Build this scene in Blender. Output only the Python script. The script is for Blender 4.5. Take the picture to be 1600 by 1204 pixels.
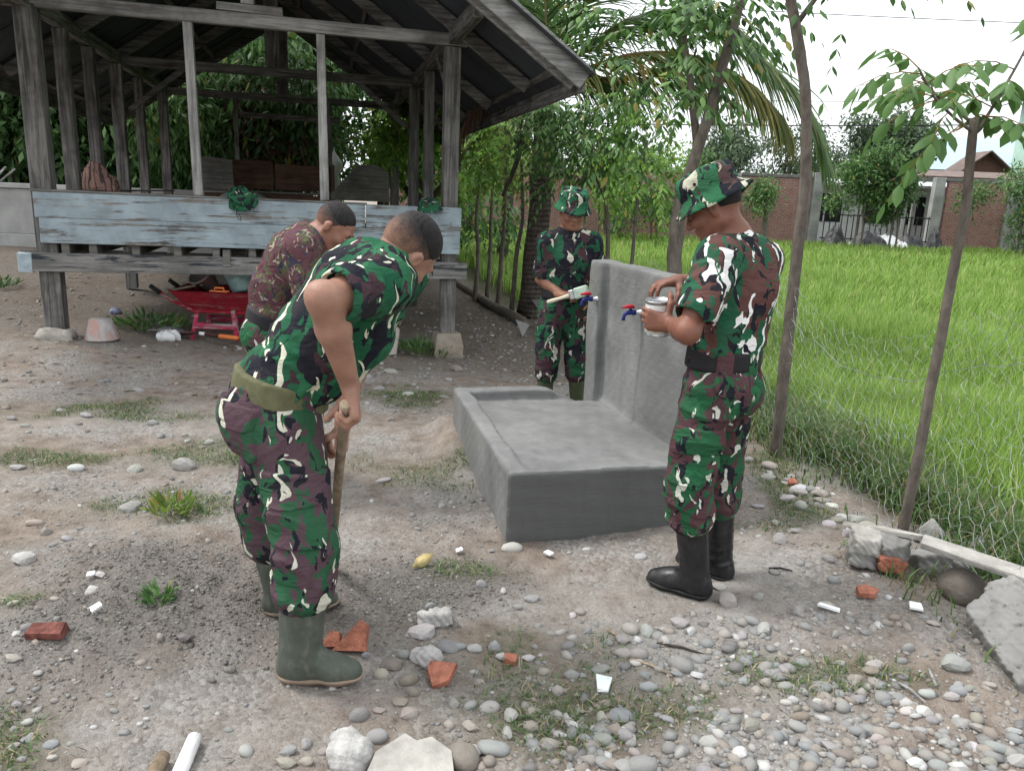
import bpy, math, random
import numpy as np
from mathutils import Vector, Matrix

random.seed(7)
RNG = np.random.default_rng(11)
for o in list(bpy.data.objects):
    bpy.data.objects.remove(o)
SC = bpy.context.scene
COL = SC.collection
R = math.radians

# ------------------------------------------------------------------ camera
cam_d = bpy.data.cameras.new('camera')
cam = bpy.data.objects.new('camera', cam_d)
COL.objects.link(cam)
cam_d.sensor_width = 36.0
cam_d.lens = 27.0
cam_d.clip_start = 0.05
cam_d.clip_end = 2000.0
cam.matrix_world = (Matrix.Translation((0, 0, 1.58)) @ Matrix.Rotation(R(90 - 13.7), 4, 'X')
                    @ Matrix.Rotation(0.042, 4, 'Z'))
SC.camera = cam

# ------------------------------------------------------------------ light
SUN_EL, SUN_AZ = R(58), R(285)          # azimuth measured from +Y towards +X
w = bpy.data.worlds.new('World')
SC.world = w
w.use_nodes = True
wn = w.node_tree
wn.nodes.clear()
sky = wn.nodes.new('ShaderNodeTexSky')
sky.sky_type = 'NISHITA'
sky.sun_disc = False
sky.sun_elevation = SUN_EL
sky.sun_rotation = SUN_AZ
sky.air_density = 1.0
sky.dust_density = 6.0
sky.ozone_density = 1.0
hs = wn.nodes.new('ShaderNodeHueSaturation')
hs.inputs['Saturation'].default_value = 0.12
mixw = wn.nodes.new('ShaderNodeMixRGB')            # thick even cloud cover over the clear sky
mixw.inputs[0].default_value = 0.72
mixw.inputs[2].default_value = (9.2, 9.6, 10.0, 1)
bg = wn.nodes.new('ShaderNodeBackground')
bg.inputs['Strength'].default_value = 0.115
wo = wn.nodes.new('ShaderNodeOutputWorld')
wn.links.new(sky.outputs[0], hs.inputs['Color'])
wn.links.new(hs.outputs[0], mixw.inputs[1])
wn.links.new(mixw.outputs[0], bg.inputs[0])
wn.links.new(bg.outputs[0], wo.inputs[0])
sl = bpy.data.lights.new('sun', 'SUN')
sl.energy = 1.5
sl.angle = R(12)
sl.color = (1.0, 0.965, 0.91)
so = bpy.data.objects.new('sun', sl)
COL.objects.link(so)
sd = Vector((math.sin(SUN_AZ) * math.cos(SUN_EL), math.cos(SUN_AZ) * math.cos(SUN_EL), math.sin(SUN_EL)))
so.rotation_euler = sd.to_track_quat('Z', 'Y').to_euler()
SC.view_settings.view_transform = 'Standard'
SC.view_settings.look = 'None'
SC.view_settings.gamma = 1.0
SC.view_settings.use_curve_mapping = False
SC.view_settings.exposure = 0.80
SC.cycles.max_bounces = 5; SC.cycles.diffuse_bounces = 3; SC.cycles.glossy_bounces = 2; SC.cycles.transmission_bounces = 3; SC.cycles.transparent_max_bounces = 4
SC.cycles.caustics_reflective = False; SC.cycles.caustics_refractive = False

# ------------------------------------------------------------------ helpers: objects
def tag(o, label=None, cat=None, group=None, kind=None):
    if label: o['label'] = label
    if cat: o['category'] = cat
    if group: o['group'] = group
    if kind: o['kind'] = kind
    return o

def link(o, parent=None):
    COL.objects.link(o)
    if parent is not None: o.parent = parent
    return o

def empty(name, loc=(0, 0, 0), rotz=0.0, label=None, cat=None, group=None):
    o = bpy.data.objects.new(name, None)
    o.empty_display_size = 0.1
    o.location = loc
    o.rotation_euler = (0, 0, rotz)
    COL.objects.link(o)
    return tag(o, label, cat, group)

def setmat(me, m):
    if m is None: return
    for x in (m if isinstance(m, (list, tuple)) else [m]): me.materials.append(x)

def npmesh(name, V, F, smooth=False):
    """V (n,3); F (m,k) array or list of such arrays"""
    V = np.asarray(V, dtype=np.float32)
    Fs = F if isinstance(F, list) else [F]
    Fs = [np.asarray(f, dtype=np.int32) for f in Fs if len(f)]
    me = bpy.data.meshes.new(name)
    me.vertices.add(len(V)); me.vertices.foreach_set('co', V.ravel())
    nl = sum(f.size for f in Fs); npol = sum(len(f) for f in Fs)
    me.loops.add(nl); me.polygons.add(npol)
    me.loops.foreach_set('vertex_index', np.concatenate([f.ravel() for f in Fs]))
    st = []; tot = []; off = 0
    for f in Fs:
        st.append(off + np.arange(len(f)) * f.shape[1]); tot.append(np.full(len(f), f.shape[1])); off += f.size
    me.polygons.foreach_set('loop_start', np.concatenate(st).astype(np.int32))
    me.polygons.foreach_set('loop_total', np.concatenate(tot).astype(np.int32))
    if smooth: me.polygons.foreach_set('use_smooth', np.ones(npol, dtype=bool))
    me.update(calc_edges=True)
    me.validate()
    return me

def obj(name, me, mat=None, parent=None, loc=None, rot=None):
    if mat is not None and len(me.materials) == 0: setmat(me, mat)
    o = bpy.data.objects.new(name, me)
    if loc is not None: o.location = loc
    if rot is not None: o.rotation_euler = rot
    return link(o, parent)

class MB:
    """mesh collector: every build() is ONE piece"""
    def __init__(s): s.v = []; s.f = []
    def add(s, V, F):
        b = len(s.v)
        s.v += [tuple(float(c) for c in p) for p in V]
        s.f += [tuple(int(i) + b for i in q) for q in F]
        return s
    def box(s, c, size, M=None, bev=0.0, jit=0.0):
        x, y, z = (d / 2 for d in size)
        b = min(bev, x * .9, y * .9, z * .9)
        V = []
        for sx in (-1, 1):
            for sy in (-1, 1):
                for sz in (-1, 1):
                    V += [(sx * (x - b), sy * (y - b), sz * z), (sx * (x - b), sy * y, sz * (z - b)), (sx * x, sy * (y - b), sz * (z - b))] if b else [(sx * x, sy * y, sz * z)]
        V = [Vector(p) for p in V]
        if jit: V = [p + Vector([random.uniform(-jit, jit) for _ in range(3)]) for p in V]
        if M is not None: V = [M @ p for p in V]
        V = [p + Vector(c) for p in V]
        if not b:
            F = [(0, 1, 3, 2), (4, 6, 7, 5), (0, 4, 5, 1), (2, 3, 7, 6), (0, 2, 6, 4), (1, 5, 7, 3)]
            return s.add(V, F)
        # bevelled box: convex hull order worked out by corner index
        def i(sx, sy, sz, k): return ((sx > 0) * 4 + (sy > 0) * 2 + (sz > 0)) * 3 + k
        F = []
        for sz in (-1, 1):
            q = [i(-1, -1, sz, 0), i(1, -1, sz, 0), i(1, 1, sz, 0), i(-1, 1, sz, 0)]; F.append(q if sz > 0 else q[::-1])
        for sy in (-1, 1):
            q = [i(-1, sy, -1, 1), i(1, sy, -1, 1), i(1, sy, 1, 1), i(-1, sy, 1, 1)]; F.append(q[::-1] if sy > 0 else q)
        for sx in (-1, 1):
            q = [i(sx, -1, -1, 2), i(sx, 1, -1, 2), i(sx, 1, 1, 2), i(sx, -1, 1, 2)]; F.append(q if sx > 0 else q[::-1])
        for a in (-1, 1):
            for c2 in (-1, 1):
                F.append([i(-1, a, c2, 0), i(1, a, c2, 0), i(1, a, c2, 1), i(-1, a, c2, 1)] if a * c2 < 0 else [i(-1, a, c2, 1), i(1, a, c2, 1), i(1, a, c2, 0), i(-1, a, c2, 0)])
                F.append([i(a, -1, c2, 2), i(a, 1, c2, 2), i(a, 1, c2, 0), i(a, -1, c2, 0)] if a * c2 < 0 else [i(a, -1, c2, 0), i(a, 1, c2, 0), i(a, 1, c2, 2), i(a, -1, c2, 2)])
                F.append([i(a, c2, -1, 1), i(a, c2, 1, 1), i(a, c2, 1, 2), i(a, c2, -1, 2)] if a * c2 < 0 else [i(a, c2, -1, 2), i(a, c2, 1, 2), i(a, c2, 1, 1), i(a, c2, -1, 1)])
        for sx in (-1, 1):
            for sy in (-1, 1):
                for sz in (-1, 1):
                    q = [i(sx, sy, sz, 0), i(sx, sy, sz, 1), i(sx, sy, sz, 2)]
                    F.append(q if sx * sy * sz < 0 else q[::-1])
        return s.add(V, F)
    def beam(s, a, b, wd, ht, up=(0, 0, 1), bev=0.004, jit=0.0):
        a = Vector(a); b = Vector(b); d = (b - a); L = d.length; d.normalize()
        u = Vector(up); sidev = d.cross(u)
        if sidev.length < 1e-4: u = Vector((0, 1, 0)); sidev = d.cross(u)
        sidev.normalize(); u = sidev.cross(d)
        M = Matrix((d, sidev, u)).transposed()
        return s.box((a + b) / 2, (L, wd, ht), M, bev, jit)
    def tube(s, pts, radii, n=8, cap=True, seed=None, flat=None):
        pts = [Vector(p) for p in pts]; assert len(pts) > 1
        if not hasattr(radii, '__len__'): radii = [radii] * len(pts)
        V = []; F = []
        prev = None
        for i, p in enumerate(pts):
            d = (pts[min(i + 1, len(pts) - 1)] - pts[max(i - 1, 0)]).normalized()
            if prev is None:
                a = d.orthogonal().normalized()
            else:
                a = (prev - d * prev.dot(d)).normalized()
            prev = a; bb = d.cross(a)
            for j in range(n):
                t = 2 * math.pi * j / n
                rr = radii[i]
                if seed is not None: rr *= 1 + 0.10 * math.sin(3 * t + seed + i * 1.3) + .05 * math.sin(5 * t + 2.2 * i)
                V.append(p + a * math.cos(t) * rr + bb * math.sin(t) * rr)
        for i in range(len(pts) - 1):
            for j in range(n):
                F.append((i * n + j, i * n + (j + 1) % n, (i + 1) * n + (j + 1) % n, (i + 1) * n + j))
        if cap:
            F.append(tuple(range(n - 1, -1, -1))); F.append(tuple(range((len(pts) - 1) * n, len(pts) * n)))
        return s.add(V, F)
    def lathe(s, prof, n=24, c=(0, 0, 0), M=None, cap0=True, cap1=True, wob=None):
        V = []; F = []
        for i, (r, z) in enumerate(prof):
            for j in range(n):
                t = 2 * math.pi * j / n
                p = Vector((r * math.cos(t), r * math.sin(t), z))
                if wob: p = wob(p, t, i)
                if M is not None: p = M @ p
                V.append(p + Vector(c))
        for i in range(len(prof) - 1):
            for j in range(n):
                F.append((i * n + j, i * n + (j + 1) % n, (i + 1) * n + (j + 1) % n, (i + 1) * n + j))
        if cap0: F.append(tuple(range(n - 1, -1, -1)))
        if cap1: F.append(tuple(range((len(prof) - 1) * n, len(prof) * n)))
        return s.add(V, F)
    def prism(s, poly, z0, z1, M=None, c=(0, 0, 0)):
        n = len(poly)
        V = [Vector((p[0], p[1], z0)) for p in poly] + [Vector((p[0], p[1], z1)) for p in poly]
        if M is not None: V = [M @ p for p in V]
        V = [p + Vector(c) for p in V]
        F = [tuple(range(n - 1, -1, -1)), tuple(range(n, 2 * n))] + [(i, (i + 1) % n, n + (i + 1) % n, n + i) for i in range(n)]
        return s.add(V, F)
    def mesh(s, name, smooth=False):
        me = bpy.data.meshes.new(name)
        me.from_pydata(s.v, [], s.f)
        if smooth: me.polygons.foreach_set('use_smooth', np.ones(len(me.polygons), dtype=bool))
        me.update()
        return me
    def build(s, name, mat=None, parent=None, smooth=False, loc=None, rot=None):
        return obj(name, s.mesh(name, smooth), mat, parent, loc, rot)

def copy_tree(o, parent=None):
    c = o.copy(); COL.objects.link(c); c.parent = parent
    for ch in o.children: copy_tree(ch, c)
    return c

# ------------------------------------------------------------------ helpers: materials
class NT:
    def __init__(s, name):
        s.m = bpy.data.materials.new(name); s.m.use_nodes = True
        s.t = s.m.node_tree; s.t.nodes.clear()
        s.out = s.t.nodes.new('ShaderNodeOutputMaterial')
    def n(s, typ, props=None, **ins):
        nd = s.t.nodes.new('ShaderNode' + typ)
        for k, v in (props or {}).items(): setattr(nd, k, v)
        for k, v in ins.items():
            key = int(k[1:]) if k[0] == 'i' and k[1:].isdigit() else k.replace('_', ' ')
            s.set(nd.inputs[key], v)
        return nd
    def set(s, sock, v):
        if isinstance(v, bpy.types.NodeSocket): s.t.links.new(v, sock)
        elif isinstance(v, bpy.types.Node): s.t.links.new(v.outputs[0], sock)
        elif isinstance(v, (tuple, list)) and sock.type == 'RGBA' and len(v) == 3: sock.default_value = (*v, 1)
        else: sock.default_value = v
    def coord(s, scale=(1, 1, 1), rot=(0, 0, 0), loc=(0, 0, 0), out='Object', vec=None):
        if vec is None: vec = s.n('TexCoord').outputs[out]
        return s.n('Mapping', Vector=vec, Scale=scale, Rotation=rot, Location=loc).outputs[0]
    def noise(s, vec, scale, detail=3, rough=.55, dist=0.0):
        return s.n('TexNoise', Vector=vec, Scale=scale, Detail=detail, Roughness=rough, Distortion=dist).outputs[0]
    def vor(s, vec, scale, feature='F1', rnd=1.0):
        return s.n('TexVoronoi', {'feature': feature}, Vector=vec, Scale=scale, Randomness=rnd)
    def ramp(s, fac, stops, interp='LINEAR'):
        nd = s.n('ValToRGB', Fac=fac); cr = nd.color_ramp; cr.interpolation = interp
        while len(cr.elements) < len(stops): cr.elements.new(0.5)
        for e, (p, c) in zip(cr.elements, stops):
            e.position = p; e.color = (*c, 1) if hasattr(c, '__len__') else (c, c, c, 1)
        return nd.outputs[0]
    def mix(s, fac, a, b, mode='MIX'):
        return s.n('MixRGB', {'blend_type': mode}, i0=fac, i1=a, i2=b).outputs[0]
    def math(s, op, a, b=0.0):
        return s.n('Math', {'operation': op}, i0=a, i1=b).outputs[0]
    def bump(s, h, strength=.3, dist=.01, normal=None):
        nd = s.n('Bump', Height=h, Strength=strength, Distance=dist)
        if normal is not None: s.set(nd.inputs['Normal'], normal)
        return nd.outputs[0]
    def done(s, color, rough=.8, normal=None, spec=.3, metal=0.0, transl=0.0, **kw):
        b = s.n('BsdfPrincipled')
        s.set(b.inputs['Base Color'], color); s.set(b.inputs['Roughness'], rough)
        s.set(b.inputs['Specular IOR Level'], spec); s.set(b.inputs['Metallic'], metal)
        for k, v in kw.items(): s.set(b.inputs[k.replace('_', ' ')], v)
        if normal is not None: s.set(b.inputs['Normal'], normal)
        sh = b.outputs[0]
        if transl:
            tr = s.n('BsdfTranslucent', Color=color)
            sh = s.n('MixShader', i0=transl, i1=sh, i2=tr.outputs[0]).outputs[0]
        s.t.links.new(sh, s.out.inputs['Surface'])
        return s.m

MATS = {}
def plain(name, col, rough=.75, var=.25, scale=6.0, bump=.2, bscale=60, bd=.004, spec=.3, metal=0.0, **kw):
    """one-colour surface with uneven tone, grime and fine relief"""
    if name in MATS: return MATS[name]
    t = NT(name); c = t.coord()
    n1 = t.noise(c, scale, 5, .6)
    lo = tuple(x * (1 - var) for x in col); hi = tuple(min(1, x * (1 + var)) for x in col)
    colr = t.ramp(n1, [(.3, lo), (.7, hi)])
    h = t.noise(c, bscale, 4, .6)
    MATS[name] = t.done(colr, rough, t.bump(h, bump, bd), spec, metal, **kw)
    return MATS[name]
# ------------------------------------------------------------------ helpers: smooth implicit surfaces for bodies and cloth
def V3(*a): return np.array(a if len(a) == 3 else a[0], dtype=np.float64)
def unit(a): a = np.asarray(a, float); return a / (np.linalg.norm(a) + 1e-12)
def smin(a, b, k):
    if k <= 0: return np.minimum(a, b)
    h = np.maximum(k - np.abs(a - b), 0) / k
    return np.minimum(a, b) - h * h * k * .25

class Sdf:
    def __init__(s): s.L = []; s.bb = []; s.disp = None; s.inf = 0.0
    def cap(s, a, b, ra, rb=None, k=.03, op=0, fl=None):
        a = V3(a); b = V3(b); rb = ra if rb is None else rb
        ba = b - a; l2 = max(ba @ ba, 1e-9); lip = 1.0
        if fl is not None:
            n = unit(fl[0]); sc = fl[1]; lip = max(sc, 1)
        def fn(P):
            pa = P - a
            t = np.clip(pa @ ba / l2, 0, 1)
            q = pa - t[:, None] * ba
            if fl is not None: q = q + ((q @ n) * (sc - 1))[:, None] * n
            return np.sqrt((q * q).sum(1)) - (ra + (rb - ra) * t)
        s.L.append((fn, k, op, lip))
        if op == 0:
            s.bb.append(np.minimum(a - ra, b - rb)); s.bb.append(np.maximum(a + ra, b + rb))
        return s
    def ell(s, c, r, M=None, k=.02, op=0):
        c = V3(c); r = V3(r); M = np.eye(3) if M is None else np.asarray(M)   # rows of M: local axes
        def fn(P):
            q = (P - c) @ M.T
            k0 = np.sqrt(((q / r) ** 2).sum(1)); k1 = np.sqrt(((q / r ** 2) ** 2).sum(1)) + 1e-9
            return k0 * (k0 - 1) / k1
        s.L.append((fn, k, op, 1.5))
        if op == 0: s.bb.append(c - r.max()); s.bb.append(c + r.max())
        return s
    def box(s, c, h, M, rnd=.01, k=.01, op=0):
        c = V3(c); h = V3(h); M = np.asarray(M)
        def fn(P):
            q = np.abs((P - c) @ M.T) - (h - rnd)
            return np.sqrt((np.maximum(q, 0) ** 2).sum(1)) + np.minimum(q.max(1), 0) - rnd
        s.L.append((fn, k, op, 1))
        if op == 0: s.bb.append(c - np.linalg.norm(h)); s.bb.append(c + np.linalg.norm(h))
        return s
    def plane(s, c, n, k=.0):            # keep the side the normal points to
        c = V3(c); n = unit(n)
        s.L.append((lambda P: -((P - c) @ n), k, 2, 1))
        return s
    def comb(s, D):
        f = None
        for (fn, k, op, lip), d in zip(s.L, D):
            if d is None: continue
            if op == 0: f = d if f is None else smin(f, d, k)
            elif f is None: continue
            elif op == 1: f = -smin(-f, d, k)
            else: f = -smin(-f, -d, k)
        return f
    def mesh(s, name, res=.006, origin=(0, 0, 0), smooth=True, cut=None):
        lo = np.min(s.bb, 0) - .03 - s.inf; hi = np.max(s.bb, 0) + .03 + s.inf
        if cut is not None: lo = np.maximum(lo, cut[0]); hi = np.minimum(hi, cut[1])
        B = 12
        nb = np.maximum(np.ceil((hi - lo) / res / B).astype(int), 1)
        n = nb * B + 1
        g = np.ones(n, dtype=np.float32)
        bi = np.stack(np.meshgrid(*[np.arange(x) for x in nb], indexing='ij'), -1).reshape(-1, 3)
        C = lo + (bi + .5) * B * res
        Rb = B * res * .8661
        D = [fn(C) for fn, k, op, lip in s.L]
        fc = s.comb(D) - s.inf
        act = np.abs(fc) < (Rb * 1.5 + .035)
        ar = np.arange(B + 1)
        base = np.stack(np.meshgrid(ar, ar, ar, indexing='ij'), -1).reshape(-1, 3) * res
        lips = np.array([l[3] for l in s.L]); ks = np.array([l[1] for l in s.L]); ops = np.array([l[2] for l in s.L])
        DM = np.stack(D)
        for q in range(len(bi)):
            i, j, k = bi[q] * B
            if not act[q]:
                if fc[q] < 0: g[i:i + B + 1, j:j + B + 1, k:k + B + 1] = -1
                continue
            dq = DM[:, q]
            keep = np.where(ops == 2, dq > -(2.2 * Rb + ks + .03), dq < 2.2 * Rb * lips + ks + s.inf + .03)
            P = lo + bi[q] * B * res + base
            f = s.comb([l[0](P) if kp else None for l, kp in zip(s.L, keep)])
            if f is None: continue
            f = f - s.inf
            if s.disp is not None: f = f - s.disp(P)
            g[i:i + B + 1, j:j + B + 1, k:k + B + 1] = f.reshape(B + 1, B + 1, B + 1)
        V, F = nets(g, lo, res)
        return npmesh(name, V - np.asarray(origin), F, smooth)

def nets(g, lo, res):
    s = g < 0
    n = np.array(g.shape) - 1
    cnt = np.zeros(n, dtype=np.int8)
    offs = [(a, b, c) for a in (0, 1) for b in (0, 1) for c in (0, 1)]
    for a, b, c in offs: cnt += s[a:a + n[0], b:b + n[1], c:c + n[2]]
    ids = np.stack(np.nonzero((cnt > 0) & (cnt < 8)), 1)
    idx = np.full(n, -1, dtype=np.int32); idx[tuple(ids.T)] = np.arange(len(ids))
    acc = np.zeros((len(ids), 3)); num = np.zeros(len(ids))
    for p in offs:
        for ax in range(3):
            if p[ax]: continue
            q = list(p); q[ax] = 1
            v0 = g[tuple((ids + p).T)]; v1 = g[tuple((ids + q).T)]
            cr = (v0 < 0) != (v1 < 0)
            t = np.where(cr, v0 / np.where(v0 == v1, 1, v0 - v1), 0)
            e = np.array(p)[None, :] + t[:, None] * (np.array(q) - np.array(p))[None, :]
            acc += e * cr[:, None]; num += cr
    V = lo + res * (ids + acc / np.maximum(num, 1)[:, None])
    Fs = []
    for ax in range(3):
        u, v = (ax + 1) % 3, (ax + 2) % 3
        sl0 = [slice(1, None)] * 3; sl1 = [slice(1, None)] * 3
        sl0[ax] = slice(0, -1); sl1[ax] = slice(1, None)
        a0 = s[tuple(sl0)]; a1 = s[tuple(sl1)]
        e = np.stack(np.nonzero(a0 != a1), 1)
        if not len(e): continue
        neg = a0[tuple(e.T)]
        e = e + 1; e[:, ax] -= 1
        ok = np.all(e < n, axis=1); e = e[ok]; neg = neg[ok]
        def cell(du, dv):
            c = e.copy(); c[:, u] -= du; c[:, v] -= dv
            return idx[tuple(c.T)]
        q = np.stack([cell(1, 1), cell(0, 1), cell(0, 0), cell(1, 0)], 1)
        q[~neg] = q[~neg][:, ::-1]
        Fs.append(q[(q >= 0).all(1)])
    return V, np.concatenate(Fs)

def folds(d, freq, amp, seed, mask=None, w=1.6):
    """ridged drapery folds running across direction d"""
    r = np.random.default_rng(seed)
    A = r.normal(size=(3, 3)) * freq * .28; ph = r.uniform(0, 6.28, 4); d = unit(d)
    A2 = r.normal(size=3) * freq * .35
    def f(P):
        ww = np.sin(P @ A[0] + ph[0]) + .7 * np.sin(P @ A[1] + ph[1]) + .5 * np.sin(P @ A[2] + ph[2])
        x = P @ d * freq + w * ww
        ridge = 1 - np.abs(np.sin(x)) ** .8
        a = .5 + .5 * np.sin(P @ A2 + ph[3])
        v = amp * ridge * a
        return v if mask is None else v * mask(P)
    return f
def near(c, rad):
    c = V3(c)
    return lambda P: np.exp(-((P - c) ** 2).sum(1) / (rad * rad))
def addf(*fs): return lambda P: sum(f(P) for f in fs)
# ------------------------------------------------------------------ terrain
def sstep(a, b, x):
    t = np.clip((np.asarray(x, float) - a) / (b - a), 0, 1); return t * t * (3 - 2 * t)
_lat = np.random.default_rng(5).random((256, 256))
def vnoise(x, y):
    x = np.asarray(x, float); y = np.asarray(y, float)
    xi = np.floor(x).astype(int); yi = np.floor(y).astype(int); fx = x - xi; fy = y - yi
    fx = fx * fx * (3 - 2 * fx); fy = fy * fy * (3 - 2 * fy)
    g = lambda a, b: _lat[a % 256, b % 256]
    return (g(xi, yi) * (1 - fx) + g(xi + 1, yi) * fx) * (1 - fy) + (g(xi, yi + 1) * (1 - fx) + g(xi + 1, yi + 1) * fx) * fy - .5
FENCE = np.array([(2.9, -2), (2.25, 1.5), (1.97, 3.55), (1.74, 4.8), (1.55, 6.5), (1.25, 8.5), (.35, 11.4), (-.45, 13), (-1.3, 16), (-3, 23), (-6, 40), (-10, 60)])
def fence_x(y): return np.interp(y, FENCE[:, 1], FENCE[:, 0])
def blob(x, y, cx, cy, rx, ry): return np.exp(-(((x - cx) / rx) ** 2 + ((y - cy) / ry) ** 2))
BO, BU, BV = np.array([.005, 3.355]), np.array([.971, .239]), np.array([-.239, .971])
def bloc(x, y):
    dx = np.asarray(x) - BO[0]; dy = np.asarray(y) - BO[1]
    return dx * BU[0] + dy * BU[1], dx * BV[0] + dy * BV[1]
def field_d(x, y): return np.asarray(x) - fence_x(y)            # >0: beyond the wire fence
def gz(x, y):
    x = np.asarray(x, float); y = np.asarray(y, float)
    z = -.062 * (np.clip(x, -9, 1) + 3.0) * sstep(5.2, 8.4, y)
    z = z + .060 * blob(x, y, -1.35, 2.62, .5, .55) * (1 + .8 * vnoise(x * 7, y * 7)) + .022 * blob(x, y, -1.35, 2.62, .55, .55) * vnoise(x * 19, y * 19) * 2 + .03 * blob(x, y, -.35, 2.85, .25, .3)
    a, b = bloc(x, y)
    z = z + .12 * np.exp(-(np.clip(-a - .02, 0, 9) / .10) ** 2) * sstep(.7, 1.7, b) * (1 - sstep(1.7, 2.3, b)) * (a < .1)
    z = z + .07 * blob(x, y, 1.55, 3.6, .45, .5) + .05 * blob(x, y, 1.45, 2.6, .5, .4)
    z = z + .10 * blob(x, y, -.6, 10.2, 1.2, 1.5)
    d = field_d(x, y)
    z = z - .30 * sstep(.25, 1.3, d) + .52 * sstep(.25, 1.3, d) * sstep(6, 33, y)
    am = (1 - sstep(20, 40, y)) * (1 - sstep(.4, 1.2, d) * .7)
    flat = sstep(0, .25, np.hypot(x + .66, y - 2.3)) * sstep(0, .3, np.hypot(x - .8, y - 2.95))
    z = z + am * flat * (.05 * vnoise(x * 1.3, y * 1.3) + .028 * vnoise(x * 3.7 + 9, y * 3.7) + .014 * vnoise(x * 11, y * 11 + 5) + .007 * vnoise(x * 26, y * 26))
    return z
def axis(lo, hi, st, far_lo, far_hi, gr=1.13):
    a = list(np.arange(lo, hi, st)); s = st
    while a[-1] < far_hi: s *= gr; a.append(a[-1] + s)
    s = st
    while a[0] > far_lo: s *= gr; a.insert(0, a[0] - s)
    return np.array(a)
gx = axis(-3.2, 3.0, .027, -700, 700); gy = axis(1.2, 6.0, .027, -60, 900, 1.07)
GX, GY = np.meshgrid(gx, gy, indexing='ij')
GZ = gz(GX, GY)
nx, ny = len(gx), len(gy)
ii = np.arange(nx * ny).reshape(nx, ny)
quads = np.stack([ii[:-1, :-1], ii[1:, :-1], ii[1:, 1:], ii[:-1, 1:]], -1).reshape(-1, 4)
me = npmesh('ground', np.stack([GX, GY, GZ], -1).reshape(-1, 3), quads, True)
def attr(me, name, val):
    a = me.attributes.new(name, 'FLOAT', 'POINT'); a.data.foreach_set('value', np.asarray(val, dtype=np.float32).ravel())
def z_sand(x, y):          # damp sand being dug
    return np.clip(1.15 * blob(x, y, -1.35, 2.62, .62, .52) + .9 * blob(x, y, -.45, 2.78, .35, .35) + .5 * blob(x, y, -.1, 2.95, .3, .3) + .45 * vnoise(x * 3, y * 3) - .12, 0, 1)
def z_dust(x, y):          # spilt cement and pale dust
    return np.clip(.9 * blob(x, y, .45, 2.75, .42, .42) + .8 * blob(x, y, -1.75, 2.35, .4, .35) + .7 * blob(x, y, -1.5, 3.7, .9, .5) + .8 * blob(x, y, -.25, 3.9, .3, 1.0) + .7 * blob(x, y, 1.25, 3.2, .5, .6) + .5 * blob(x, y, -2.6, 5.0, 1.2, .5) + .9 * vnoise(x * 2.1 + 7, y * 2.1) - .15, 0, 1)
def z_turf(x, y):
    pts = [(-1.75, 4.4, .55, .30), (-2.75, 5.2, .8, .35), (-2.7, 4.15, .5, .2), (-1.55, 1.8, .35, .2), (-1.45, 1.55, .25, .15), (.30, 2.45, .35, .28), (.42, 2.15, .32, .14), (-.35, 4.3, .5, .35), (.15, 2.0, .25, .15), (-.15, 3.05, .25, .12), (1.05, 2.35, .3, .12), (-1.6, 3.55, .6, .25), (-.95, 6.0, .8, .4), (1.35, 2.35, .25, .12), (1.5, 3.75, .35, .3), (1.65, 4.4, .2, .5), (-1.9, 2.6, .2, .1)]
    m = sum(blob(x, y, *p) for p in pts)
    return np.clip(1.1 * m + 1.0 * vnoise(x * 4.5, y * 4.5 + 3) - .25, 0, 1)
X1, Y1 = GX.ravel(), GY.ravel()
attr(me, 'sand', z_sand(X1, Y1)); attr(me, 'dust', z_dust(X1, Y1)); attr(me, 'turf', z_turf(X1, Y1))
attr(me, 'field', sstep(-.1, .5, field_d(X1, Y1)))
attr(me, 'litter', sstep(6.2, 8.5, Y1) * (1 - sstep(30, 45, Y1)))
t = NT('dirt_and_gravel')
c = t.coord()
A_ = lambda n: t.n('Attribute', {'attribute_name': n}).outputs['Fac']
n1 = t.noise(c, 1.7, 5, .6); n2 = t.noise(c, 9, 6, .65); n3 = t.noise(c, 70, 4, .7)
vo = t.vor(c, 62); vo2 = t.vor(c, 150)
dirt = t.ramp(n2, [(.32, (.155, .118, .094)), (.52, (.27, .218, .180)), (.70, (.36, .312, .270))])
grav = t.ramp(vo.outputs['Color'], [(.2, (.20, .190, .178)), (.5, (.31, .30, .285)), (.8, (.43, .42, .40))])
col = t.mix(t.ramp(n1, [(.42, 0), (.60, .75)]), dirt, grav)
col = t.mix(t.ramp(n3, [(.45, 0), (.75, .4)]), col, (.33, .30, .265))
col = t.mix(t.math('MULTIPLY', A_('dust'), t.ramp(n2, [(.3, .35), (.65, .95)])), col, t.ramp(n3, [(.3, (.25, .245, .235)), (.7, (.45, .44, .42))]))
col = t.mix(t.math('MULTIPLY', A_('sand'), .92), col, t.ramp(n3, [(.3, (.085, .078, .07)), (.5, (.145, .135, .124)), (.75, (.26, .25, .235))]))
col = t.mix(t.math('MULTIPLY', A_('turf'), .55), col, (.105, .10, .055))
col = t.mix(t.math('MULTIPLY', A_('litter'), .75), col, t.ramp(t.noise(c, 22, 5, .7), [(.35, (.055, .045, .036)), (.55, (.12, .098, .078)), (.72, (.26, .225, .185))]))
col = t.mix(A_('field'), col, t.ramp(n2, [(.3, (.03, .035, .015)), (.7, (.07, .075, .03))]))
hgt = t.math('ADD', t.math('MULTIPLY', n3, .6), t.math('MULTIPLY', t.math('SUBTRACT', 1.0, vo.outputs['Distance']), .5))
grit = t.noise(c, 240, 3, .75); col = t.mix(t.ramp(grit, [(.36, .30), (.46, 0)]), col, (.09, .078, .068)); col = t.mix(t.ramp(grit, [(.58, 0), (.72, .5)]), col, (.46, .44, .41))
hgt = t.math('ADD', hgt, t.math('MULTIPLY', grit, .5))
nb = t.bump(hgt, .9, .014); nb = t.bump(vo2.outputs['Distance'], .4, -.004, nb)
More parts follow.
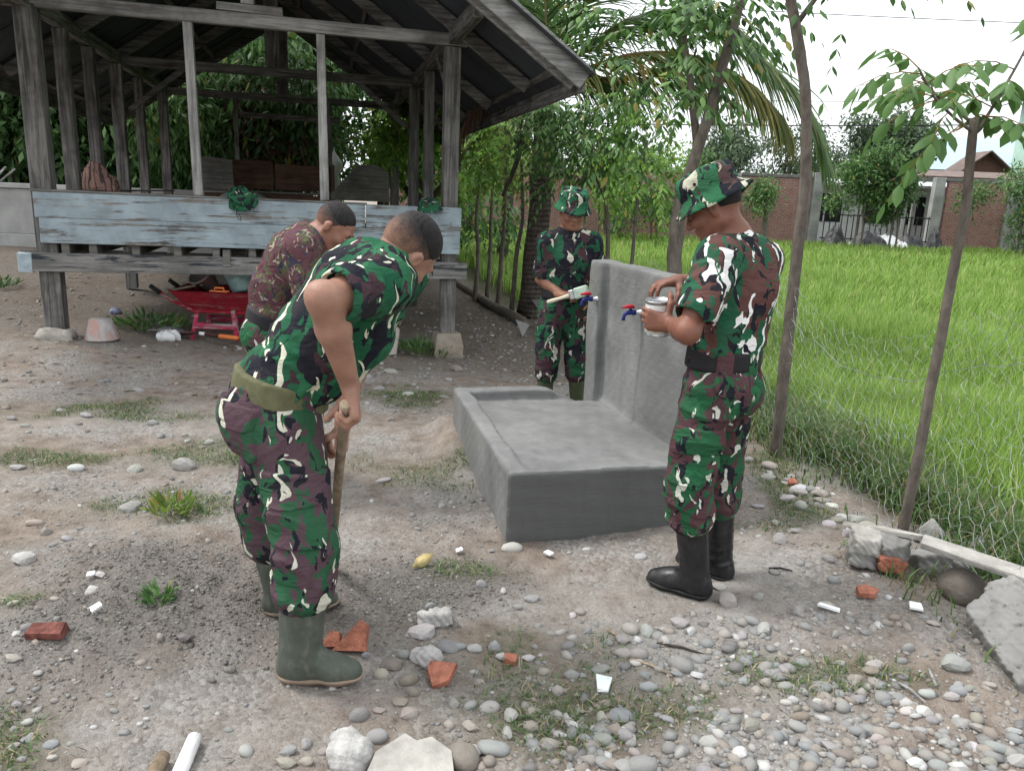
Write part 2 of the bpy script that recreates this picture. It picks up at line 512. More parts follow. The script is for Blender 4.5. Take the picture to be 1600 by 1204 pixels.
tag(obj('ground', me, t.done(col, .95, nb, .15)), 'bare brown dirt yard with gravel and cement dust', None, None, 'structure')
# ------------------------------------------------------------------ cement wash basin
def concrete(name, lo, hi, wet=0.0, shade_runs=()):
    t = NT(name); c = t.coord()
    n1 = t.noise(c, 2.3, 6, .62, .6); n2 = t.noise(t.coord((1, 1, 4)), 9, 5, .6, .8); n3 = t.noise(c, 90, 4, .7)
    st = t.noise(t.coord((7, 7, .6)), 3.2, 4, .6, .3)
    col = t.ramp(n1, [(.30, lo), (.68, hi)])
    col = t.mix(t.ramp(n2, [(.45, 0), (.75, .35)]), col, tuple(x * 1.25 for x in hi))
    col = t.mix(t.ramp(st, [(.55, 0), (.75, .40)]), col, tuple(x * .62 for x in lo))
    col = t.mix(t.ramp(n3, [(.6, 0), (.8, .3)]), col, tuple(x * 1.35 for x in hi))
    if wet:      # the last coat on the front end is still damp
        sp = t.n('SeparateXYZ', Vector=t.n('TexCoord').outputs['Object'])
        m = t.math('MULTIPLY', t.math('LESS_THAN', sp.outputs['Y'], .012), wet)
        col = t.mix(m, col, tuple(x * .60 for x in lo))
    if shade_runs:     # taps' shadow lines painted into the wall colour, with some water stain
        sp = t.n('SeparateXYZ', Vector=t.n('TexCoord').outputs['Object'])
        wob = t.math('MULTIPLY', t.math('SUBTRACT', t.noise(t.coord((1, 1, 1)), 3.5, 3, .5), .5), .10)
        for rv in shade_runs:
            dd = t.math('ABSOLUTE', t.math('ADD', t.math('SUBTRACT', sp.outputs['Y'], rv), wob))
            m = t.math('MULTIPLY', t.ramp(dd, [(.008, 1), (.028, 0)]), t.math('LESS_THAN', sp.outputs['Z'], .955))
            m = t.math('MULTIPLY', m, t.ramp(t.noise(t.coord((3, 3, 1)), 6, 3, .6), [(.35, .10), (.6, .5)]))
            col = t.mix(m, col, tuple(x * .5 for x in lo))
    big = t.noise(t.coord(loc=(3, 4, 1)), 1.1, 3, .6, 1.0)
    col = t.mix(t.ramp(big, [(.42, 0), (.62, .5)]), col, tuple(x * .68 for x in lo))
    nb = t.bump(n2, .22, .02); nb = t.bump(n3, .18, .004, nb)
    nb = t.bump(t.noise(t.coord((2, 2, 14)), 6, 3, .5, 1.2), .15, .012, nb)
    return t.done(col, t.ramp(n1, [(.3, .62), (.7, .85)]), nb, .3)
M_CEM = concrete('cement_render', (.150, .152, .150), (.235, .237, .232), .75)
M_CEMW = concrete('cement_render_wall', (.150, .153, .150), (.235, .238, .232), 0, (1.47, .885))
wb = empty('wash_basin', (BO[0], BO[1], 0), math.atan2(BU[1], BU[0]), 'grey cement wash basin with a tall back wall and two taps', 'wash basin')
I3 = np.eye(3)
s = Sdf()
s.box((.55, .83, .10), (.55, .83, .245), I3, .014, .004)
s.box((.55 + .06, .80, .493), (.512, .756, .19), np.stack([(1, 0, 0), unit((0, 1, -.040)), unit((0, .040, 1))]), .012, .018, 1)
s.box((.80, 1.62, .40), (.18, .12, .125), np.stack([unit((1, 0, -.5)), (0, 1, 0), unit((.5, 0, 1))]), .03, .02, 1)
s.disp = lambda P: .0035 * np.sin(P @ V3(5, 9, 3) + 1) * np.sin(P @ V3(-7, 4, 8)) + .0018 * np.sin(P @ V3(37, 21, 44)) * np.sin(P @ V3(-29, 40, 25))
obj('basin_slab', s.mesh('basin_slab', .014), M_CEM, wb)
s = Sdf()
s.box((1.035, .88, .62), (.062, .79, .585), I3, .016, .004)
s.box((.985, 1.565, .62), (.075, .105, .585), I3, .016, .02)
s.box((.985, .84, .27), (.03, .72, .02), I3, .012, .03)
s.disp = lambda P: .005 * np.sin(P @ V3(3, 4, 6)) + .004 * np.sin(P @ V3(6, -7, 5) + 2) * np.sin(P @ V3(2, 5, 9)) + .0015 * np.sin(P @ V3(37, 21, 44)) * np.sin(P @ V3(-29, 40, 25))
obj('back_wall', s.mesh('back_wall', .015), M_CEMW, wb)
M_BLUEP, M_REDP, M_ZINC = plain('tap_blue_plastic', (.012, .022, .15), .35, .2), plain('tap_red_plastic', (.50, .022, .035), .35, .2), plain('galvanised_steel', (.42, .43, .44), .4, .2, metal=.9)
for tv, tx in ((1.49, .912), (.905, .975)):
    tp = empty('tap', (tx, tv, .961)); tp.parent = wb
    MB().tube([(.02, 0, 0), (-.012, 0, 0), (-.013, 0, 0), (-.035, 0, 0)], [.019, .019, .0145, .0145], 14).build('pipe_collar', M_ZINC, tp, True)
    MB().tube([(-.030, 0, 0), (-.038, 0, 0), (-.052, 0, 0), (-.060, 0, 0), (-.075, 0, 0), (-.092, 0, -.004), (-.103, 0, -.016), (-.107, 0, -.034), (-.107, 0, -.046)],
              [.011, .016, .016, .0125, .0145, .0115, .010, .0095, .011], 12).build('tap_body', M_BLUEP, tp, True)
    m = MB(); m.tube([(-.066, 0, .010), (-.066, 0, .030)], [.010, .008], 10); m.build('tap_stem', M_BLUEP, tp, True)
    m = MB(); m.tube([(-.045, .004, .030), (-.058, 0, .034), (-.072, 0, .036), (-.095, -.004, .034), (-.118, -.008, .030)], [.008, .0125, .0125, .009, .0075], 10).build('tap_handle', M_REDP, tp, True)

# ------------------------------------------------------------------ wooden pavilion on stilts
def wood(name, axis_, dark, light, gap=.5, paint=None, cover=.5):
    t = NT(name); sc = [9, 9, 9]; sc[axis_] = .55
    rnd = t.n('ObjectInfo').outputs['Random']
    off = t.n('CombineXYZ', X=t.math('MULTIPLY', rnd, 31.0), Y=t.math('MULTIPLY', rnd, 17.0), Z=t.math('MULTIPLY', rnd, 23.0)).outputs[0]
    vec = t.n('VectorMath', {'operation': 'ADD'}, i0=t.n('TexCoord').outputs['Object'], i1=off).outputs[0]
    c = t.coord(tuple(sc), vec=vec); g = t.noise(c, 3.2, 6, .65, .5); g2 = t.noise(c, 14, 4, .7)
    b = t.noise(t.coord(vec=vec), 2.6, 5, .65)
    col = t.ramp(g, [(.36, dark), (.5, tuple((x + y) / 2 for x, y in zip(dark, light))), (.64, light)])
    col = t.mix(t.ramp(b, [(.45, 0), (.68, .65)]), col, tuple(x * .45 for x in dark))
    col = t.mix(t.math('MULTIPLY', rnd, .35), col, tuple(x * .6 for x in dark))
    h = g2
    if paint:
        pm = t.ramp(t.math('ADD', t.math('MULTIPLY', t.noise(t.coord(tuple(x * .6 for x in sc), vec=vec), 3.5, 7, .72, .6), .75), t.math('MULTIPLY', b, .25)), [(cover - .02, 1), (cover + .02, 0)])
        pc = t.ramp(t.noise(t.coord(vec=vec), 5, 4, .6), [(.3, tuple(x * .75 for x in paint)), (.7, tuple(x * 1.2 for x in paint))])
        col = t.mix(pm, col, pc); h = t.math('ADD', g2, t.math('MULTIPLY', pm, .8))
    nb = t.bump(g, .45, .012); nb = t.bump(h, .4, .004, nb)
    return t.done(col, .88, nb, .2)
WD, WL = (.070, .066, .062), (.30, .29, .275)
W_X, W_Y, W_Z = (wood('weathered_wood_' + 'xyz'[a], a, WD, WL) for a in range(3))
W_XL, W_ZL = wood('pale_wood_x', 0, (.17, .165, .158), (.46, .45, .435)), wood('pale_wood_z', 2, (.20, .195, .19), (.54, .53, .515))
W_BLUE = wood('flaking_blue_paint_x', 0, (.11, .10, .095), (.33, .31, .28), paint=(.30, .365, .40), cover=.55)
W_DARKP = wood('flaking_dark_paint_x', 0, (.16, .155, .148), (.38, .37, .355), paint=(.040, .048, .056), cover=.46)
W_BOARD = wood('brown_board', 0, (.085, .048, .032), (.19, .11, .075))
W_GBOARD = wood('grey_board', 0, (.12, .115, .105), (.25, .24, .22))
t = NT('roof_zinc_dull'); c = t.coord(); n = t.noise(c, 1.6, 6, .65, .5); n2 = t.noise(t.coord((1, 8, 1)), 4, 5, .7)
M_ROOF = t.done(t.mix(t.ramp(n2, [(.5, 0), (.8, .5)]), t.ramp(n, [(.3, (.040, .048, .056)), (.7, (.085, .098, .11))]), (.10, .065, .045)), .6, t.bump(n2, .1, .01), .35, .35)
M_PLINTH = plain('plinth_concrete', (.27, .235, .19), .9, .25, 8, .5, 50, .01)
PAV = empty('pavilion', (-4.5, 7.45, 0), math.atan2(.245, .97), 'weathered open wooden pavilion on stilts with flaking blue front boards', 'pavilion')
PE = PAV.matrix_basis
W_, D_ = 3.87, 6.4
def pav_ground(x, y):
    q = Matrix.Rotation(math.atan2(.245, .97), 3, 'Z') @ Vector((x, y, 0)); return float(gz(q.x - 4.5, q.y + 7.45))
def part(nm, a, b, wd, ht, mat, up=(0, 0, 1), parent=PAV, jit=.004, bev=.006):
    a = Vector(a); b = Vector(b); mid = (a + b) / 2
    m = MB(); m.beam(a - mid, b - mid, wd, ht, up, bev, jit)
    return m.build(nm, mat, parent, False, mid)
def post(x, y, sz, z1, mat=None, z0=None, lean=0.0):
    g = pav_ground(x, y) + .02 if z0 is None else z0
    return part('post', (x, y, g), (x + lean, y, z1), sz, sz * .95, mat or W_Z, (0, 1, 0))
def stone_block(x, y, wb_, wt, h, z, mat, nm='post_base'):
    m = MB(); V = []
    for w_, zz in ((wb_, 0), (wb_ * .97, h * .5), (wt, h)):
        for sx, sy in ((-1, -1), (1, -1), (1, 1), (-1, 1)): V.append((sx * w_ / 2 + random.uniform(-.012, .012), sy * w_ / 2 + random.uniform(-.012, .012), zz + random.uniform(-.008, .008)))
    F = [(3, 2, 1, 0), (8, 9, 10, 11)] + [(a * 4 + i, a * 4 + (i + 1) % 4, a * 4 + 4 + (i + 1) % 4, a * 4 + 4 + i) for a in (0, 1) for i in range(4)]
    return m.add(V, F).build(nm, mat, PAV, False, (x, y, z))
# posts
for (x, y, sz, top) in [(0, 0, .175, 3.08), (0, .95, .13, 3.06), (0, 1.95, .12, 3.05), (0, 3.2, .14, 3.05), (0, 4.5, .12, 3.05), (0, 6.3, .14, 3.05),
                        (W_, 0, .16, 3.04), (W_, 1.75, .12, 3.05), (W_, 3.4, .14, 3.05), (W_, 6.4, .15, 3.05), (1.3, 3.3, .15, .95), (2.6, 3.3, .15, .95), (1.3, 6.3, .15, .95), (2.6, 6.3, .15, .95)]:
    if y in (.95, 1.95, 4.5, 1.75): post(x, y, sz, top, z0=.93)
    else:
        g = pav_ground(x, y)
        if (x, y) == (W_, 0): stone_block(x, y - .02, .32, .25, .27, g - .03, M_PLINTH); post(x, y, sz, top, z0=g + .235)
        elif (x, y) == (0, 0):
            post(x, y, sz, top, z0=g + .03)
        else: post(x, y, sz, top)
# front boards, ledge, joists, sill beam
part('front_board', (-.06, -.125, 1.345), (2.98, -.125, 1.335), .028, .235, W_BLUE)
part('front_board', (2.99, -.125, 1.335), (3.98, -.125, 1.335), .028, .235, W_BLUE)
part('front_board', (-.03, -.127, 1.105), (3.97, -.127, 1.095), .028, .235, W_BLUE)
part('ledge', (-.08, -.10, 1.470), (3.0, -.10, 1.462), .085, .022, W_GBOARD)
for i, x in enumerate((.16, .40, .78, 1.16, 1.52, 1.62, 1.86, 2.22, 2.62, 3.02, 3.42)):
    if x == 1.62: part('joist', (x, -.15, .88), (x, .12, .88), .075, .165, W_GBOARD)
    else: part('joist', (x, -.10, .935), (x, 6.4, .935), .07, .105, W_GBOARD)
part('sill_beam', (-.18, -.115, .805), (4.05, -.115, .80), .05, .175, W_DARKP)
part('sill_beam', (-.30, .13, .82), (4.0, .13, .81), .05, .16, W_X)
for y in (3.2, 6.35): part('sill_beam', (-.2, y - .12, .82), (4.0, y - .12, .82), .05, .16, W_X)
part('end_block', (-.24, -.115, .80), (-.12, -.115, .80), .06, .185, plain('end_block_paint', (.33, .40, .44), .8, .25, 20))
for i in range(27): part('floor_board', (.0 + (i % 3) * .01, .06 + i * .237, 1.003), (W_, .06 + i * .237, 1.003), .225, .025, W_X, (0, 0, 1), PAV, .002, .003)
# uprights on the front rail, top beam and its splice
part('stud', (1.37, -.01, 1.475), (1.355, -.01, 3.06), .085, .06, W_ZL, (0, 1, 0))
part('stud', (2.58, -.01, 1.475), (2.565, -.01, 3.05), .085, .06, W_ZL, (0, 1, 0))
part('top_beam', (-.3, -.02, 3.12), (4.02, -.02, 3.105), .09, .115, W_XL)
part('splice', (1.62, -.03, 3.215), (2.22, -.03, 3.21), .08, .07, W_XL)
part('king_post', (1.9, 0, 3.25), (1.9, 0, 4.40), .12, .15, W_ZL, (0, 1, 0))
# plates, ties, king posts
for x in (0, W_): part('wall_plate', (x, -1.35, 3.13), (x, 6.9, 3.13), .10, .14, W_Y)
for y, z in ((3.35, 3.11), (6.38, 3.09)):
    part('tie_beam', (-.1, y, z), (W_ + .1, y, z), .07, .12, W_X)
    part('king_post', (1.935, y + .02, z + .06), (1.935, y + .02, 4.42), .19, .10, W_Z, (0, 1, 0))
part('tie_beam', (1.2, 6.34, 2.78), (2.9, 6.34, 2.78), .06, .09, W_X)
part('stud', (1.15, 6.3, 1.0), (1.15, 6.3, 3.04), .07, .05, W_Z, (0, 1, 0)); part('stud', (2.72, 6.3, 1.0), (2.72, 6.3, 3.04), .07, .05, W_Z, (0, 1, 0))
part('brace', (W_ - .02, .1, 2.35 + .3), (W_ - .02, .9, 3.1), .05, .08, W_Y); part('brace', (.1, 3.33, 2.5), (.85, 3.33, 3.1), .05, .07, W_X); part('brace', (W_ - .1, 3.33, 2.5), (W_ - .85, 3.33, 3.1), .05, .07, W_X)
# roof: rafters, purlins, sheets, barge boards
PT = math.tan(R(34)); RX = 1.935; RZ = 3.27 + RX * PT; EX = RX + .92
def slope(sgn, d, off=0.0): return Vector((RX + sgn * (RX + d), 0, RZ - (RX + d) * PT + off))
for sgn in (-1, 1):
    nrm = Vector((sgn * math.sin(R(34)), 0, math.cos(R(34))))
    for y in (-1.38, -.25, 1.6, 3.4, 5.2, 6.9):
        a = Vector((RX, y, RZ - .09)); b = slope(sgn, .74 if y > -1 else .88, -.09) + Vector((0, y, 0))
        part('rafter', a, b, .055, .125, W_X if y > -1 else W_XL, nrm)
    for d in (-1.6, -.75, .05, .78):
        p = slope(sgn, d, -.012)
        part('purlin', p + Vector((0, -1.52, 0)), p + Vector((0, 7.05, 0)), .06, .042, W_Y, nrm)
    # gable barge board and eave board
    a = Vector((RX + sgn * .02, -1.56, RZ - .04)); b = slope(sgn, .93, -.04) + Vector((0, -1.56, 0))
    part('barge_board', a, b, .025, .20, W_XL, nrm)
    p = slope(sgn, .915, -.075)
    part('eave_board', p + Vector((0, -1.54, 0)), p + Vector((0, 7.05, 0)), .024, .15, W_Y)
    # corrugated sheets laid from eave to ridge
    Ls = math.hypot(RX + 1.0, (RX + 1.0) * PT); n = 49
    V = []; F = []
    for j in range(n):
        yy = j / (n - 1) * .84; h = .009 * math.cos(yy / .076 * 2 * math.pi)
        for k in range(5): V.append((k / 4 * Ls, yy, h + .004 * math.sin(k * 2.1)))
    for j in range(n - 1):
        for k in range(4): F.append((j * 5 + k, j * 5 + k + 1, (j + 1) * 5 + k + 1, (j + 1) * 5 + k))
    sm = MB().add(V, F).mesh('roof_sheet', True); setmat(sm, M_ROOF)
    for i in range(11):
        o = obj('roof_sheet', sm, None, PAV)
        d = Vector((sgn * math.cos(R(34)), 0, -math.sin(R(34)))); yv = Vector((0, 1, 0)); zn = d.cross(yv)
        M = Matrix((d, yv, zn)).transposed().to_4x4()
        o.matrix_local = Matrix.Translation((RX - sgn * .03, -1.66 + i * .80, RZ + .03 + (i % 2) * .006)) @ M
m = MB(); m.beam((RX, -1.7, RZ + .05), (RX, 7.2, RZ + .05), .34, .03, (0, 0, 1)); m.build('ridge_cap', M_ROOF, PAV)
# ------------------------------------------------------------------ people
GREEN, BROWN, BLACK, CREAM = (.022, .115, .052), (.085, .038, .042), (.012, .013, .02), (.50, .50, .42)
def camo(name, base, layers, scale=1.0, seed=0.0, rough=.85, weave=900):
    """printed brush-stroke camouflage: layers of (colour, threshold, freq, stretch, angle)"""
    t = NT(name)
    oc = t.n('TexCoord').outputs['Object']
    fine = t.noise(oc, 7.0, 4, .6)
    col = base
    for i, (c, th, fr, st, ang) in enumerate(layers):
        warp = t.n('TexNoise', Vector=t.coord((1, 1, 1), loc=(seed + i * 3.1, i * 1.7, seed), vec=oc), Scale=4.5 * scale, Detail=1.5).outputs['Color']
        v = t.n('VectorMath', {'operation': 'MULTIPLY_ADD'}, i0=warp, i1=(.16, .16, .16), i2=oc).outputs[0]
        v = t.coord((1, 1, st), (ang, ang * .6, ang * 1.3), (seed * 1.3 + i * 5.2, seed - i * 2.3, i * 4.4), vec=v)
        n = t.noise(v, fr * scale, 2.2, .48, .35)
        m = t.ramp(n, [(0, 0), (th, 0), (th + .006, 1)], 'LINEAR')
        if c[0] > .4 and sum(c) > 1.2:      # pale strokes are printed with a dark brush edge on one side
            v2 = t.n('VectorMath', {'operation': 'ADD'}, i0=v, i1=(.016 / scale, .012 / scale, -.006)).outputs[0]
            n2_ = t.noise(v2, fr * scale, 2.2, .48, .35)
            col = t.mix(t.ramp(n2_, [(0, 0), (th - .012, 0), (th - .006, 1)]), col, BLACK)
        col = t.mix(m, col, c)
    # faded and dusty cloth
    col = t.mix(t.ramp(fine, [(.40, 0.0), (.75, .07)]), col, (.26, .24, .21))
    n1 = t.noise(t.coord((1, 1, 1.8), (.5, .3, 0), vec=oc), 11, 4, .55, 1.2); n2 = t.noise(oc, weave, 2, .5)
    nb = t.bump(n1, .8, .02); nb = t.bump(n2, .12, .001, nb)
    return t.done(col, rough, nb, .12)

M_A_SHIRT = camo('camo_green_knit', (.015, .090, .044), [((.024, .120, .058), .55, 5, .5, .4), (BLACK, .535, 6.2, .45, .9), ((.05, .028, .035), .62, 7, .4, 2.1), ((.62, .63, .50), .612, 8.5, .32, 1.5), (BLACK, .64, 10, .35, 2.6)], 1.85, 1.3)
M_A_TROU = camo('camo_trouser_maroon', (.085, .050, .062), [((.024, .088, .044), .525, 6.5, .5, .7), (BLACK, .60, 8, .45, 2.0), ((.53, .53, .44), .615, 8.5, .30, 1.2), ((.085, .045, .06), .635, 9, .4, .2)], 2.0, 4.1)
M_D_SHIRT = camo('camo_brown_white_knit', (.018, .090, .048), [((.105, .048, .042), .49, 5.2, .5, 1.0), (BLACK, .60, 7.5, .4, 2.3), ((.78, .78, .76), .585, 8.8, .30, 1.55), ((.018, .105, .052), .635, 9, .4, .5)], 2.1, 7.7)
M_D_TROU = camo('camo_trouser_green', (.020, .092, .042), [((.082, .040, .046), .50, 6.0, .5, .9), (BLACK, .60, 8, .4, 2.2), ((.56, .57, .50), .612, 8.5, .32, 1.6), ((.022, .12, .05), .64, 10, .4, .3)], 2.1, 9.2)
M_C_SHIRT = camo('camo_dark_knit', (.016, .085, .045), [(BLACK, .47, 6.5, .55, .8), ((.06, .030, .036), .60, 7, .5, 1.9), ((.50, .49, .40), .635, 8.5, .40, 1.3)], 2.0, 12.4)
M_C_TROU = camo('camo_dark_trouser', (.018, .095, .045), [((.065, .032, .042), .50, 6.5, .5, .4), (BLACK, .555, 8, .45, 1.6), ((.50, .50, .42), .640, 9, .35, 2.2)], 2.0, 15.2)
M_B_SHIRT = camo('camo_maroon_pixel_knit', (.105, .046, .056), [((.085, .092, .045), .555, 7, .7, .5), ((.045, .045, .075), .62, 9, .6, 1.3), ((.30, .26, .20), .635, 10, .6, 2.0), ((.055, .028, .038), .62, 12, .6, .2)], 2.9, 18.9)
M_HAT_D = camo('camo_hat_print', (.025, .12, .055), [(BLACK, .53, 7, .6, .8), ((.075, .045, .045), .60, 7, .5, 1.9), ((.50, .49, .38), .60, 8.5, .40, 1.3)], 2.3, 21.4)
M_HAT_C = camo('camo_hat_green_print', (.020, .115, .055), [(BLACK, .54, 7, .6, 1.8), ((.05, .03, .035), .62, 7, .5, .9), ((.50, .49, .40), .615, 8.5, .40, .3)], 2.3, 25.4)

def skinmat(name, col):
    t = NT(name); c = t.coord()
    n = t.noise(c, 14, 4, .6)
    k = t.ramp(n, [(.3, tuple(x * .82 for x in col)), (.7, tuple(min(1, x * 1.12) for x in col))])
    h = t.math('ADD', t.noise(c, 260, 3, .6), t.math('MULTIPLY', t.noise(t.coord((1, 1, 3)), 34, 4, .65), 2.2))
    return t.done(k, t.ramp(n, [(.3, .42), (.7, .58)]), t.bump(h, .22, .004), .4, Subsurface_Weight=.06, Subsurface_Radius=(.012, .005, .003), Subsurface_Scale=.6)
SKIN_A, SKIN_B, SKIN_C, SKIN_D = skinmat('skin_tan', (.32, .17, .12)), skinmat('skin_warm', (.27, .13, .088)), skinmat('skin_brown', (.25, .115, .072)), skinmat('skin_dark_brown', (.205, .085, .055))
M_HAIR = plain('short_black_hair', (.014, .012, .012), .7, .5, 40, .8, 500, .004)
def stubble(skin, c, Mh):
    """clippered hair: dense at the crown, thinning towards the neck"""
    t = NT('clippered_hair')
    oc = t.n('TexCoord').outputs['Object']
    rel = t.n('VectorMath', {'operation': 'SUBTRACT'}, i0=oc, i1=tuple(c)).outputs[0]
    up = t.n('VectorMath', {'operation': 'DOT_PRODUCT'}, i0=rel, i1=tuple(Mh[2])).outputs['Value']
    sp = t.noise(oc, 420, 3, .7); sp2 = t.noise(oc, 40, 3, .6)
    a = t.math('ADD', t.math('MULTIPLY', up, 9.0), t.math('MULTIPLY', t.math('SUBTRACT', sp, .5), 1.6))
    a = t.math('ADD', a, t.math('MULTIPLY', t.math('SUBTRACT', sp2, .5), .7))
    base = [n for n in skin.node_tree.nodes if n.type == 'VALTORGB'][0].color_ramp.elements[0].color[:3]
    col = t.mix(t.ramp(a, [(.0, 0), (.75, 1)]), tuple(base), (.02, .017, .016))
    return t.done(col, .65, t.bump(sp, .4, .003), .25)
def rubber(name, col, rough=.42, dust=.45):
    t = NT(name); c = t.coord()
    n = t.noise(c, 11, 6, .65, .4); z = t.noise(t.coord((1, 1, .4), loc=(3, 1, 2)), 30, 4, .7)
    k = t.ramp(n, [(.35, tuple(x * .8 for x in col)), (.62, tuple(x * 1.25 for x in col))])
    k = t.mix(t.ramp(z, [(.50, 0), (.72, dust)]), k, (.19, .17, .145))
    return t.done(k, t.ramp(n, [(.3, rough - .1), (.7, rough + .25)]), t.bump(t.noise(c, 26, 4, .6, .5), .2, .01), .45)
M_BOOT_A, M_BOOT_D, M_BOOT_C = rubber('rubber_dusty_green', (.058, .070, .055), .5), rubber('rubber_black', (.012, .012, .014), .30, .10), rubber('rubber_olive', (.060, .075, .035), .5)
M_SOLE_A, M_SOLE_D = plain('sole_tan_rubber', (.24, .18, .135), .8), plain('sole_black_rubber', (.017, .017, .018), .6)
M_BELT_A, M_BELT_D = plain('webbing_olive', (.115, .115, .06), .85, .2, 30, .5, 400, .002), plain('webbing_black', (.012, .012, .014), .7, .3)
M_EYEW, M_EYED = plain('eye_white', (.62, .58, .54), .2, .05), plain('eye_dark', (.015, .01, .008), .15, .1)
M_LIP = plain('lip_skin', (.17, .065, .055), .45, .15, 30)
M_LABELW = plain('cloth_label_white', (.72, .72, .74), .7, .06)

def frame(f, u):
    f = unit(f); u = V3(u); u = unit(u - f * (u @ f)); l = np.cross(u, f)
    return np.stack([f, l, u])            # rows: forward, left, up

def head_prims(S, c, M, sc=1.0):
    def p(x, y, z): return V3(c) + (M.T @ V3(x, y, z)) * sc
    S.ell(p(-.012, 0, .03), V3(.1, .078, .092) * sc, M, .02)
    S.ell(p(.028, 0, -.03), V3(.066, .062, .078) * sc, M, .03)
    for s in (-1, 1):
        S.cap(p(-.005, .055 * s, -.05), p(.058, .024 * s, -.09), .021 * sc, .017 * sc, .03)
        S.ell(p(.068, .042 * s, -.022), V3(.026, .022, .02) * sc, M, .025)      # cheek
    S.ell(p(.078, 0, -.092), V3(.02, .024, .017) * sc, M, .02)                # chin
    S.cap(p(.083, -.034, .026), p(.083, .034, .026), .0125 * sc, None, .018)    # brow
    for s in (-1, 1):
        S.ell(p(.108, .033 * s, .003), V3(.022, .020, .012) * sc, M, .010, 1)   # eye hollow
        S.ell(p(.078, .033 * s, .003), V3(.0145, .0155, .0125) * sc, M, .004)   # lid
    S.cap(p(.092, 0, .018), p(.115, 0, -.026), .0075 * sc, .0125 * sc, .012)    # nose
    for s in (-1, 1): S.ell(p(.102, .0125 * s, -.03), V3(.011, .0085, .0085) * sc, M, .006)
    S.cap(p(.094, -.017, -.054), p(.094, .017, -.054), .0058 * sc, None, .008)
    S.cap(p(.097, -.008, -.0525), p(.097, .008, -.0525), .006 * sc, None, .006)
    S.cap(p(.092, -.014, -.066), p(.092, .014, -.066), .0066 * sc, None, .008)
    S.cap(p(.102, -.018, -.060), p(.102, .018, -.060), .0018 * sc, None, .004, 1)
    for s in (-1, 1):                                                          # ear
        S.ell(p(-.008, .083 * s, -.004), V3(.019, .010, .033) * sc, frame(M.T @ V3(.97, .25 * s, -.1), M.T @ V3(.1, .15 * s, 1)), .008)
        S.ell(p(-.004, .094 * s, .002), V3(.009, .007, .017) * sc, M, .005, 1)

def rotv(v, ax, a):
    ax = unit(ax); v = V3(v)
    return v * math.cos(a) + np.cross(ax, v) * math.sin(a) + ax * (ax @ v) * (1 - math.cos(a))

def hand_prims(S, wr, d, n, side, curls, thumb, sc=1.0):
    """side +1 left, -1 right; curls: four triples of degrees; thumb: three (along t, along d, along palm) directions"""
    d = unit(d); n = V3(n); n = unit(n - d * (n @ d)); t = np.cross(d, n) if side > 0 else np.cross(n, d)
    wr = V3(wr); q = -n
    offs = [.031, .0105, -.0105, -.030]; L = [.070, .078, .072, .056]; rad = [.0098, .0100, .0096, .0086]; base = [.088, .092, .088, .080]
    S.cap(wr - d * .03, wr + d * .03, .026 * sc, .024 * sc, .02, fl=(n, 1.35))
    ax = np.cross(d, q)
    for i in range(4):
        kn = wr + (d * base[i] + t * offs[i]) * sc
        S.cap(wr + (d * .018 + t * offs[i] * .55) * sc, kn, .0165 * sc, .0125 * sc, .014)
        dd = rotv(d, q * 1.0, 0); p = kn
        dd = unit(dd + t * offs[i] * 1.5)
        for j, (fr, rr) in enumerate(((.45, 1), (.31, .93), (.24, .84))):
            dd = rotv(dd, ax, R(curls[i][j]))
            e = p + dd * L[i] * fr * sc
            S.cap(p, e, rad[i] * rr * sc, rad[i] * (rr - .06) * sc, .004)
            p = e
    p = wr + (d * .022 + t * .026 + q * .006) * sc
    for (a, b, cc), ln, rr in zip(thumb, (.044, .034, .027), (.0155, .0118, .0105)):
        v = unit(t * a + d * b + q * cc)
        e = p + v * ln * sc
        S.cap(p, e, rr * sc, rr * .9 * sc, .010)
        p = e

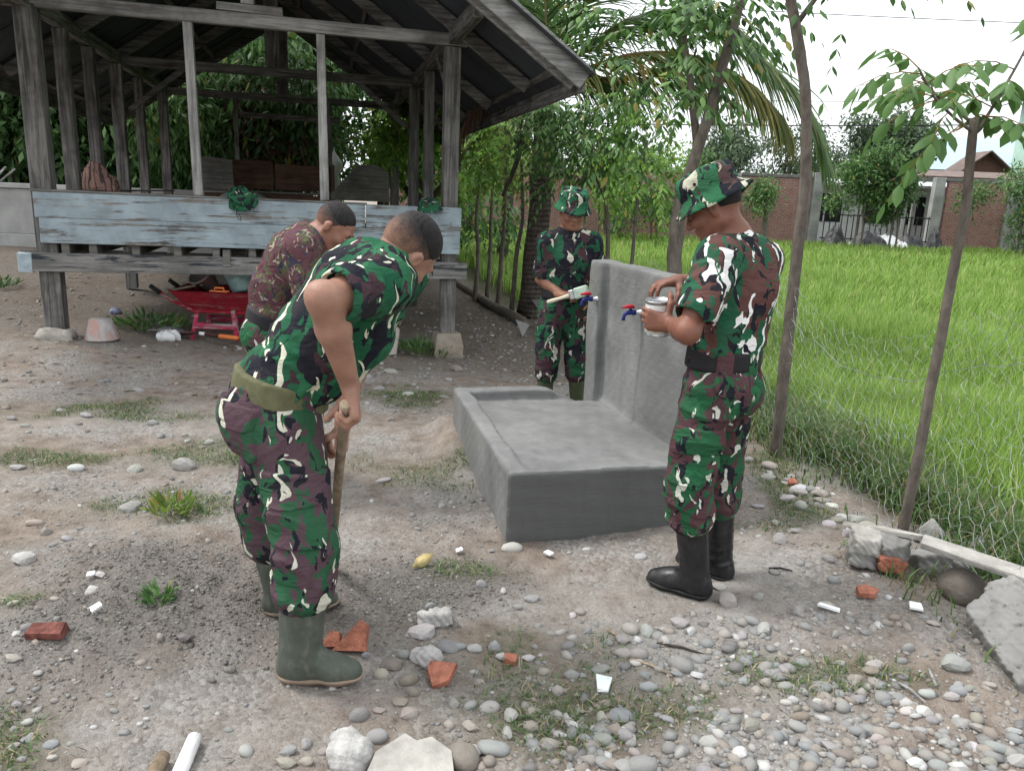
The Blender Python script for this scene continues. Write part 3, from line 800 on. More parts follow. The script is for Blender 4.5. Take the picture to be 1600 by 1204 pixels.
def person(name, label, J, P, mats, opt):
    """J joints in world space, P extra frames, mats materials, opt options"""
    g = {k: V3(v) for k, v in J.items()}
    o = opt.get('base'); root = empty('person', o, 0, label, 'person')
    org = np.array(o); e = opt.get('bulk', 1.0); res = opt.get('res', .006)
    tf = unit(P['front']); Mh = frame(P['head_f'], P['head_u']); hs = opt.get('head', 1.0)
    hc = g['head']
    tl = unit(g['shL'] - g['shR'])
    # --- body: one skin surface from head to ankles
    B = Sdf()
    tors = [('pel', 'waist', .142, .130), ('waist', 'mid', .130, .140), ('mid', 'chest', .140, .155), ('chest', 'neck', .150, .075)]
    for a, b, r0, r1 in tors: B.cap(g[a], g[b], (r0 - .022) * e, (r1 - .022) * e, .05, fl=(P.get('fl', tf), 1.35))
    B.cap(g['shL'], g['shR'], .055 * e, None, .05)
    B.cap(g['neck'], hc - Mh[2] * .05 * hs - Mh[0] * .02, .060 * hs, .056 * hs, .03)
    for s in 'LR':
        B.cap(g['neck'] + Mh[2] * .02, g['sh' + s], .042, .045, .05)
        B.cap(g['sh' + s], g['el' + s], .053 * e, .043 * e, .04)
        m = g['el' + s] * .68 + g['wr' + s] * .32
        ob = unit(unit(g['el' + s] - g['sh' + s]) - unit(g['wr' + s] - g['el' + s]))
        B.ell(g['el' + s] + ob * .022 * e, (.026 * e, .026 * e, .026 * e), None, .03)                 # point of the elbow
        mu = g['sh' + s] * .55 + g['el' + s] * .45
        B.cap(mu + ob * .014, mu + ob * .012 + (g['el' + s] - g['sh' + s]) * .18, .040 * e, .034 * e, .04)   # triceps
        B.cap(g['sh' + s] * .6 + g['el' + s] * .4 - ob * .014, g['sh' + s] * .35 + g['el' + s] * .65 - ob * .012, .040 * e, .036 * e, .04)
        fa = unit(g['wr' + s] - g['el' + s]); sd0 = unit(np.cross(fa, ob) + 1e-6)
        B.cap(g['el' + s] + sd0 * .018 - fa * .015, g['el' + s] + sd0 * .014 + fa * .11, .030 * e, .026 * e, .03)
        B.cap(g['el' + s], m, .043 * e, .045 * e, .02); B.cap(m, g['wr' + s], .044 * e, .027 * e, .02)
        B.cap(g['hip' + s], g['kn' + s], .078, .055, .05); B.cap(g['kn' + s], g['an' + s], .055, .038, .03)
        h = P.get('hand' + s)
        if h: hand_prims(B, g['wr' + s], h[0], h[1], 1 if s == 'L' else -1, h[2], h[3], opt.get('hand', 1.0))
    head_prims(B, hc, Mh, hs)
    obj('body', B.mesh('body', res, org), mats['skin'], root)
    # --- shirt, tucked in at the belt
    up = unit(P.get('belt_n', (0, 0, 1))); bc = g['waist']
    S = Sdf(); F = P.get('fl', tf); lo = opt.get('loose', .012)
    for a, b, r0, r1 in tors[:3]: S.cap(g[a], g[b], (r0 + lo) * e, (r1 + lo) * e, .05, fl=(F, 1.28))
    S.cap(g['chest'], g['neck'] - unit(g['neck'] - g['chest']) * .06, (.155 + lo) * e, .092 * e, .05, fl=(F, 1.28))
    S.cap(g['shL'], g['shR'], .072 * e, None, .05)
    for extra in P.get('shirt_extra', []): S.cap(*extra)
    for s in 'LR':
        S.cap(g['neck'] - V3(0, 0, .02), g['sh' + s], .062, .066, .05)
        ln = opt.get('sleeve' + s, opt.get('sleeve', .72))
        cu = g['sh' + s] * (1 - ln) + g['el' + s] * ln
        S.cap(g['sh' + s], cu, .073 * e, opt.get('cuff', .071) * e, .045)
    for s in 'LR':
        ln = opt.get('sleeve' + s, opt.get('sleeve', .72))
        cu = g['sh' + s] * (1 - ln) + g['el' + s] * ln; ad = unit(g['el' + s] - g['sh' + s])
        S.plane_local = None
        S.cap(cu - ad * .0 + ad * .005, cu + ad * .09, (opt.get('cuff', .071) - .012) * e, (opt.get('cuff', .071) + .0) * e, .008, 1)
    S.cap(g['neck'] + unit(P['head_u']) * .012 + unit(g['neck'] - g['chest']) * .01, hc, .066 * hs, .07 * hs, .012, 1)
    td = unit(g['chest'] - g['waist'])
    amp = opt.get('fold', .009)
    fl_ = [folds(td + tl * .35, 42, amp, 3 + opt['seed'], near(g['waist'] * .8 + g['mid'] * .2, .20)),
           folds(td * .5 + tl, 26, amp * .7, 5 + opt['seed'])]
    for s in 'LR':
        fl_.append(folds(unit(g['el' + s] - g['sh' + s]) + V3(.2, .1, .3), 48, amp * .7, 9 + opt['seed'], near(g['sh' + s] * .5 + g['el' + s] * .5, .12)))
    S.disp = addf(*fl_)
    S.plane(bc - up * .004, up)
    obj('shirt', S.mesh('shirt', res, org), mats['shirt'], root)
    # --- trousers
    T = Sdf()
    T.cap(g['pel'], g['waist'] + up * .05, .158 * e, .150 * e, .04, fl=(F, 1.25))
    hw = opt.get('thigh', .100); kw = opt.get('knee', .084)
    seat = g['pel'] - tf * .035 - V3(0, 0, .03)
    T.cap(seat + tl * .06, seat - tl * .06, .115 * e, None, .05)
    bt = opt.get('boot_top', .33)
    for s in 'LR':
        T.cap(g['hip' + s], g['kn' + s], hw * e, kw * e, .035)
        sh = g['an' + s]; tpt = g['kn' + s] + (sh - g['kn' + s]) * ((g['kn' + s][2] - bt) / (g['kn' + s][2] - sh[2]))
        T.cap(g['kn' + s], tpt + (g['kn' + s] - tpt) * .18, kw * e, kw * .98 * e, .03)
        T.cap(tpt + (g['kn' + s] - tpt) * .32, tpt + (g['kn' + s] - tpt) * .12, kw * .96 * e, kw * .84 * e, .02)
    ld = V3(0, 0, 1)
    tfs = [folds(ld + tl * .4 + tf * .2, 20, amp * .8, 21 + opt['seed'])]
    for s in 'LR':
        tfs.append(folds(ld + tl * .25 * (1 if s == 'L' else -1), 58, amp * 1.6, 25 + opt['seed'] + ord(s), near(V3(g['kn' + s][0] * .5 + g['an' + s][0] * .5, g['kn' + s][1] * .5 + g['an' + s][1] * .5, opt.get('boot_top', .33) + .055), .10)))
        tfs.append(folds(ld * .8 + tf * .7, 36, amp * .9, 31 + opt['seed'] + ord(s), near(g['hip' + s] - V3(0, 0, .08), .12)))
    T.disp = addf(*tfs)
    T.plane(bc + up * .004, -up)
    obj('trousers', T.mesh('trousers', res, org), mats['trousers'], root)
    base_L = list(T.L)
    def patch(nm, c, h, M, inf, mat, rs=None):
        q = Sdf(); q.L = list(base_L); q.bb = list(T.bb); q.disp = T.disp; q.inf = inf
        q.box(c, h, M, .006, .004, 2)
        # keep inside of the box
        fn, k, op, lip = q.L[-1]
        q.L[-1] = (fn, .004, 2, 1)
        ext = np.abs(np.asarray(M)).T @ np.asarray(h)
        me = q.mesh(nm, rs or res * .8, org, True, (V3(c) - ext - .02, V3(c) + ext + .02))
        return obj(nm, me, mat, root)
    for nm, c, h, M, inf in P.get('patches', []): patch(nm, c, h, M, inf, mats['trousers'])
    # --- belt with loops
    b = Sdf(); b.cap(g['pel'], g['waist'] + up * .05, .158 * e, .150 * e, .04, fl=(F, 1.25)); b.inf = .020
    b.plane(bc - up * .019, up, .004); b.plane(bc + up * .021, -up, .004)
    obj('belt', b.mesh('belt', .008, org), mats['belt'], root)
    for cpos in P.get('loops', []):
        q = Sdf(); q.cap(g['pel'], g['waist'] + up * .05, .158 * e, .150 * e, .04, fl=(F, 1.25)); q.inf = .0245
        rad = unit(V3(cpos) - bc); Mx = frame(rad - up * (rad @ up), up)
        q.box(cpos, (.12, .007, .032), Mx, .003, .003, 2)
        ext = np.array([.1, .1, .07])
        obj('belt_loop', q.mesh('belt_loop', .004, org, True, (V3(cpos) - ext, V3(cpos) + ext)), mats['trousers'], root)
    # --- boots
    for s in 'LR':
        an = g['an' + s]; fd = unit(P['foot' + s] * np.array([1, 1, 0])); fs = np.cross(V3(0, 0, 1), fd); gz0 = an[2] - .085
        K = Sdf()
        sh = g['kn' + s] - an; top = an + sh * ((bt - an[2]) / sh[2])
        bw_ = opt.get('boot_w', 0.0)
        K.cap(an + V3(0, 0, .01), top, .058 + bw_, .066 + bw_, .02, fl=(fs, 1.06))
        K.ell(an - fd * .018 - V3(0, 0, .035), (.060, .044, .055), frame(fd, (0, 0, 1)), .03)
        K.cap(an + fd * .02 - V3(0, 0, .005), an + fd * .115 - V3(0, 0, .036), .052, .046, .035)
        K.cap(an + fd * .11 - V3(0, 0, .040), an + fd * .165 - V3(0, 0, .046), .046, .040, .03)
        K.plane((0, 0, gz0 + .027), (0, 0, 1), .002)
        K.disp = addf(folds(V3(0, 0, 1) + fd * .5, 60, .009, 40 + opt['seed'] + ord(s), near(an + V3(0, 0, .05) + fd * .03, .075)), folds((0, 0, 1), 70, .0035, 44 + ord(s), near(an + V3(0, 0, .16), .08)))
        K.plane(top, unit(-sh), .0)
        bo = obj('boot', K.mesh('boot', res, org), mats['boot'], root)
        Q = Sdf()
        Q.cap(an - fd * .022 - V3(0, 0, .03), an + fd * .03 - V3(0, 0, .03), .058, .054, .02)
        Q.cap(an + fd * .03 - V3(0, 0, .03), an + fd * .125 - V3(0, 0, .03), .054, .058, .02)
        Q.cap(an + fd * .125 - V3(0, 0, .03), an + fd * .168 - V3(0, 0, .03), .058, .051, .02)
        Q.plane((0, 0, gz0 + .034), (0, 0, -1), .003); Q.plane((0, 0, gz0), (0, 0, 1), .002)
        obj('sole', Q.mesh('sole', .009, org), mats['sole'], bo)
    # --- head dressing
    def hp(x, y, z): return hc + (Mh.T @ V3(x, y, z)) * hs
    if opt.get('hair'):
        H = Sdf()
        H.ell(hp(-.013, 0, .033), V3(.1035, .0815, .0955) * hs, Mh, .02)
        H.plane(hp(.066, 0, .055), Mh.T @ V3(-.75, 0, .55), .03)     # front hairline
        H.plane(hp(-.055, 0, .034), Mh.T @ V3(.25, 0, 1), .05)       # thick on top
        H.disp = lambda Pp: .0022 * np.sin(Pp @ V3(310, 120, 90)) * np.sin(Pp @ V3(-80, 290, 140))
        obj('hair', H.mesh('hair', .005, org), M_HAIR, root)
        H = Sdf()
        H.ell(hp(-.013, 0, .031), V3(.1012, .0793, .0932) * hs, Mh, .02)
        H.plane(hp(.058, 0, .05), Mh.T @ V3(-.80, 0, .5), .03)
        H.plane(hp(-.04, 0, -.040), Mh.T @ V3(-.2, 0, 1), .01)
        fo = obj('shaved_sides', H.mesh('shaved_sides', .005, org), stubble(mats['skin'], hp(0, 0, -.03) - org, Mh), root)
    else:
        H = Sdf()
        H.ell(hp(-.013, 0, .031), V3(.102, .080, .0935) * hs, Mh, .02)
        H.plane(hp(.05, 0, .03), Mh.T @ V3(-.8, 0, .5), .02); H.plane(hp(-.03, 0, -.02), Mh.T @ V3(-.2, 0, 1), .02)
        obj('hair', H.mesh('hair', .006, org), M_HAIR, root)
        hat(root, org, hp(-.010, 0, opt.get('hat_z', .040)), Mh, mats['hat'], opt.get('hat', 1.0) * hs, opt['seed'])
    for s in (-1, 1):
        m = MB(); m.lathe([(.0001, -.0125), (.008, -.0095), (.0124, -.002), (.0124, .002), (.008, .0095), (.0001, .0125)], 12)
        eo = m.build('eye', M_EYEW, root, True, Vector(hp(.0808, .033 * s, -.0005) - org))
        m = MB(); m.lathe([(.0045, 0), (.0035, .0016), (.0001, .002)], 10, M=Matrix(np.stack([Mh[1], Mh[2], Mh[0]]).T.tolist()), cap0=True)
        m.build('iris', M_EYED, eo, True, Vector(Mh[0] * .0118 - Mh[2] * .003))
        m = MB(); q0 = [hp(.097, (.016 + .012 * i) * s, .028 + .005 * math.sin(i * 1.5)) - org for i in range(4)]
        m.tube(q0, [.0022, .0035, .003, .0016], 6).build('eyebrow', M_HAIR, root)
        MB().tube([hp(.0895 + .0035 * math.sin(math.pi * i / 4), (.020 + .0065 * i) * s, -.002 - .003 * math.sin(math.pi * i / 4)) - org for i in range(5)], [.0008, .0013, .0015, .0013, .0008], 5).build('lash_shade', M_HAIR, root)  # dark lash line along the lower lid, drawn in to deepen the eye shading
    for zz, r_ in ((-.0545, .0042), (-.0655, .0048)):
        MB().tube([hp(.0965 - .006 * abs(i - 2) ** 1.5 * .5, (i - 2) * .0085, zz + .001 * abs(i - 2)) - org for i in range(5)], [.0015, r_ * .9, r_, r_ * .9, .0015], 6).build('lip', M_LIP, root, True)
    return root

def hat(root, org, c, M, mat, sc, seed, name='hat', squash=1.0):
    A = Matrix((M.T).tolist())
    prof = [(.099, .016), (.112, .002), (.128, -.016), (.138, -.026), (.140, -.023), (.130, -.011), (.115, .009), (.1035, .026), (.1035, .032), (.104, .060), (.101, .082), (.095, .098), (.086, .106), (.060, .111), (.028, .113), (.001, .1135)]
    def wob(p, t, i):
        rr = math.hypot(p.x, p.y); k = max(0, rr - .105) / .05
        z = p.z + k * (.014 * math.sin(2 * t + seed) + .008 * math.sin(3 * t + seed * 2) + .004 * math.sin(7 * t))
        if i > 8: z += .004 * math.sin(3 * t + seed) + .003 * math.sin(5 * t + i)
        wv = 1 + (.012 * math.sin(4 * t + i + seed) if i > 7 else 0)
        return Vector((p.x * 1.13 * wv, p.y * .95 * wv, z * squash)) * sc
    m = MB(); m.lathe(prof, 48, Vector(c - org), A, False, True, wob)
    ho = m.build(name, mat, root, True)
    for a in (.9, 1.35, 4.9, 5.35):          # vent eyelets in the crown
        e = MB(); d = Vector((math.cos(a) * 1.13, math.sin(a) * .95, 0)) * .1045 * sc + Vector((0, 0, .066 * sc))
        dn = Vector((math.cos(a), math.sin(a), .15)).normalized(); q = dn.to_track_quat('Z', 'Y').to_matrix()
        e.lathe([(.0062, -.002), (.0065, .001), (.004, .002), (.003, 0)], 10, Vector(c - org) + A @ d, A @ q)
        e.build('eyelet', M_BELT_D, ho, True)
    return ho

CURL_GRIP = [(58, 72, 42), (60, 74, 44), (62, 76, 46), (62, 78, 48)]
CURL_REST = [(22, 28, 18), (26, 30, 20), (30, 34, 22), (34, 36, 24)]
TH_GRIP = [(.55, .55, .62), (.1, .6, .75), (-.5, .45, .7)]
TH_REST = [(.75, .6, .25), (.45, .85, .3), (.25, .9, .35)]

# the digger at the left, bent over a tool handle
A_J = dict(pel=(-.775, 2.455, .86), waist=(-.765, 2.455, .945), mid=(-.63, 2.475, 1.12), chest=(-.515, 2.50, 1.265), neck=(-.43, 2.525, 1.335),
           head=(-.368, 2.57, 1.395), shR=(-.415, 2.35, 1.305), shL=(-.40, 2.68, 1.31), elR=(-.528, 2.12, 1.285), wrR=(-.495, 2.275, 1.005),
           elL=(-.575, 2.78, 1.03), wrL=(-.605, 2.655, .765), hipR=(-.722, 2.375, .83), hipL=(-.800, 2.54, .83), knR=(-.640, 2.275, .46), knL=(-.885, 2.615, .46),
           anR=(-.660, 2.235, .085), anL=(-.835, 2.64, .085))
fA = unit((.93, .36, 0))
A_P = dict(front=unit((.65, .22, -.72)), fl=unit((.70, .3, -.62)), head_f=(.40, .55, -.74), head_u=(.74, .20, .64), belt_n=unit((.24, .06, .97)),
           footR=V3(1, .03, 0), footL=V3(.9, .35, 0),
           handR=((.20, -.15, -.95), (.95, .15, .2), CURL_GRIP, TH_GRIP),
           handL=((.05, -.55, -.83), (.85, .45, -.2), CURL_GRIP, TH_GRIP),
           shirt_extra=[((-.64, 2.45, 1.02), (-.50, 2.48, 1.12), .12, .105, .06)],
           loops=[(-.85, 2.30, .92), (-.62, 2.33, .95), (-.93, 2.44, .91)],
           patches=[('cargo_pocket', (-.655, 2.235, .60), (.085, .075, .085), frame((1, .15, 0), (0.05, 0, 1)), .012),
                    ('pocket_flap', (-.665, 2.235, .675), (.09, .08, .032), frame((1, .15, 0), (0.05, 0, 1)), .017),
                    ('back_pocket', (-.86, 2.33, .835), (.065, .09, .07), frame((.85, .55, 0), (.1, 0, 1)), .008),
                    ('pocket_flap', (-.86, 2.33, .885), (.068, .09, .026), frame((.85, .55, 0), (.1, 0, 1)), .012)])
person('person', 'person in green camouflage shirt bent forward gripping a tool handle, dusty green boots', A_J, A_P,
       dict(skin=SKIN_A, shirt=M_A_SHIRT, trousers=M_A_TROU, belt=M_BELT_A, boot=M_BOOT_A, sole=M_SOLE_A),
       dict(base=(-.74, 2.42, 0), bulk=1.09, res=.0058, loose=.016, sleeve=.70, cuff=.072, thigh=.105, knee=.092, boot_top=.30, seed=1, hair=True, head=1.04, hand=1.16, fold=.020, boot_w=.010))
# the man with a paint tin at the right
D_J = dict(pel=(.83, 2.99, .91), waist=(.835, 2.995, 1.005), mid=(.85, 3.0, 1.12), chest=(.862, 3.0, 1.275), neck=(.835, 3.0, 1.455), head=(.735, 2.985, 1.575),
           shL=(.742, 2.875, 1.395), shR=(.962, 3.10, 1.375), elL=(.632, 2.765, 1.135), wrL=(.612, 2.975, 1.125), elR=(.87, 3.30, 1.19), wrR=(.672, 3.205, 1.275),
           hipL=(.765, 2.92, .86), hipR=(.895, 3.055, .86), knL=(.722, 2.90, .50), knR=(.895, 3.09, .50), anL=(.790, 2.905, .085), anR=(.930, 3.075, .085))
fD = unit((-.75, .66, 0))
D_P = dict(front=fD, head_f=(-.80, .34, -.49), head_u=(-.42, .12, .88), belt_n=(0, 0, 1), footL=V3(-.83, .50, 0), footR=V3(-.7, .7, 0),
           handL=((-.86, .42, .12), (-.42, -.90, .02), [(30, 42, 30), (34, 44, 30), (38, 46, 32), (42, 50, 34)], [(.95, .05, .25), (.75, .3, .6), (.45, .35, .8)]),
           handR=((-.83, -.46, -.12), (-.25, -.05, .96), [(12, 38, 30), (10, 36, 30), (14, 40, 32), (20, 46, 36)], [(.7, .5, .45), (.4, .6, .7), (.1, .6, .8)]),
           loops=[(.80, 2.84, 1.0), (.93, 2.88, 1.0), (1.0, 2.96, 1.0)],
           patches=[('cargo_pocket', (.70, 2.82, .62), (.075, .08, .085), frame((-.75, .66, 0), (0, 0, 1)), .012),
                    ('pocket_flap', (.705, 2.815, .70), (.08, .085, .032), frame((-.75, .66, 0), (0, 0, 1)), .017),
                    ('back_pocket', (.86, 2.86, .87), (.07, .09, .062), frame((.55, .83, 0), (0, 0, 1)), .008),
                    ('pocket_flap', (.86, 2.86, .915), (.073, .09, .026), frame((.55, .83, 0), (0, 0, 1)), .012)])
D_P['patches'][2] = ('back_pocket', (.84, 2.85, .87), (.09, .065, .065), frame((.62, -.78, 0), (0, 0, 1)), .008)
D_P['patches'][3] = ('pocket_flap', (.84, 2.85, .92), (.09, .068, .026), frame((.62, -.78, 0), (0, 0, 1)), .012)
person('person', 'person in camouflage bucket hat and black boots holding a paint tin', D_J, D_P,
       dict(skin=SKIN_D, shirt=M_D_SHIRT, trousers=M_D_TROU, belt=M_BELT_D, boot=M_BOOT_D, sole=M_SOLE_D, hat=M_HAT_D),
       dict(base=(.84, 2.99, 0), bulk=1.0, res=.006, loose=.020, sleeve=.70, cuff=.080, thigh=.098, knee=.090, boot_top=.34, seed=2, head=1.0, hand=1.05, fold=.018))
# the man behind the wash basin with a brush
C_J = dict(pel=(.345, 5.45, .85), waist=(.348, 5.45, .945), mid=(.352, 5.445, 1.06), chest=(.36, 5.435, 1.20), neck=(.365, 5.425, 1.375), head=(.362, 5.375, 1.505),
           shR=(.212, 5.425, 1.285), shL=(.508, 5.455, 1.295), elR=(.18, 5.455, 1.035), wrR=(.315, 5.305, .945), elL=(.60, 5.52, 1.05), wrL=(.56, 5.36, .88),
           hipR=(.265, 5.45, .82), hipL=(.430, 5.465, .82), knR=(.245, 5.41, .47), knL=(.455, 5.45, .47), anR=(.235, 5.45, .085), anL=(.495, 5.49, .085))
C_P = dict(front=unit((-.05, -1, 0)), head_f=(.14, -.93, -.26), head_u=(.06, -.22, .96), belt_n=(0, 0, 1), footR=V3(-.2, -1, 0), footL=V3(.25, -1, 0),
           handR=((.85, -.42, .05), (-.1, -.45, .85), CURL_GRIP, TH_GRIP), handL=((-.2, -.6, -.7), (.8, -.3, .2), CURL_REST, TH_REST),
           loops=[], patches=[('cargo_pocket', (.19, 5.42, .60), (.08, .09, .08), frame((0, 1, 0), (0, 0, 1)), .012), ('pocket_flap', (.19, 5.42, .675), (.085, .095, .03), frame((0, 1, 0), (0, 0, 1)), .017)])
person('person', 'person in dark camouflage and bucket hat standing behind the basin with a brush', C_J, C_P,
       dict(skin=SKIN_C, shirt=M_C_SHIRT, trousers=M_C_TROU, belt=M_BELT_D, boot=M_BOOT_C, sole=M_SOLE_D, hat=M_HAT_C),
       dict(base=(.36, 5.46, 0), bulk=.97, res=.009, loose=.014, sleeve=.80, cuff=.074, boot_top=.34, seed=3, head=1.0, fold=.015))
# the man bending down behind the digger
B_J = dict(pel=(-1.27, 4.0, .84), waist=(-1.265, 4.0, .91), mid=(-1.225, 4.0, 1.10), chest=(-1.13, 4.0, 1.255), neck=(-1.04, 4.0, 1.345), head=(-.945, 4.0, 1.395),
           shR=(-1.085, 3.845, 1.285), shL=(-1.055, 4.165, 1.29), elR=(-1.02, 3.80, 1.01), wrR=(-.92, 3.86, .79), elL=(-.98, 4.2, 1.02), wrL=(-.88, 4.12, .80),
           hipR=(-1.27, 3.92, .82), hipL=(-1.265, 4.09, .82), knR=(-1.20, 3.89, .45), knL=(-1.21, 4.12, .45), anR=(-1.24, 3.88, .085), anL=(-1.25, 4.12, .085))
B_P = dict(front=unit((.72, 0, -.69)), head_f=(.74, -.10, -.66), head_u=(.66, 0, .75), belt_n=unit((.3, 0, .95)), footR=V3(1, -.1, 0), footL=V3(1, .1, 0),
           handR=((.35, .2, -.9), (.6, -.7, 0), CURL_REST, TH_REST), handL=((.35, -.2, -.9), (.6, .7, 0), CURL_REST, TH_REST), loops=[], patches=[])
person('person', 'person in maroon camouflage shirt bending down behind the digger, bare head', B_J, B_P,
       dict(skin=SKIN_B, shirt=M_B_SHIRT, trousers=M_D_TROU, belt=M_BELT_D, boot=M_BOOT_C, sole=M_SOLE_D),
       dict(base=(-1.24, 4.0, 0), bulk=1.02, res=.009, loose=.018, sleeve=.75, cuff=.072, boot_top=.34, seed=4, hair=True, head=1.02, fold=.020))
# ------------------------------------------------------------------ vegetation helpers
def leafmat(name, dark, mid, light, odd=None, oddp=.04, transl=.3, rough=.5):
    t = NT(name)
    rnd = t.n('NewGeometry').outputs['Random Per Island']
    n = t.noise(t.coord(), 1.4, 3, .5)
    f = t.math('ADD', t.math('MULTIPLY', rnd, .65), t.math('MULTIPLY', n, .35))
    st = [(.15, dark), (.5, mid), (.85, light)]
    col = t.ramp(f, st)
    if odd: col = t.mix(t.math('GREATER_THAN', t.math('FRACT', t.math('MULTIPLY', rnd, 37.7)), 1 - oddp), col, odd)
    return t.done(col, rough, None, .35, transl=transl)
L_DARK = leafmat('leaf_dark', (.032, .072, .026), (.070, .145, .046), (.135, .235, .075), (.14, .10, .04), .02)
L_MID = leafmat('leaf_mid', (.042, .100, .032), (.092, .190, .055), (.165, .295, .085), (.25, .22, .05), .03)
L_FRESH = leafmat('leaf_fresh', (.085, .180, .032), (.165, .32, .055), (.28, .46, .095), (.30, .30, .06), .03, .38)
L_YEL = leafmat('leaf_yellowgreen', (.095, .160, .032), (.17, .26, .05), (.28, .34, .08), (.34, .20, .05), .05, .35)
L_DEAD = leafmat('leaf_dead', (.055, .030, .020), (.12, .068, .042), (.21, .13, .085), None, 0, .15, .8)
L_FAR = leafmat('leaf_far', (.050, .082, .046), (.090, .140, .075), (.14, .20, .105), None, 0, .25)  # distance haze is put into these paler, greyer leaf colours
L_FROND = leafmat('frond_green', (.040, .085, .028), (.080, .145, .048), (.14, .22, .075), (.24, .21, .08), .06, .3, .4)
L_FRONDY = leafmat('frond_yellowing', (.085, .125, .040), (.18, .20, .060), (.36, .31, .10), (.24, .16, .06), .08, .3, .5)
L_RICE = leafmat('rice_blade', (.13, .235, .040), (.24, .385, .075), (.36, .53, .13), (.48, .52, .20), .08, .45)
L_GRASS = leafmat('grass_blade', (.040, .090, .020), (.080, .160, .036), (.14, .23, .065), (.26, .22, .11), .16, .3)
L_TURF = leafmat('turf_blade', (.045, .095, .028), (.085, .160, .050), (.15, .22, .08), (.36, .30, .19), .22, .25)
def barkmat(name, lo, hi, ring=0):
    t = NT(name); c = t.coord((1, 1, .35)); n = t.noise(c, 22, 6, .7, .4); n2 = t.noise(t.coord(), 5, 4, .6)
    col = t.ramp(n, [(.3, lo), (.7, hi)])
    col = t.mix(t.ramp(n2, [(.5, 0), (.7, .5)]), col, tuple(x * 1.35 for x in hi))
    nb = t.bump(n, .6, .02)
    if ring: nb = t.bump(t.n('TexWave', {'bands_direction': 'Z'}, Vector=t.coord(), Scale=ring, Distortion=2.5, Detail=2).outputs[0], .8, .03, nb)
    return t.done(col, .9, nb, .15)
B_GREY, B_DARK, B_PALM = barkmat('bark_grey', (.075, .062, .052), (.19, .165, .14)), barkmat('bark_dark', (.030, .025, .020), (.085, .07, .058)), barkmat('bark_palm', (.035, .028, .024), (.13, .11, .095), 4.5)

def unitv(a): return a / (np.linalg.norm(a, axis=1, keepdims=True) + 1e-9)
def leaf_arrays(P, A, Nn, Ln, Wd, kind=1):
    """leaf blades as arrays: P base, A axis, Nn normal; kind 0 two triangles, 1 six-cornered and creased"""
    A = unitv(A); S = unitv(np.cross(A, Nn)); U = np.cross(S, A); n = len(P)
    Ln = np.asarray(Ln)[:, None] * np.ones((n, 1)); Wd = np.asarray(Wd)[:, None] * np.ones((n, 1))
    if kind == 0:
        V = np.stack([P, P + A * Ln * .45 + S * Wd * .5 - U * Wd * .18, P + A * Ln - U * Ln * .12, P + A * Ln * .45 - S * Wd * .5 - U * Wd * .18], 1)
        F = np.array([(0, 1, 2), (0, 2, 3)])
        k = 4
    else:
        q = lambda a, b, dz: P + A * Ln * a + S * Wd * b - U * (Wd * abs(b) * .45 + Ln * dz)
        V = np.stack([P, q(.28, .42, .0), q(.62, .42, .05), q(1, 0, .22), q(.62, -.42, .05), q(.28, -.42, .0), q(.45, 0, .02)], 1)
        F = np.array([(0, 1, 6), (1, 2, 6), (2, 3, 6), (3, 4, 6), (4, 5, 6), (5, 0, 6)]); k = 7
    Fa = (np.arange(n)[:, None, None] * k + F[None]).reshape(-1, 3)
    return V.reshape(-1, 3), Fa
def cat(parts):
    Vs = []; Fs = []; b = 0
    for V, F in parts: Vs.append(V); Fs.append(F + b); b += len(V)
    return np.concatenate(Vs), np.concatenate(Fs)
def crown_pts(rng, blobs, n, shell=.55):
    w = np.array([b[3] * b[4] * b[5] for b in blobs]) ** .75; w /= w.sum()
    k = rng.choice(len(blobs), n, p=w); B = np.array(blobs, float)[k]
    d = unitv(rng.normal(size=(n, 3))); r = (shell + (1 - shell) * rng.random(n)) ** .8
    r = np.where(rng.random(n) < .25, rng.random(n) ** .5, r)
    return B[:, :3] + d * r[:, None] * B[:, 3:6], d
def crown(rng, blobs, n, ln, wd, droop=.5, kind=0, clump=0):
    P, d = crown_pts(rng, blobs, n if not clump else n // clump)
    if clump:
        P = np.repeat(P, clump, 0) + rng.normal(size=(len(P) * clump, 3)) * ln * .9; d = np.repeat(d, clump, 0)
    A = d * .55 + rng.normal(size=P.shape) * .55 + np.array([0, 0, -droop])
    Nn = rng.normal(size=P.shape) * .6 + np.array([0, 0, 1.]) + d * .3
    s = rng.uniform(.65, 1.3, len(P))
    return leaf_arrays(P, A, Nn, ln * s, wd * s, kind)
def pinnate(rng, P, A, L, pairs, ln, wd, droop=.35, kind=1):
    """compound leaves: leaflets in pairs along a drooping rachis"""
    A = unitv(A); up = np.array([0, 0, 1.]); S = unitv(np.cross(A, up) + 1e-4); out = []
    n = len(P)
    for k in range(pairs + 1):
        f = .22 + .78 * k / pairs
        q = P + A * (L * f)[:, None] - up * (L * droop * f * f)[:, None]
        dirn = unitv(A - up * (2 * droop * f))
        for sg in ((-1, 1) if k < pairs else (0,)):
            a = dirn * (.55 if sg else 1) + S * sg * .85 - up * .45 + rng.normal(size=(n, 3)) * .18
            sc = rng.uniform(.8, 1.15, n) * (1 - .25 * abs(f - .6))
            out.append(leaf_arrays(q, a, up + rng.normal(size=(n, 3)) * .25, ln * sc, wd * sc, kind))
    return cat(out)
def rib_lines(P, A, L, droop, r=.003, seg=3):
    A = unitv(A); up = np.array([0, 0, 1.]); m = MB()
    for p, a, l in zip(P, A, L): m.tube([p + a * l * f - up * l * droop * f * f for f in np.linspace(0, 1, seg + 1)], [r, r * .8, r * .6, r * .35][:seg + 1], 4)
    return m
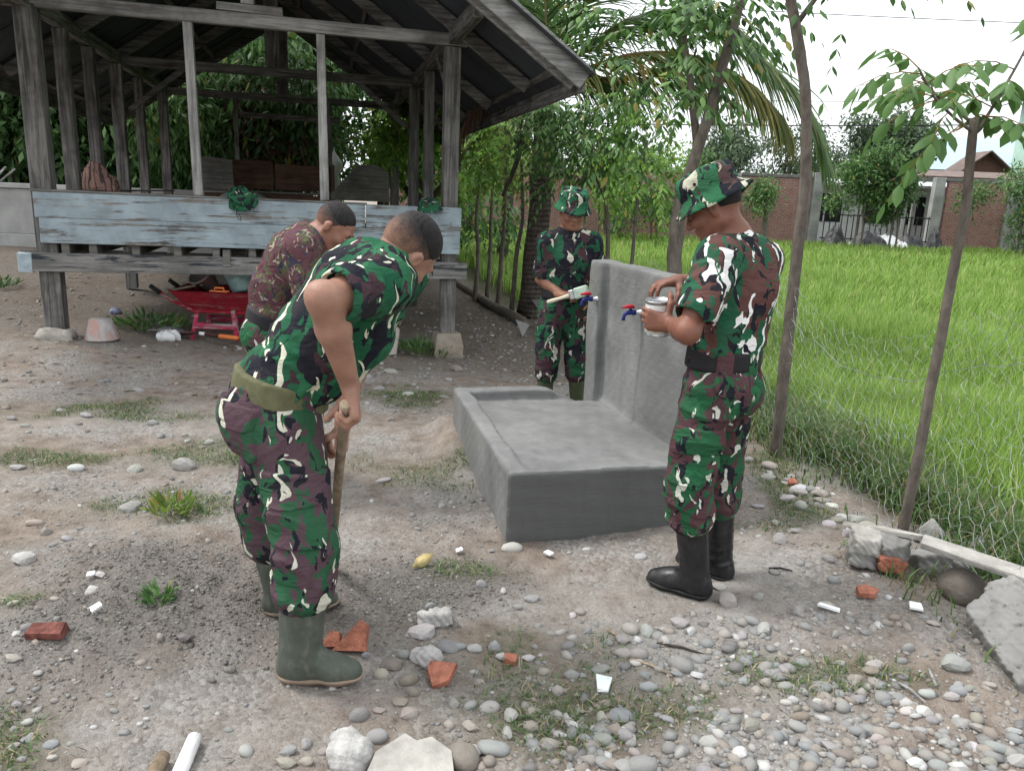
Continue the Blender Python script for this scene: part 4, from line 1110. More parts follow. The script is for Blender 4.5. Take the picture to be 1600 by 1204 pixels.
def trunk(parent, pts, r0, r1, mat, n=10, nm='trunk', seed=1.0, org=(0, 0, 0)):
    pts = [Vector(p) - Vector(org) for p in pts]
    # smooth the path
    Q = []
    for i in range(len(pts) - 1):
        p0, p1, p2, p3 = pts[max(i - 1, 0)], pts[i], pts[i + 1], pts[min(i + 2, len(pts) - 1)]
        for k in range(4):
            t_ = k / 4
            Q.append(.5 * ((2 * p1) + (p2 - p0) * t_ + (2 * p0 - 5 * p1 + 4 * p2 - p3) * t_ ** 2 + (3 * p1 - p0 - 3 * p2 + p3) * t_ ** 3))
    Q.append(pts[-1])
    m = MB(); m.tube(Q, [r0 + (r1 - r0) * i / (len(Q) - 1) for i in range(len(Q))], n, True, seed)
    return m.build(nm, mat, parent, True)
def tree(label, base, stems, arr, lmat, group=None, name='tree', bark=None, part_name='crown'):
    g = float(gz(base[0], base[1])); b = (base[0], base[1], g)
    r = empty(name, b, 0, label, 'tree', group)
    for i, (pts, r0, r1) in enumerate(stems):
        pts = [tuple(p) for p in pts]
        if i == 0: pts[0] = (pts[0][0], pts[0][1], g - .05)
        trunk(r, pts, r0, r1, bark or B_GREY, 8, 'trunk' if i == 0 else 'branch', i * 1.7 + base[0], b)
    for V, F in arr:
        obj(part_name, npmesh(part_name, V - np.array(b), F), lmat, r)
    return r
rg = np.random.default_rng(77)

# ------------------------------------------------------------------ fence-line trees in front of the rice field
# young tree at the right with large leaflets, each leaflet a piece
b1 = (1.97, 3.55, float(gz(1.97, 3.55)))
t1 = empty('tree', b1, 0, 'young leaning tree with a bare pole trunk and large drooping leaflets, right of the fence', 'tree', 'trees along the wire fence')
trunk(t1, [(1.965, 3.55, b1[2] - .05), (1.97, 3.53, .65), (1.96, 3.5, 1.18), (1.95, 3.47, 1.6), (1.91, 3.45, 1.99)],   .026, .018, B_GREY, 10, 'trunk', 2.0, b1)
brs = [[(1.915, 3.45, 1.93), (1.80, 3.42, 1.99), (1.70, 3.40, 2.06), (1.60, 3.36, 2.16)], [(1.93, 3.45, 1.93), (2.02, 3.5, 2.07), (2.11, 3.54, 2.24), (2.2, 3.6, 2.42)], [(1.91, 3.46, 1.97), (1.83, 3.6, 2.08), (1.78, 3.7, 2.18)]]
for q in brs: trunk(t1, q, .0075, .004, B_GREY, 7, 'branch', 1.0, b1)
spots = [((1.62, 3.37, 2.14), (-1, -.2, .15)), ((1.66, 3.39, 2.10), (-.7, -.7, .1)), ((1.60, 3.36, 2.16), (-.3, .5, .6)), ((1.72, 3.40, 2.05), (-.8, .3, -.2)), ((1.78, 3.42, 2.0), (-.6, -.8, -.15)), ((1.85, 3.43, 1.96), (-.6, .1, -.5)),
         ((1.80, 3.62, 2.12), (-.3, .6, .3)), ((1.79, 3.66, 2.15), (-.8, .2, .3)), ((1.97, 3.47, 2.0), (.2, -.9, .0)), ((2.03, 3.5, 2.09), (-.3, -.7, .4)), ((2.09, 3.53, 2.2), (-.8, -.2, .3)), ((2.12, 3.55, 2.26), (.8, -.3, .1)), ((2.15, 3.57, 2.32), (-.4, -.6, .5)), ((1.9, 3.45, 1.98), (.5, .5, .35)), ((1.75, 3.41, 2.03), (-.3, -.9, .25)), ((1.70, 3.40, 2.06), (-.5, .6, .35)), ((1.66, 3.38, 2.11), (.2, -.8, .45)), ((1.83, 3.6, 2.08), (.5, .3, .5)), ((1.88, 3.55, 2.05), (.7, -.2, .45)), ((1.80, 3.62, 2.12), (-.5, -.5, .5)), ((1.96, 3.47, 2.0), (.7, .3, .1)), ((1.99, 3.48, 2.04), (-.6, .4, .5)), ((2.05, 3.51, 2.12), (.5, .5, .3)), ((1.86, 3.43, 1.95), (-.9, -.3, -.3))]
lm = [npmesh('leaf', *leaf_arrays(np.zeros((1, 3)), np.array([[1., 0, 0]]), np.array([[0, 0, 1.]]), [.100 * k], [.046 * k], 1)) for k in (1.0, .85, 1.15)]
for x in lm: setmat(x, leafmat('leaf_large', (.050, .115, .032), (.095, .195, .055), (.16, .28, .08), (.20, .10, .05), .04, .35))
for (p, a) in spots:
    p = Vector(p); a = Vector(a).normalized(); up = Vector((0, 0, 1)); L_ = random.uniform(.24, .34); s_ = a.cross(up).normalized(); pr = random.choice((3, 4, 4))
    path = [p + a * L_ * f - up * L_ * .38 * f * f for f in (0, .33, .66, 1)]
    MB().tube([q - Vector(b1) for q in path], [.003, .0026, .002, .0014], 5).build('leaf_stalk', L_YEL, t1, True)
    for k in range(pr + 1):
        f = .25 + .75 * k / pr; q = p + a * L_ * f - up * L_ * .38 * f * f
        dn = (a - up * .76 * f).normalized()
        for sg in ((-1, 1) if k < pr else (0,)):
            ax = (dn * (.5 if sg else 1) + s_ * sg * .8 - up * .55 + Vector([random.gauss(0, .14) for _ in range(3)])).normalized()
            nn = (up + Vector([random.gauss(0, .3) for _ in range(3)])).normalized(); sd_ = nn.cross(ax).normalized(); nn = ax.cross(sd_)
            o = obj('leaf', random.choice(lm), None, t1)
            o.matrix_local = Matrix.Translation(q - Vector(b1)) @ Matrix((ax, sd_, nn)).transposed().to_4x4()
# tall pole tree beside the man with the tin
def cl(c, r, n): return [(c[0] + rg.normal() * r * .6, c[1] + rg.normal() * r * .6, c[2] + rg.normal() * r * .35) for _ in range(n)]
def pin_tree(centres, n, L, pairs, ln, wd, droop=.35, spread=.35, kind=1):
    P = []; A = []
    for c in centres:
        for _ in range(n):
            d = unit(rg.normal(size=3) * np.array([1, 1, .6]) + np.array([0, 0, .15])); P.append(V3(c) + d * spread * rg.random() * .6); A.append(d)
    P = np.array(P); A = np.array(A); Ls = L * rg.uniform(.7, 1.25, len(P))
    return pinnate(rg, P, A, Ls, pairs, ln, wd, droop, kind)
tree('tall bare pole tree rising out of the picture behind the man with the tin', (1.74, 4.79),
     [([(1.74, 4.79, 0), (1.73, 4.8, .66), (1.72, 4.8, 1.23), (1.71, 4.8, 1.76), (1.65, 4.8, 2.23), (1.52, 4.8, 2.68), (1.40, 4.8, 3.0), (1.25, 4.85, 3.5)], .040, .026), ([(1.55, 4.8, 2.62), (1.75, 4.75, 2.95), (1.9, 4.7, 3.3)], .016, .008)],
     [pin_tree([(1.85, 4.75, 2.83), (1.95, 4.6, 2.95), (1.25, 4.85, 3.25), (1.0, 5.0, 3.4), (1.5, 4.7, 3.5)], 7, .38, 4, .085, .036)], L_MID, 'trees along the wire fence')
tree('forked grey tree behind the end of the basin wall', (1.44, 7.0),
     [([(1.47, 7.0, 0), (1.44, 7.0, .55), (1.42, 7.0, 1.02), (1.41, 7.0, 1.36), (1.44, 7.0, 1.72)], .075, .062), ([(1.44, 7.0, 1.68), (1.56, 7.0, 2.18), (1.67, 7.0, 2.71), (1.77, 7.0, 3.26), (1.9, 7, 3.8)], .055, .035), ([(1.44, 7.0, 1.70), (1.53, 7.05, 2.02), (1.46, 7.1, 2.5), (1.35, 7.1, 2.96), (1.3, 7.1, 3.4)], .045, .02)],
     [pin_tree([(1.0, 7.2, 3.02), (1.3, 7.3, 2.85), (1.55, 6.9, 2.95), (1.8, 6.8, 3.15), (1.3, 7.0, 3.15), (1.08, 7.4, 2.7), (.75, 7.3, 3.2), (1.6, 7.0, 3.3), (1.2, 7.0, 2.45), (1.45, 7.1, 2.6)], 11, .48, 5, .12, .050, .4, .45)], L_MID, 'trees along the wire fence')
fl = [(.63, 9.6, 2.49), (.99, 9.6, 2.72), (.67, 9.8, 2.0), (1.11, 9.5, 1.95), (1.43, 9.3, 2.35), (1.67, 9.2, 1.93), (1.54, 9.2, 1.75), (.40, 10.0, 2.25), (1.2, 9.4, 2.2), (.85, 9.6, 2.25), (.5, 9.7, 2.75), (1.35, 9.3, 2.65)]
tree('leafy young tree with slim forked stem between palm and forked tree', (1.10, 9.6),
     [([(1.14, 9.7, 0), (1.14, 9.8, .92), (1.05, 9.8, 1.7), (.92, 9.8, 2.3)], .035, .018), ([(1.06, 9.8, 1.6), (.85, 9.7, 2.0), (.65, 9.6, 2.5)], .018, .008)],
     [pin_tree(fl[:4] + fl[7:11:2] + [(.42, 9.8, 2.6), (.25, 10.0, 2.85), (.7, 9.7, 2.3)], 20, .42, 5, .105, .042, .45, .45)], L_MID, 'trees along the wire fence')
tree('slim young tree with bright green leaves right of the leafy one', (1.36, 9.4),
     [([(1.36, 9.5, 0), (1.40, 9.5, .64), (1.41, 9.5, 1.49), (1.46, 9.4, 2.3)], .030, .015)],
     [pin_tree(fl[4:7] + [fl[8], fl[11]], 15, .40, 5, .10, .040, .45, .42)], L_FRESH, 'trees along the wire fence')
tree('thin crooked sapling just right of the palm trunk', (.80, 10.5),
     [([(.72, 10.5, 0), (.80, 10.5, .8), (.78, 10.5, 1.44), (.93, 10.5, 2.3)], .04, .018)],
     [pin_tree([(.75, 10.4, 2.3), (.95, 10.5, 2.5), (.6, 10.6, 1.9), (.3, 10.7, 2.5), (.15, 10.6, 2.8)], 18, .45, 5, .11, .045, .45, .45)], L_MID, 'trees along the wire fence')
for i, (x, y, top, lab) in enumerate([(-.68, 12.8, 1.6, 'leftmost thin pole tree beside the pavilion corner post'), (-.50, 13.4, 1.6, 'second thin pole tree right of the pavilion corner'), (-.28, 12.2, 1.7, 'third thin pole tree between pavilion and palm'), (-.05, 11.6, 1.6, 'thin pole tree nearest to the palm trunk, on its left')]):
    c = [(x + rg.normal() * .35, y + rg.normal() * .3, top + .15 + rg.random() * 1.2) for _ in range(8)]
    tree(lab + ', bright leaves', (x, y), [([(x, y, 0), (x + .03, y, .7), (x - .02 + .04 * i, y, 1.3), (x + .05, y, top + .5)], .042, .018)],
         [pin_tree(c, 9, .40, 5, .11, .045, .35, .5, 0)], L_FRESH if i != 3 else L_YEL, 'thin pole trees beside the pavilion')

# ------------------------------------------------------------------ coconut palm
pb = (.22, 11.4, float(gz(.22, 11.4)))
PALM = empty('palm_tree', pb, 0, 'coconut palm with ringed dark trunk and yellowing drooping fronds beside the pavilion roof', 'palm tree')
trunk(PALM, [(.20, 11.4, pb[2] - .05), (.25, 11.4, .6), (.29, 11.4, 1.5), (.29, 11.4, 2.4), (.28, 11.4, 3.1)], .175, .135, B_PALM, 14, 'trunk', .7, pb)
def frond(path, ll, mat, n=70, hang=.75, wd=.035, nm='frond'):
    pts = [Vector(p) - Vector(pb) for p in path]; Q = []
    for i in range(len(pts) - 1):
        p0, p1, p2, p3 = pts[max(i - 1, 0)], pts[i], pts[i + 1], pts[min(i + 2, len(pts) - 1)]
        for k in range(6):
            t_ = k / 6; Q.append(.5 * ((2 * p1) + (p2 - p0) * t_ + (2 * p0 - 5 * p1 + 4 * p2 - p3) * t_ ** 2 + (3 * p1 - p0 - 3 * p2 + p3) * t_ ** 3))
    Q.append(pts[-1]); QA = np.array([tuple(q) for q in Q]); m = len(Q)
    V = []; F = []
    for i in range(n):
        f = .12 + .88 * i / (n - 1); x = f * (m - 1); j = min(int(x), m - 2); p = QA[j] + (QA[j + 1] - QA[j]) * (x - j); d = unit(QA[j + 1] - QA[j])
        s = unit(np.cross(d, (0, 0, 1)) + 1e-4); L_ = ll * (.35 + .65 * math.sin(math.pi * min(1, .15 + .8 * f)) ** .7) * rg.uniform(.85, 1.12)
        for sg in (-1, 1):
            a = unit(s * sg * (1 - hang * .45) + d * (.55 + .5 * f) + V3(0, 0, .12 - hang * .5) + rg.normal(size=3) * .10)
            q = p.copy(); w = wd * rg.uniform(.8, 1.2); b = len(V); side = unit(np.cross(a, V3(0, 0, 1) + s * sg * .8))
            for k in range(5):
                ww = w * (1, .95, .8, .5, .06)[k] * .5
                V += [q + side * ww, q - side * ww]
                q = q + a * L_ / 4; a = unit(a + V3(0, 0, -.24 * hang * (1 + k * .5)) + rg.normal(size=3) * .03)
            F += [(b + 2 * k, b + 2 * k + 1, b + 2 * k + 3, b + 2 * k + 2) for k in range(4)]
    o = obj(nm, npmesh(nm, np.array(V), np.array(F)), mat, PALM)
    MB().tube(Q, [.030 * (1 - .85 * i / (m - 1)) for i in range(m)], 6).build('midrib', mat, o, True)
    return o
c0 = (.29, 11.4, 3.05)
frond([c0, (.85, 11.2, 3.62), (1.41, 11.0, 3.95), (2.21, 10.8, 3.98), (2.93, 10.6, 3.52), (3.51, 10.4, 2.95), (3.85, 10.3, 2.35)], 1.3, L_FROND, 120, .55, .030)
frond([c0, (.95, 11.0, 3.35), (1.58, 10.7, 3.48), (2.24, 10.5, 3.40), (2.85, 10.4, 3.12), (3.3, 10.3, 2.70)], 1.1, L_FRONDY, 100, 1.2, .028)
frond([c0, (.75, 11.3, 3.25), (1.25, 11.2, 3.22), (1.9, 11.1, 3.35), (2.5, 11.0, 3.0)], 1.0, L_FROND, 80, 1.2, .028)
frond([c0, (.27, 11.2, 3.7), (.22, 11.0, 4.4), (.35, 10.7, 5.1), (.5, 10.4, 5.6)], .95, L_FROND, 80, .5)
frond([c0, (.5, 11.2, 3.6), (.85, 10.9, 4.2), (1.4, 10.5, 4.6), (2.0, 10.2, 4.7)], .95, L_FROND, 80, .7)
frond([c0, (-.1, 11.2, 3.6), (-.4, 10.8, 4.1), (-.7, 10.3, 4.4), (-.8, 9.8, 4.4)], .9, L_FROND, 70, .7)
frond([c0, (.9, 11.5, 3.7), (1.6, 11.6, 4.1), (2.4, 11.7, 4.2), (3.2, 11.8, 3.9)], .95, L_FROND, 80, .8)
frond([c0, (.1, 11.8, 3.6), (-.2, 12.3, 4.0), (-.6, 12.9, 4.1)], .9, L_FROND, 60, .7)
frond([c0, (-.15, 11.3, 3.2), (-.5, 11.2, 3.0), (-.8, 11.1, 2.55), (-.9, 11.05, 2.15)], .55, L_DEAD, 40, 1.2)
for q in ([(.2, 11.3, 3.1), (-.0, 11.2, 2.75), (-.06, 11.15, 2.25)], [(.36, 11.3, 3.0), (.42, 11.2, 2.6), (.40, 11.2, 2.2)], [(.14, 11.28, 2.9), (.02, 11.2, 2.4), (-.12, 11.2, 1.9), (-.25, 11.2, 1.6)]):
    trunk(PALM, q, .05, .02, B_DARK, 7, 'dry_sheath', 1.0, pb)

# ------------------------------------------------------------------ dark trees behind the pavilion
def mass(label, x, y, h, blobs, n, ln, wd, mat, droop=.5, extra=None, group='trees behind the pavilion', bark=None, clump=5):
    r = tree(label, (x, y), [([(x, y, 0), (x + .1, y, h * .3), (x - .1, y + .1, h * .55), (x, y, h * .8)], .16, .06)] + [([(x, y, h * .35), (x + dx * .5, y + dy * .5, h * .5), (x + dx, y + dy, h * .68)], .07, .03) for dx, dy in ((.9, -.4), (-.8, .2))],
             [crown(rg, blobs, n, ln, wd, droop, 0, clump)], mat, group, 'tree', bark or B_DARK)
    if extra: obj('dead_leaves', npmesh('dead_leaves', *(lambda V, F: (V - np.array(tuple(r.location)), F))(*crown(rg, extra, 2600, ln, wd * .8, 1.0, 0, 6))), L_DEAD, r)
    return r
def bl(x, y, z, r, k=6, sq=.8):
    return [(x + rg.normal() * r * .5, y + rg.normal() * r * .4, z + rg.normal() * r * .45, r * rg.uniform(.4, .7), r * rg.uniform(.4, .7), r * rg.uniform(.3, .6) * sq) for _ in range(k)]
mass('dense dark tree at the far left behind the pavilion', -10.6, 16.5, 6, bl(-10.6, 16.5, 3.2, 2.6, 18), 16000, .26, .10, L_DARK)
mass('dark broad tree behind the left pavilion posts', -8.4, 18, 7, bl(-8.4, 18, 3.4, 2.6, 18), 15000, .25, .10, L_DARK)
mass('mango tree with long narrow leaves behind the open gable', -6.2, 17, 6.5, bl(-6.3, 17, 3.3, 2.1, 14) + bl(-6.6, 16.3, 2.2, 1.4, 7), 13000, .24, .06, L_MID, .9)
mass('tree with bunches of brown dead leaves behind the middle of the pavilion', -5.0, 16.5, 5, bl(-5.0, 16.5, 2.9, 1.5, 10), 8000, .20, .06, L_DARK, .9, [(-5.1, 15.9, 2.7, .55, .4, .9), (-4.7, 15.9, 2.3, .4, .3, .6), (-5.4, 16, 3.3, .5, .4, .4)])
mass('yellow green tree top glimpsed under the roof ridge', -6.0, 21, 8, bl(-6.0, 21, 5.4, 1.9, 10), 7000, .25, .09, L_YEL, .7)
mass('dark green tree behind the right half of the pavilion', -3.2, 18, 6, bl(-3.3, 18, 2.7, 2.1, 13), 11000, .19, .075, L_MID)
mass('bright shrub-like tree behind the far corner post', -1.9, 15.2, 3.6, bl(-1.9, 15.2, 2.5, .8, 9), 4000, .15, .06, L_FRESH)
mass('tall tree behind the palm crown', -.4, 20, 7.5, bl(-.8, 20, 5.6, 1.8, 9), 7000, .20, .08, L_MID)
mass('low bright tree far behind the pole trees', -1.8, 27, 4.0, bl(-1.8, 27, 3.2, 1.6, 9), 6000, .22, .085, L_FRESH)
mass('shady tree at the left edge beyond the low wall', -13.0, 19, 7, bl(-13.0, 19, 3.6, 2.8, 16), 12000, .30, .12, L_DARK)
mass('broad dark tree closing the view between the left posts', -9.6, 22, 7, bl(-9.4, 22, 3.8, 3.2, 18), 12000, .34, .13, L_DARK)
# far coconut frond seen through the gable
PB2 = empty('palm_tree', (-4.6, 19.5, float(gz(-4.6, 19.5))), 0, 'distant palm seen through the open gable of the pavilion', 'palm tree')
_keep = PALM, pb
PALM, pb = PB2, tuple(PB2.location)
trunk(PB2, [(-4.6, 19.5, -.1), (-4.55, 19.5, 2), (-4.6, 19.5, 4.2)], .17, .13, B_PALM, 10, 'trunk', .7, pb)
for pth in ([(-4.6, 19.5, 4.2), (-4.7, 19, 4.9), (-5.0, 18.4, 5.0), (-5.2, 18, 4.3)], [(-4.6, 19.5, 4.2), (-4.2, 19.2, 5.0), (-3.6, 18.9, 4.9), (-3.2, 18.6, 4.1)], [(-4.6, 19.5, 4.2), (-4.6, 18.9, 5.4), (-4.5, 18.2, 6.0), (-4.4, 17.5, 5.8)], [(-4.6, 19.5, 4.2), (-5.3, 19.3, 4.9), (-6, 19.1, 4.8), (-6.4, 18.9, 4.1)], [(-4.6, 19.5, 4.2), (-4.4, 18.9, 4.3), (-4.2, 18.4, 3.7), (-4.1, 18.2, 3.0)]):
    frond(pth, .75, L_FROND, 55, 1.0, .05)
PALM, pb = _keep

# ------------------------------------------------------------------ rice field, fence-side grass, turf
def blades(rng, x, y, h, w, lean=.35, segs=2, z=None):
    n = len(x); z = gz(x, y) if z is None else z
    a = rng.uniform(0, 2 * np.pi, n); dx, dy = np.cos(a), np.sin(a)
    sx, sy = -dy, dx; l = rng.uniform(.3, 1.0, n) * lean
    P0 = np.stack([x, y, z - .01], 1); S = np.stack([sx, sy, 0 * sx], 1); Dv = np.stack([dx, dy, 0 * dx], 1); up = np.array([0, 0, 1.])
    M = P0 + up * (h * .55)[:, None] + Dv * (h * l * .22)[:, None]
    T = P0 + up * (h * (1 - .25 * l))[:, None] + Dv * (h * l * .95)[:, None]
    V = np.stack([P0 + S * (w * .5)[:, None], P0 - S * (w * .5)[:, None], M + S * (w * .45)[:, None], M - S * (w * .45)[:, None], T], 1).reshape(-1, 3)
    b = (np.arange(n) * 5)[:, None]
    F = np.concatenate([b + np.array([0, 1, 3]), b + np.array([0, 3, 2]), b + np.array([2, 3, 4])], 1).reshape(-1, 3)
    return V, F
def scatter(rng, n, y0, y1, x0, x1, dens):
    x = rng.uniform(x0, x1, n); y = rng.uniform(y0, y1, n)
    k = rng.random(n) < dens(x, y)
    return x[k], y[k]
parts = []
for (n, y0, y1, xo, hh, ww) in [(64000, 2.6, 7.5, 5.5, .60, .011), (52000, 7.5, 13, 9, .58, .016), (40000, 13, 22, 16, .52, .026), (30000, 22, 33, 27, .52, .05)]:
    y = rg.uniform(y0, y1, n); x = fence_x(y) + rg.uniform(.75, xo, n)
    keep = rg.random(n) < np.clip((x - fence_x(y) - .75) / .45, .03, 1) * (.55 + .45 * (vnoise(x * 5, y * 5) > -.22))
    x, y = x[keep], y[keep]
    if y1 < 14:      # transplanted hills of rice in loose rows
        hx = np.round(x / .21); hy = np.round(y / .21); jx = .07 * vnoise(hx * 7.3, hy * 3.1); jy = .07 * vnoise(hx * 2.7 + 40, hy * 8.9)
        x = hx * .21 + jx + rg.normal(0, .042, len(x)); y = hy * .21 + jy + rg.normal(0, .042, len(y))
    parts.append(blades(rg, x, y, hh * rg.uniform(.7, 1.15, len(x)) * (.9 + .3 * vnoise(x * .8, y * .8)), ww * rg.uniform(.6, 1.2, len(x)), .55))
tag(obj('rice_field', npmesh('rice_field', *cat(parts)), L_RICE), 'bright green young rice filling the field behind the wire fence', 'rice', None, 'stuff')
n = 80000; y = rg.uniform(2.2, 9.5, n); x = fence_x(y) + rg.normal(.6, .5, n)
d = x - fence_x(y); keep = (d > -.45) & (rg.random(n) < np.clip(.25 + d * 1.3 + vnoise(x * 3, y * 3) * 1.1, 0.02, 1))
x, y = x[keep], y[keep]; d = d[keep]
tag(obj('verge_grass', npmesh('verge_grass', *blades(rg, x, y, (.09 + .26 * np.clip(d, 0, 1)) * rg.uniform(.5, 1.3, len(x)), .008 * rg.uniform(.6, 1.3, len(x)), 1.1)), L_GRASS), 'tangled weedy grass under the wire fence', 'grass', None, 'stuff')
x, y = scatter(rg, 330000, 1.3, 7.0, -4.5, 2.0, lambda x, y: np.clip(z_turf(x, y) - .40, 0, 1) * 1.6 * (field_d(x, y) < .1))
a_, b_ = bloc(x, y); k = ~((a_ > -.01) & (a_ < 1.1) & (b_ > -.01) & (b_ < 1.68)); x, y = x[k], y[k]
tag(obj('turf', npmesh('turf', *blades(rg, x, y, .030 * rg.uniform(.4, 1.6, len(x)), .0042 * rg.uniform(.6, 1.4, len(x)), 1.6)), L_TURF), 'sparse creeping grass in patches on the dirt yard', 'grass', None, 'stuff')
def weed(label, x, y, r, n, h, mat, group='weeds under and beside the pavilion'):
    z0 = float(gz(x, y)); aa = rg.uniform(0, 6.28, n); rr = r * np.sqrt(rg.random(n)); px = x + np.cos(aa) * rr; py = y + np.sin(aa) * rr
    V, F = leaf_arrays(np.stack([px, py, gz(px, py) + rg.random(n) * h * .5], 1), np.stack([np.cos(aa), np.sin(aa), rg.uniform(.4, 2, n)], 1), rg.normal(size=(n, 3)) + np.array([0, 0, 1.]), rg.uniform(.5, 1.1, n) * h, rg.uniform(.12, .24, n) * h, 1)
    return tag(obj('weed', npmesh('weed', V - np.array([x, y, z0]), F), mat, None, (x, y, z0)), label, 'plant', group)
weed('leafy green weed in front of the wheelbarrow under the pavilion', -3.95, 8.25, .34, 260, .13, L_MID)
weed('green weed between the leaning slab and the right plinth', -.98, 8.35, .30, 240, .12, L_MID)
weed('small weed beside the lump of damp sand', -1.28, 2.58, .05, 70, .06, L_MID)
weed('weed at the foot of the low wall at the left', -6.6, 9.6, .3, 160, .12, L_DARK)
weed('tuft of pale grass beside the cement block on the left', -1.62, 3.45, .10, 90, .09, L_YEL)
# ------------------------------------------------------------------ chicken-wire fence
M_WIRE = plain('galvanised_wire', (.30, .32, .32), .6, .3, metal=.3)
WF = empty('wire_fence', (1.97, 3.55, 0), 0, 'sagging chicken wire fence strung between the trees along the rice field', 'fence')
hw_, hh_ = .080, .058
nodes = {}; edges = set()
def node(i, j):
    if (i, j) not in nodes:
        s_ = i * hw_ * .5; y_ = 2.75 + s_ * .985; v = j * hh_ * .5
        sag = .10 * math.sin(y_ * 2.6) * (v / 1.0)
        x_ = float(fence_x(y_)) + .02 + .05 * math.sin(y_ * 1.7 + v * 3) + rg.normal() * .006
        z_ = float(gz(x_, y_)) * .5 + v - .02 + sag - .12 * (v > .6) * (.5 + .5 * math.sin(y_ * 3.4 + 1)) + rg.normal() * .008
        nodes[(i, j)] = Vector((x_ - 1.97 + rg.normal() * .004, y_ - 3.55 + rg.normal() * .010, z_))
    return nodes[(i, j)]
m = MB()
def wire(a, b, r=.0009): 
    m.tube([a, b], r, 3, False)
for ci in range(0, 130):
    for cj in range(0, 16):
        # hexagon grid: zig-zag columns with twisted uprights
        i0 = ci; j0 = cj * 4 + (0 if ci % 2 == 0 else 2)
        if j0 + 3 > 42: continue
        p, q = node(i0, j0), node(i0, j0 + 1)
        wire(p, q, .0012)
        wire(q, node(i0 + 1, j0 + 2)); 
        if ci > 0: wire(q, node(i0 - 1, j0 + 2))
m.build('wire_mesh', M_WIRE, WF)['kind'] = 'stuff'
ln_ = MB(); ln_.tube([nodes[k] + Vector((0, 0, .01)) for k in sorted([k for k in nodes if k[1] == 32 and k[0] % 2 == 0])][:50], .002, 4); ln_.build('straining_wire', M_WIRE, WF)

# ------------------------------------------------------------------ brick wall and houses beyond the field
t = NT('red_brick_rough')
c = t.coord(out='Object', scale=(1, 1, 1)); sp = t.n('SeparateXYZ', Vector=c)
uv = t.n('CombineXYZ', X=t.math('ADD', sp.outputs['X'], sp.outputs['Y']), Y=sp.outputs['Z'], Z=0.0).outputs[0]
br = t.n('TexBrick', Vector=uv, Scale=1.0, Color1=(.24, .070, .048, 1), Color2=(.33, .125, .09, 1), Mortar=(.30, .27, .25, 1))
br.inputs['Mortar Size'].default_value = .012; br.inputs['Brick Width'].default_value = .22; br.inputs['Row Height'].default_value = .075
n1 = t.noise(c, 1.1, 6, .7); n2 = t.noise(c, 7, 5, .7)
col = t.mix(t.ramp(n2, [(.40, 0), (.72, .55)]), br.outputs[0], (.36, .30, .28)); col = t.mix(t.ramp(n1, [(.55, 0), (.75, .6)]), col, (.09, .055, .045))
M_BRICK = t.done(col, .95, t.bump(br.outputs['Fac'], .6, -.02), .15)
M_PLAST = plain('stained_plaster', (.30, .30, .29), .9, .35, 1.6, .3, 20, .01)
M_WHITEW, M_DARKIN, M_BLACKM = plain('white_wall_paint', (.62, .63, .62), .85, .12, 2), plain('dark_interior', (.018, .018, .02), .9), plain('black_iron', (.02, .02, .022), .6)
def boxobj(nm, c, size, mat, parent=None, bev=.01, rot=None, jit=0.0):
    return MB().box((0, 0, 0), size, None, bev, jit).build(nm, mat, parent, False, c, rot)
BW = empty('brick_wall', (12, 33, 0), R(-2), 'long bare red brick wall with grey pillars at the far edge of the field', 'wall')
def bw(nm, x0, x1, z0, z1, mat, th=.16, dy=0): return boxobj(nm, ((x0 + x1) / 2 - 12, dy, (z0 + z1) / 2), (x1 - x0, th, z1 - z0), mat, BW, .012)
bw('brick_panel', -6, 3.9, -.4, 2.75, M_BRICK); bw('brick_panel', 4.25, 8.75, -.4, 2.85, M_BRICK); bw('brick_panel', 9.1, 12.05, -.4, 2.85, M_BRICK)
bw('brick_panel', 17.55, 20.0, -.4, 2.95, M_BRICK); bw('plaster_panel', 20.0, 30, -.4, 2.95, M_PLAST, .17)
for x in (4.07, 8.92, 12.3, 17.2, 20.2, 23.5): bw('pillar', x - .2, x + .2, -.4, 2.95 + (.15 if x > 12 else 0), M_PLAST, .34)
for x0, x1, z in ((-6, 3.85, 2.75), (4.3, 8.7, 2.85), (9.12, 12.05, 2.85), (17.45, 19.95, 2.95)): bw('coping', x0, x1, z + .002, z + .14, plain('dark_coping', (.15, .145, .14), .9, .3, 4), .24)
GT = empty('gate', (14.75, 32.6, 0), R(-2), 'black iron railing gate between the brick wall pillars', 'gate')
for i in range(19): boxobj('bar', (-2.1 + i * .235, 0, .95), (.035, .035, 1.15), M_BLACKM, GT, .005)
for z in (.5, 1.45): boxobj('rail', (0, .005, z), (4.4, .05, .05), M_BLACKM, GT, .005)
# house behind the gate
HS = empty('house', (15.5, 39, 0), R(-2), 'white low house with pale metal roof behind the iron gate', 'house')
boxobj('wall', (0, 0, 1.3), (9, 3, 3.0), M_WHITEW, HS)
for x, w_ in ((-3.2, 1.0), (-1.0, 1.6), (1.5, 1.2), (3.2, .9)):
    wo_ = boxobj('window', (x, -1.51, 1.75), (w_, .06, 1.3), M_DARKIN, HS); boxobj('window_frame', (0, -.04, 0), (.06, .04, 1.3), M_WHITEW, wo_)
boxobj('porch_roof', (0, -2.0, 2.95), (9.6, 1.8, .08), plain('pale_metal_roof', (.55, .58, .60), .5, .1, 3, metal=.3), HS, .01, (R(8), 0, 0))
boxobj('porch_post', (2.2, -2.7, 1.4), (.14, .14, 2.9), M_WHITEW, HS); boxobj('porch_post', (-3.4, -2.7, 1.4), (.14, .14, 2.9), M_WHITEW, HS)
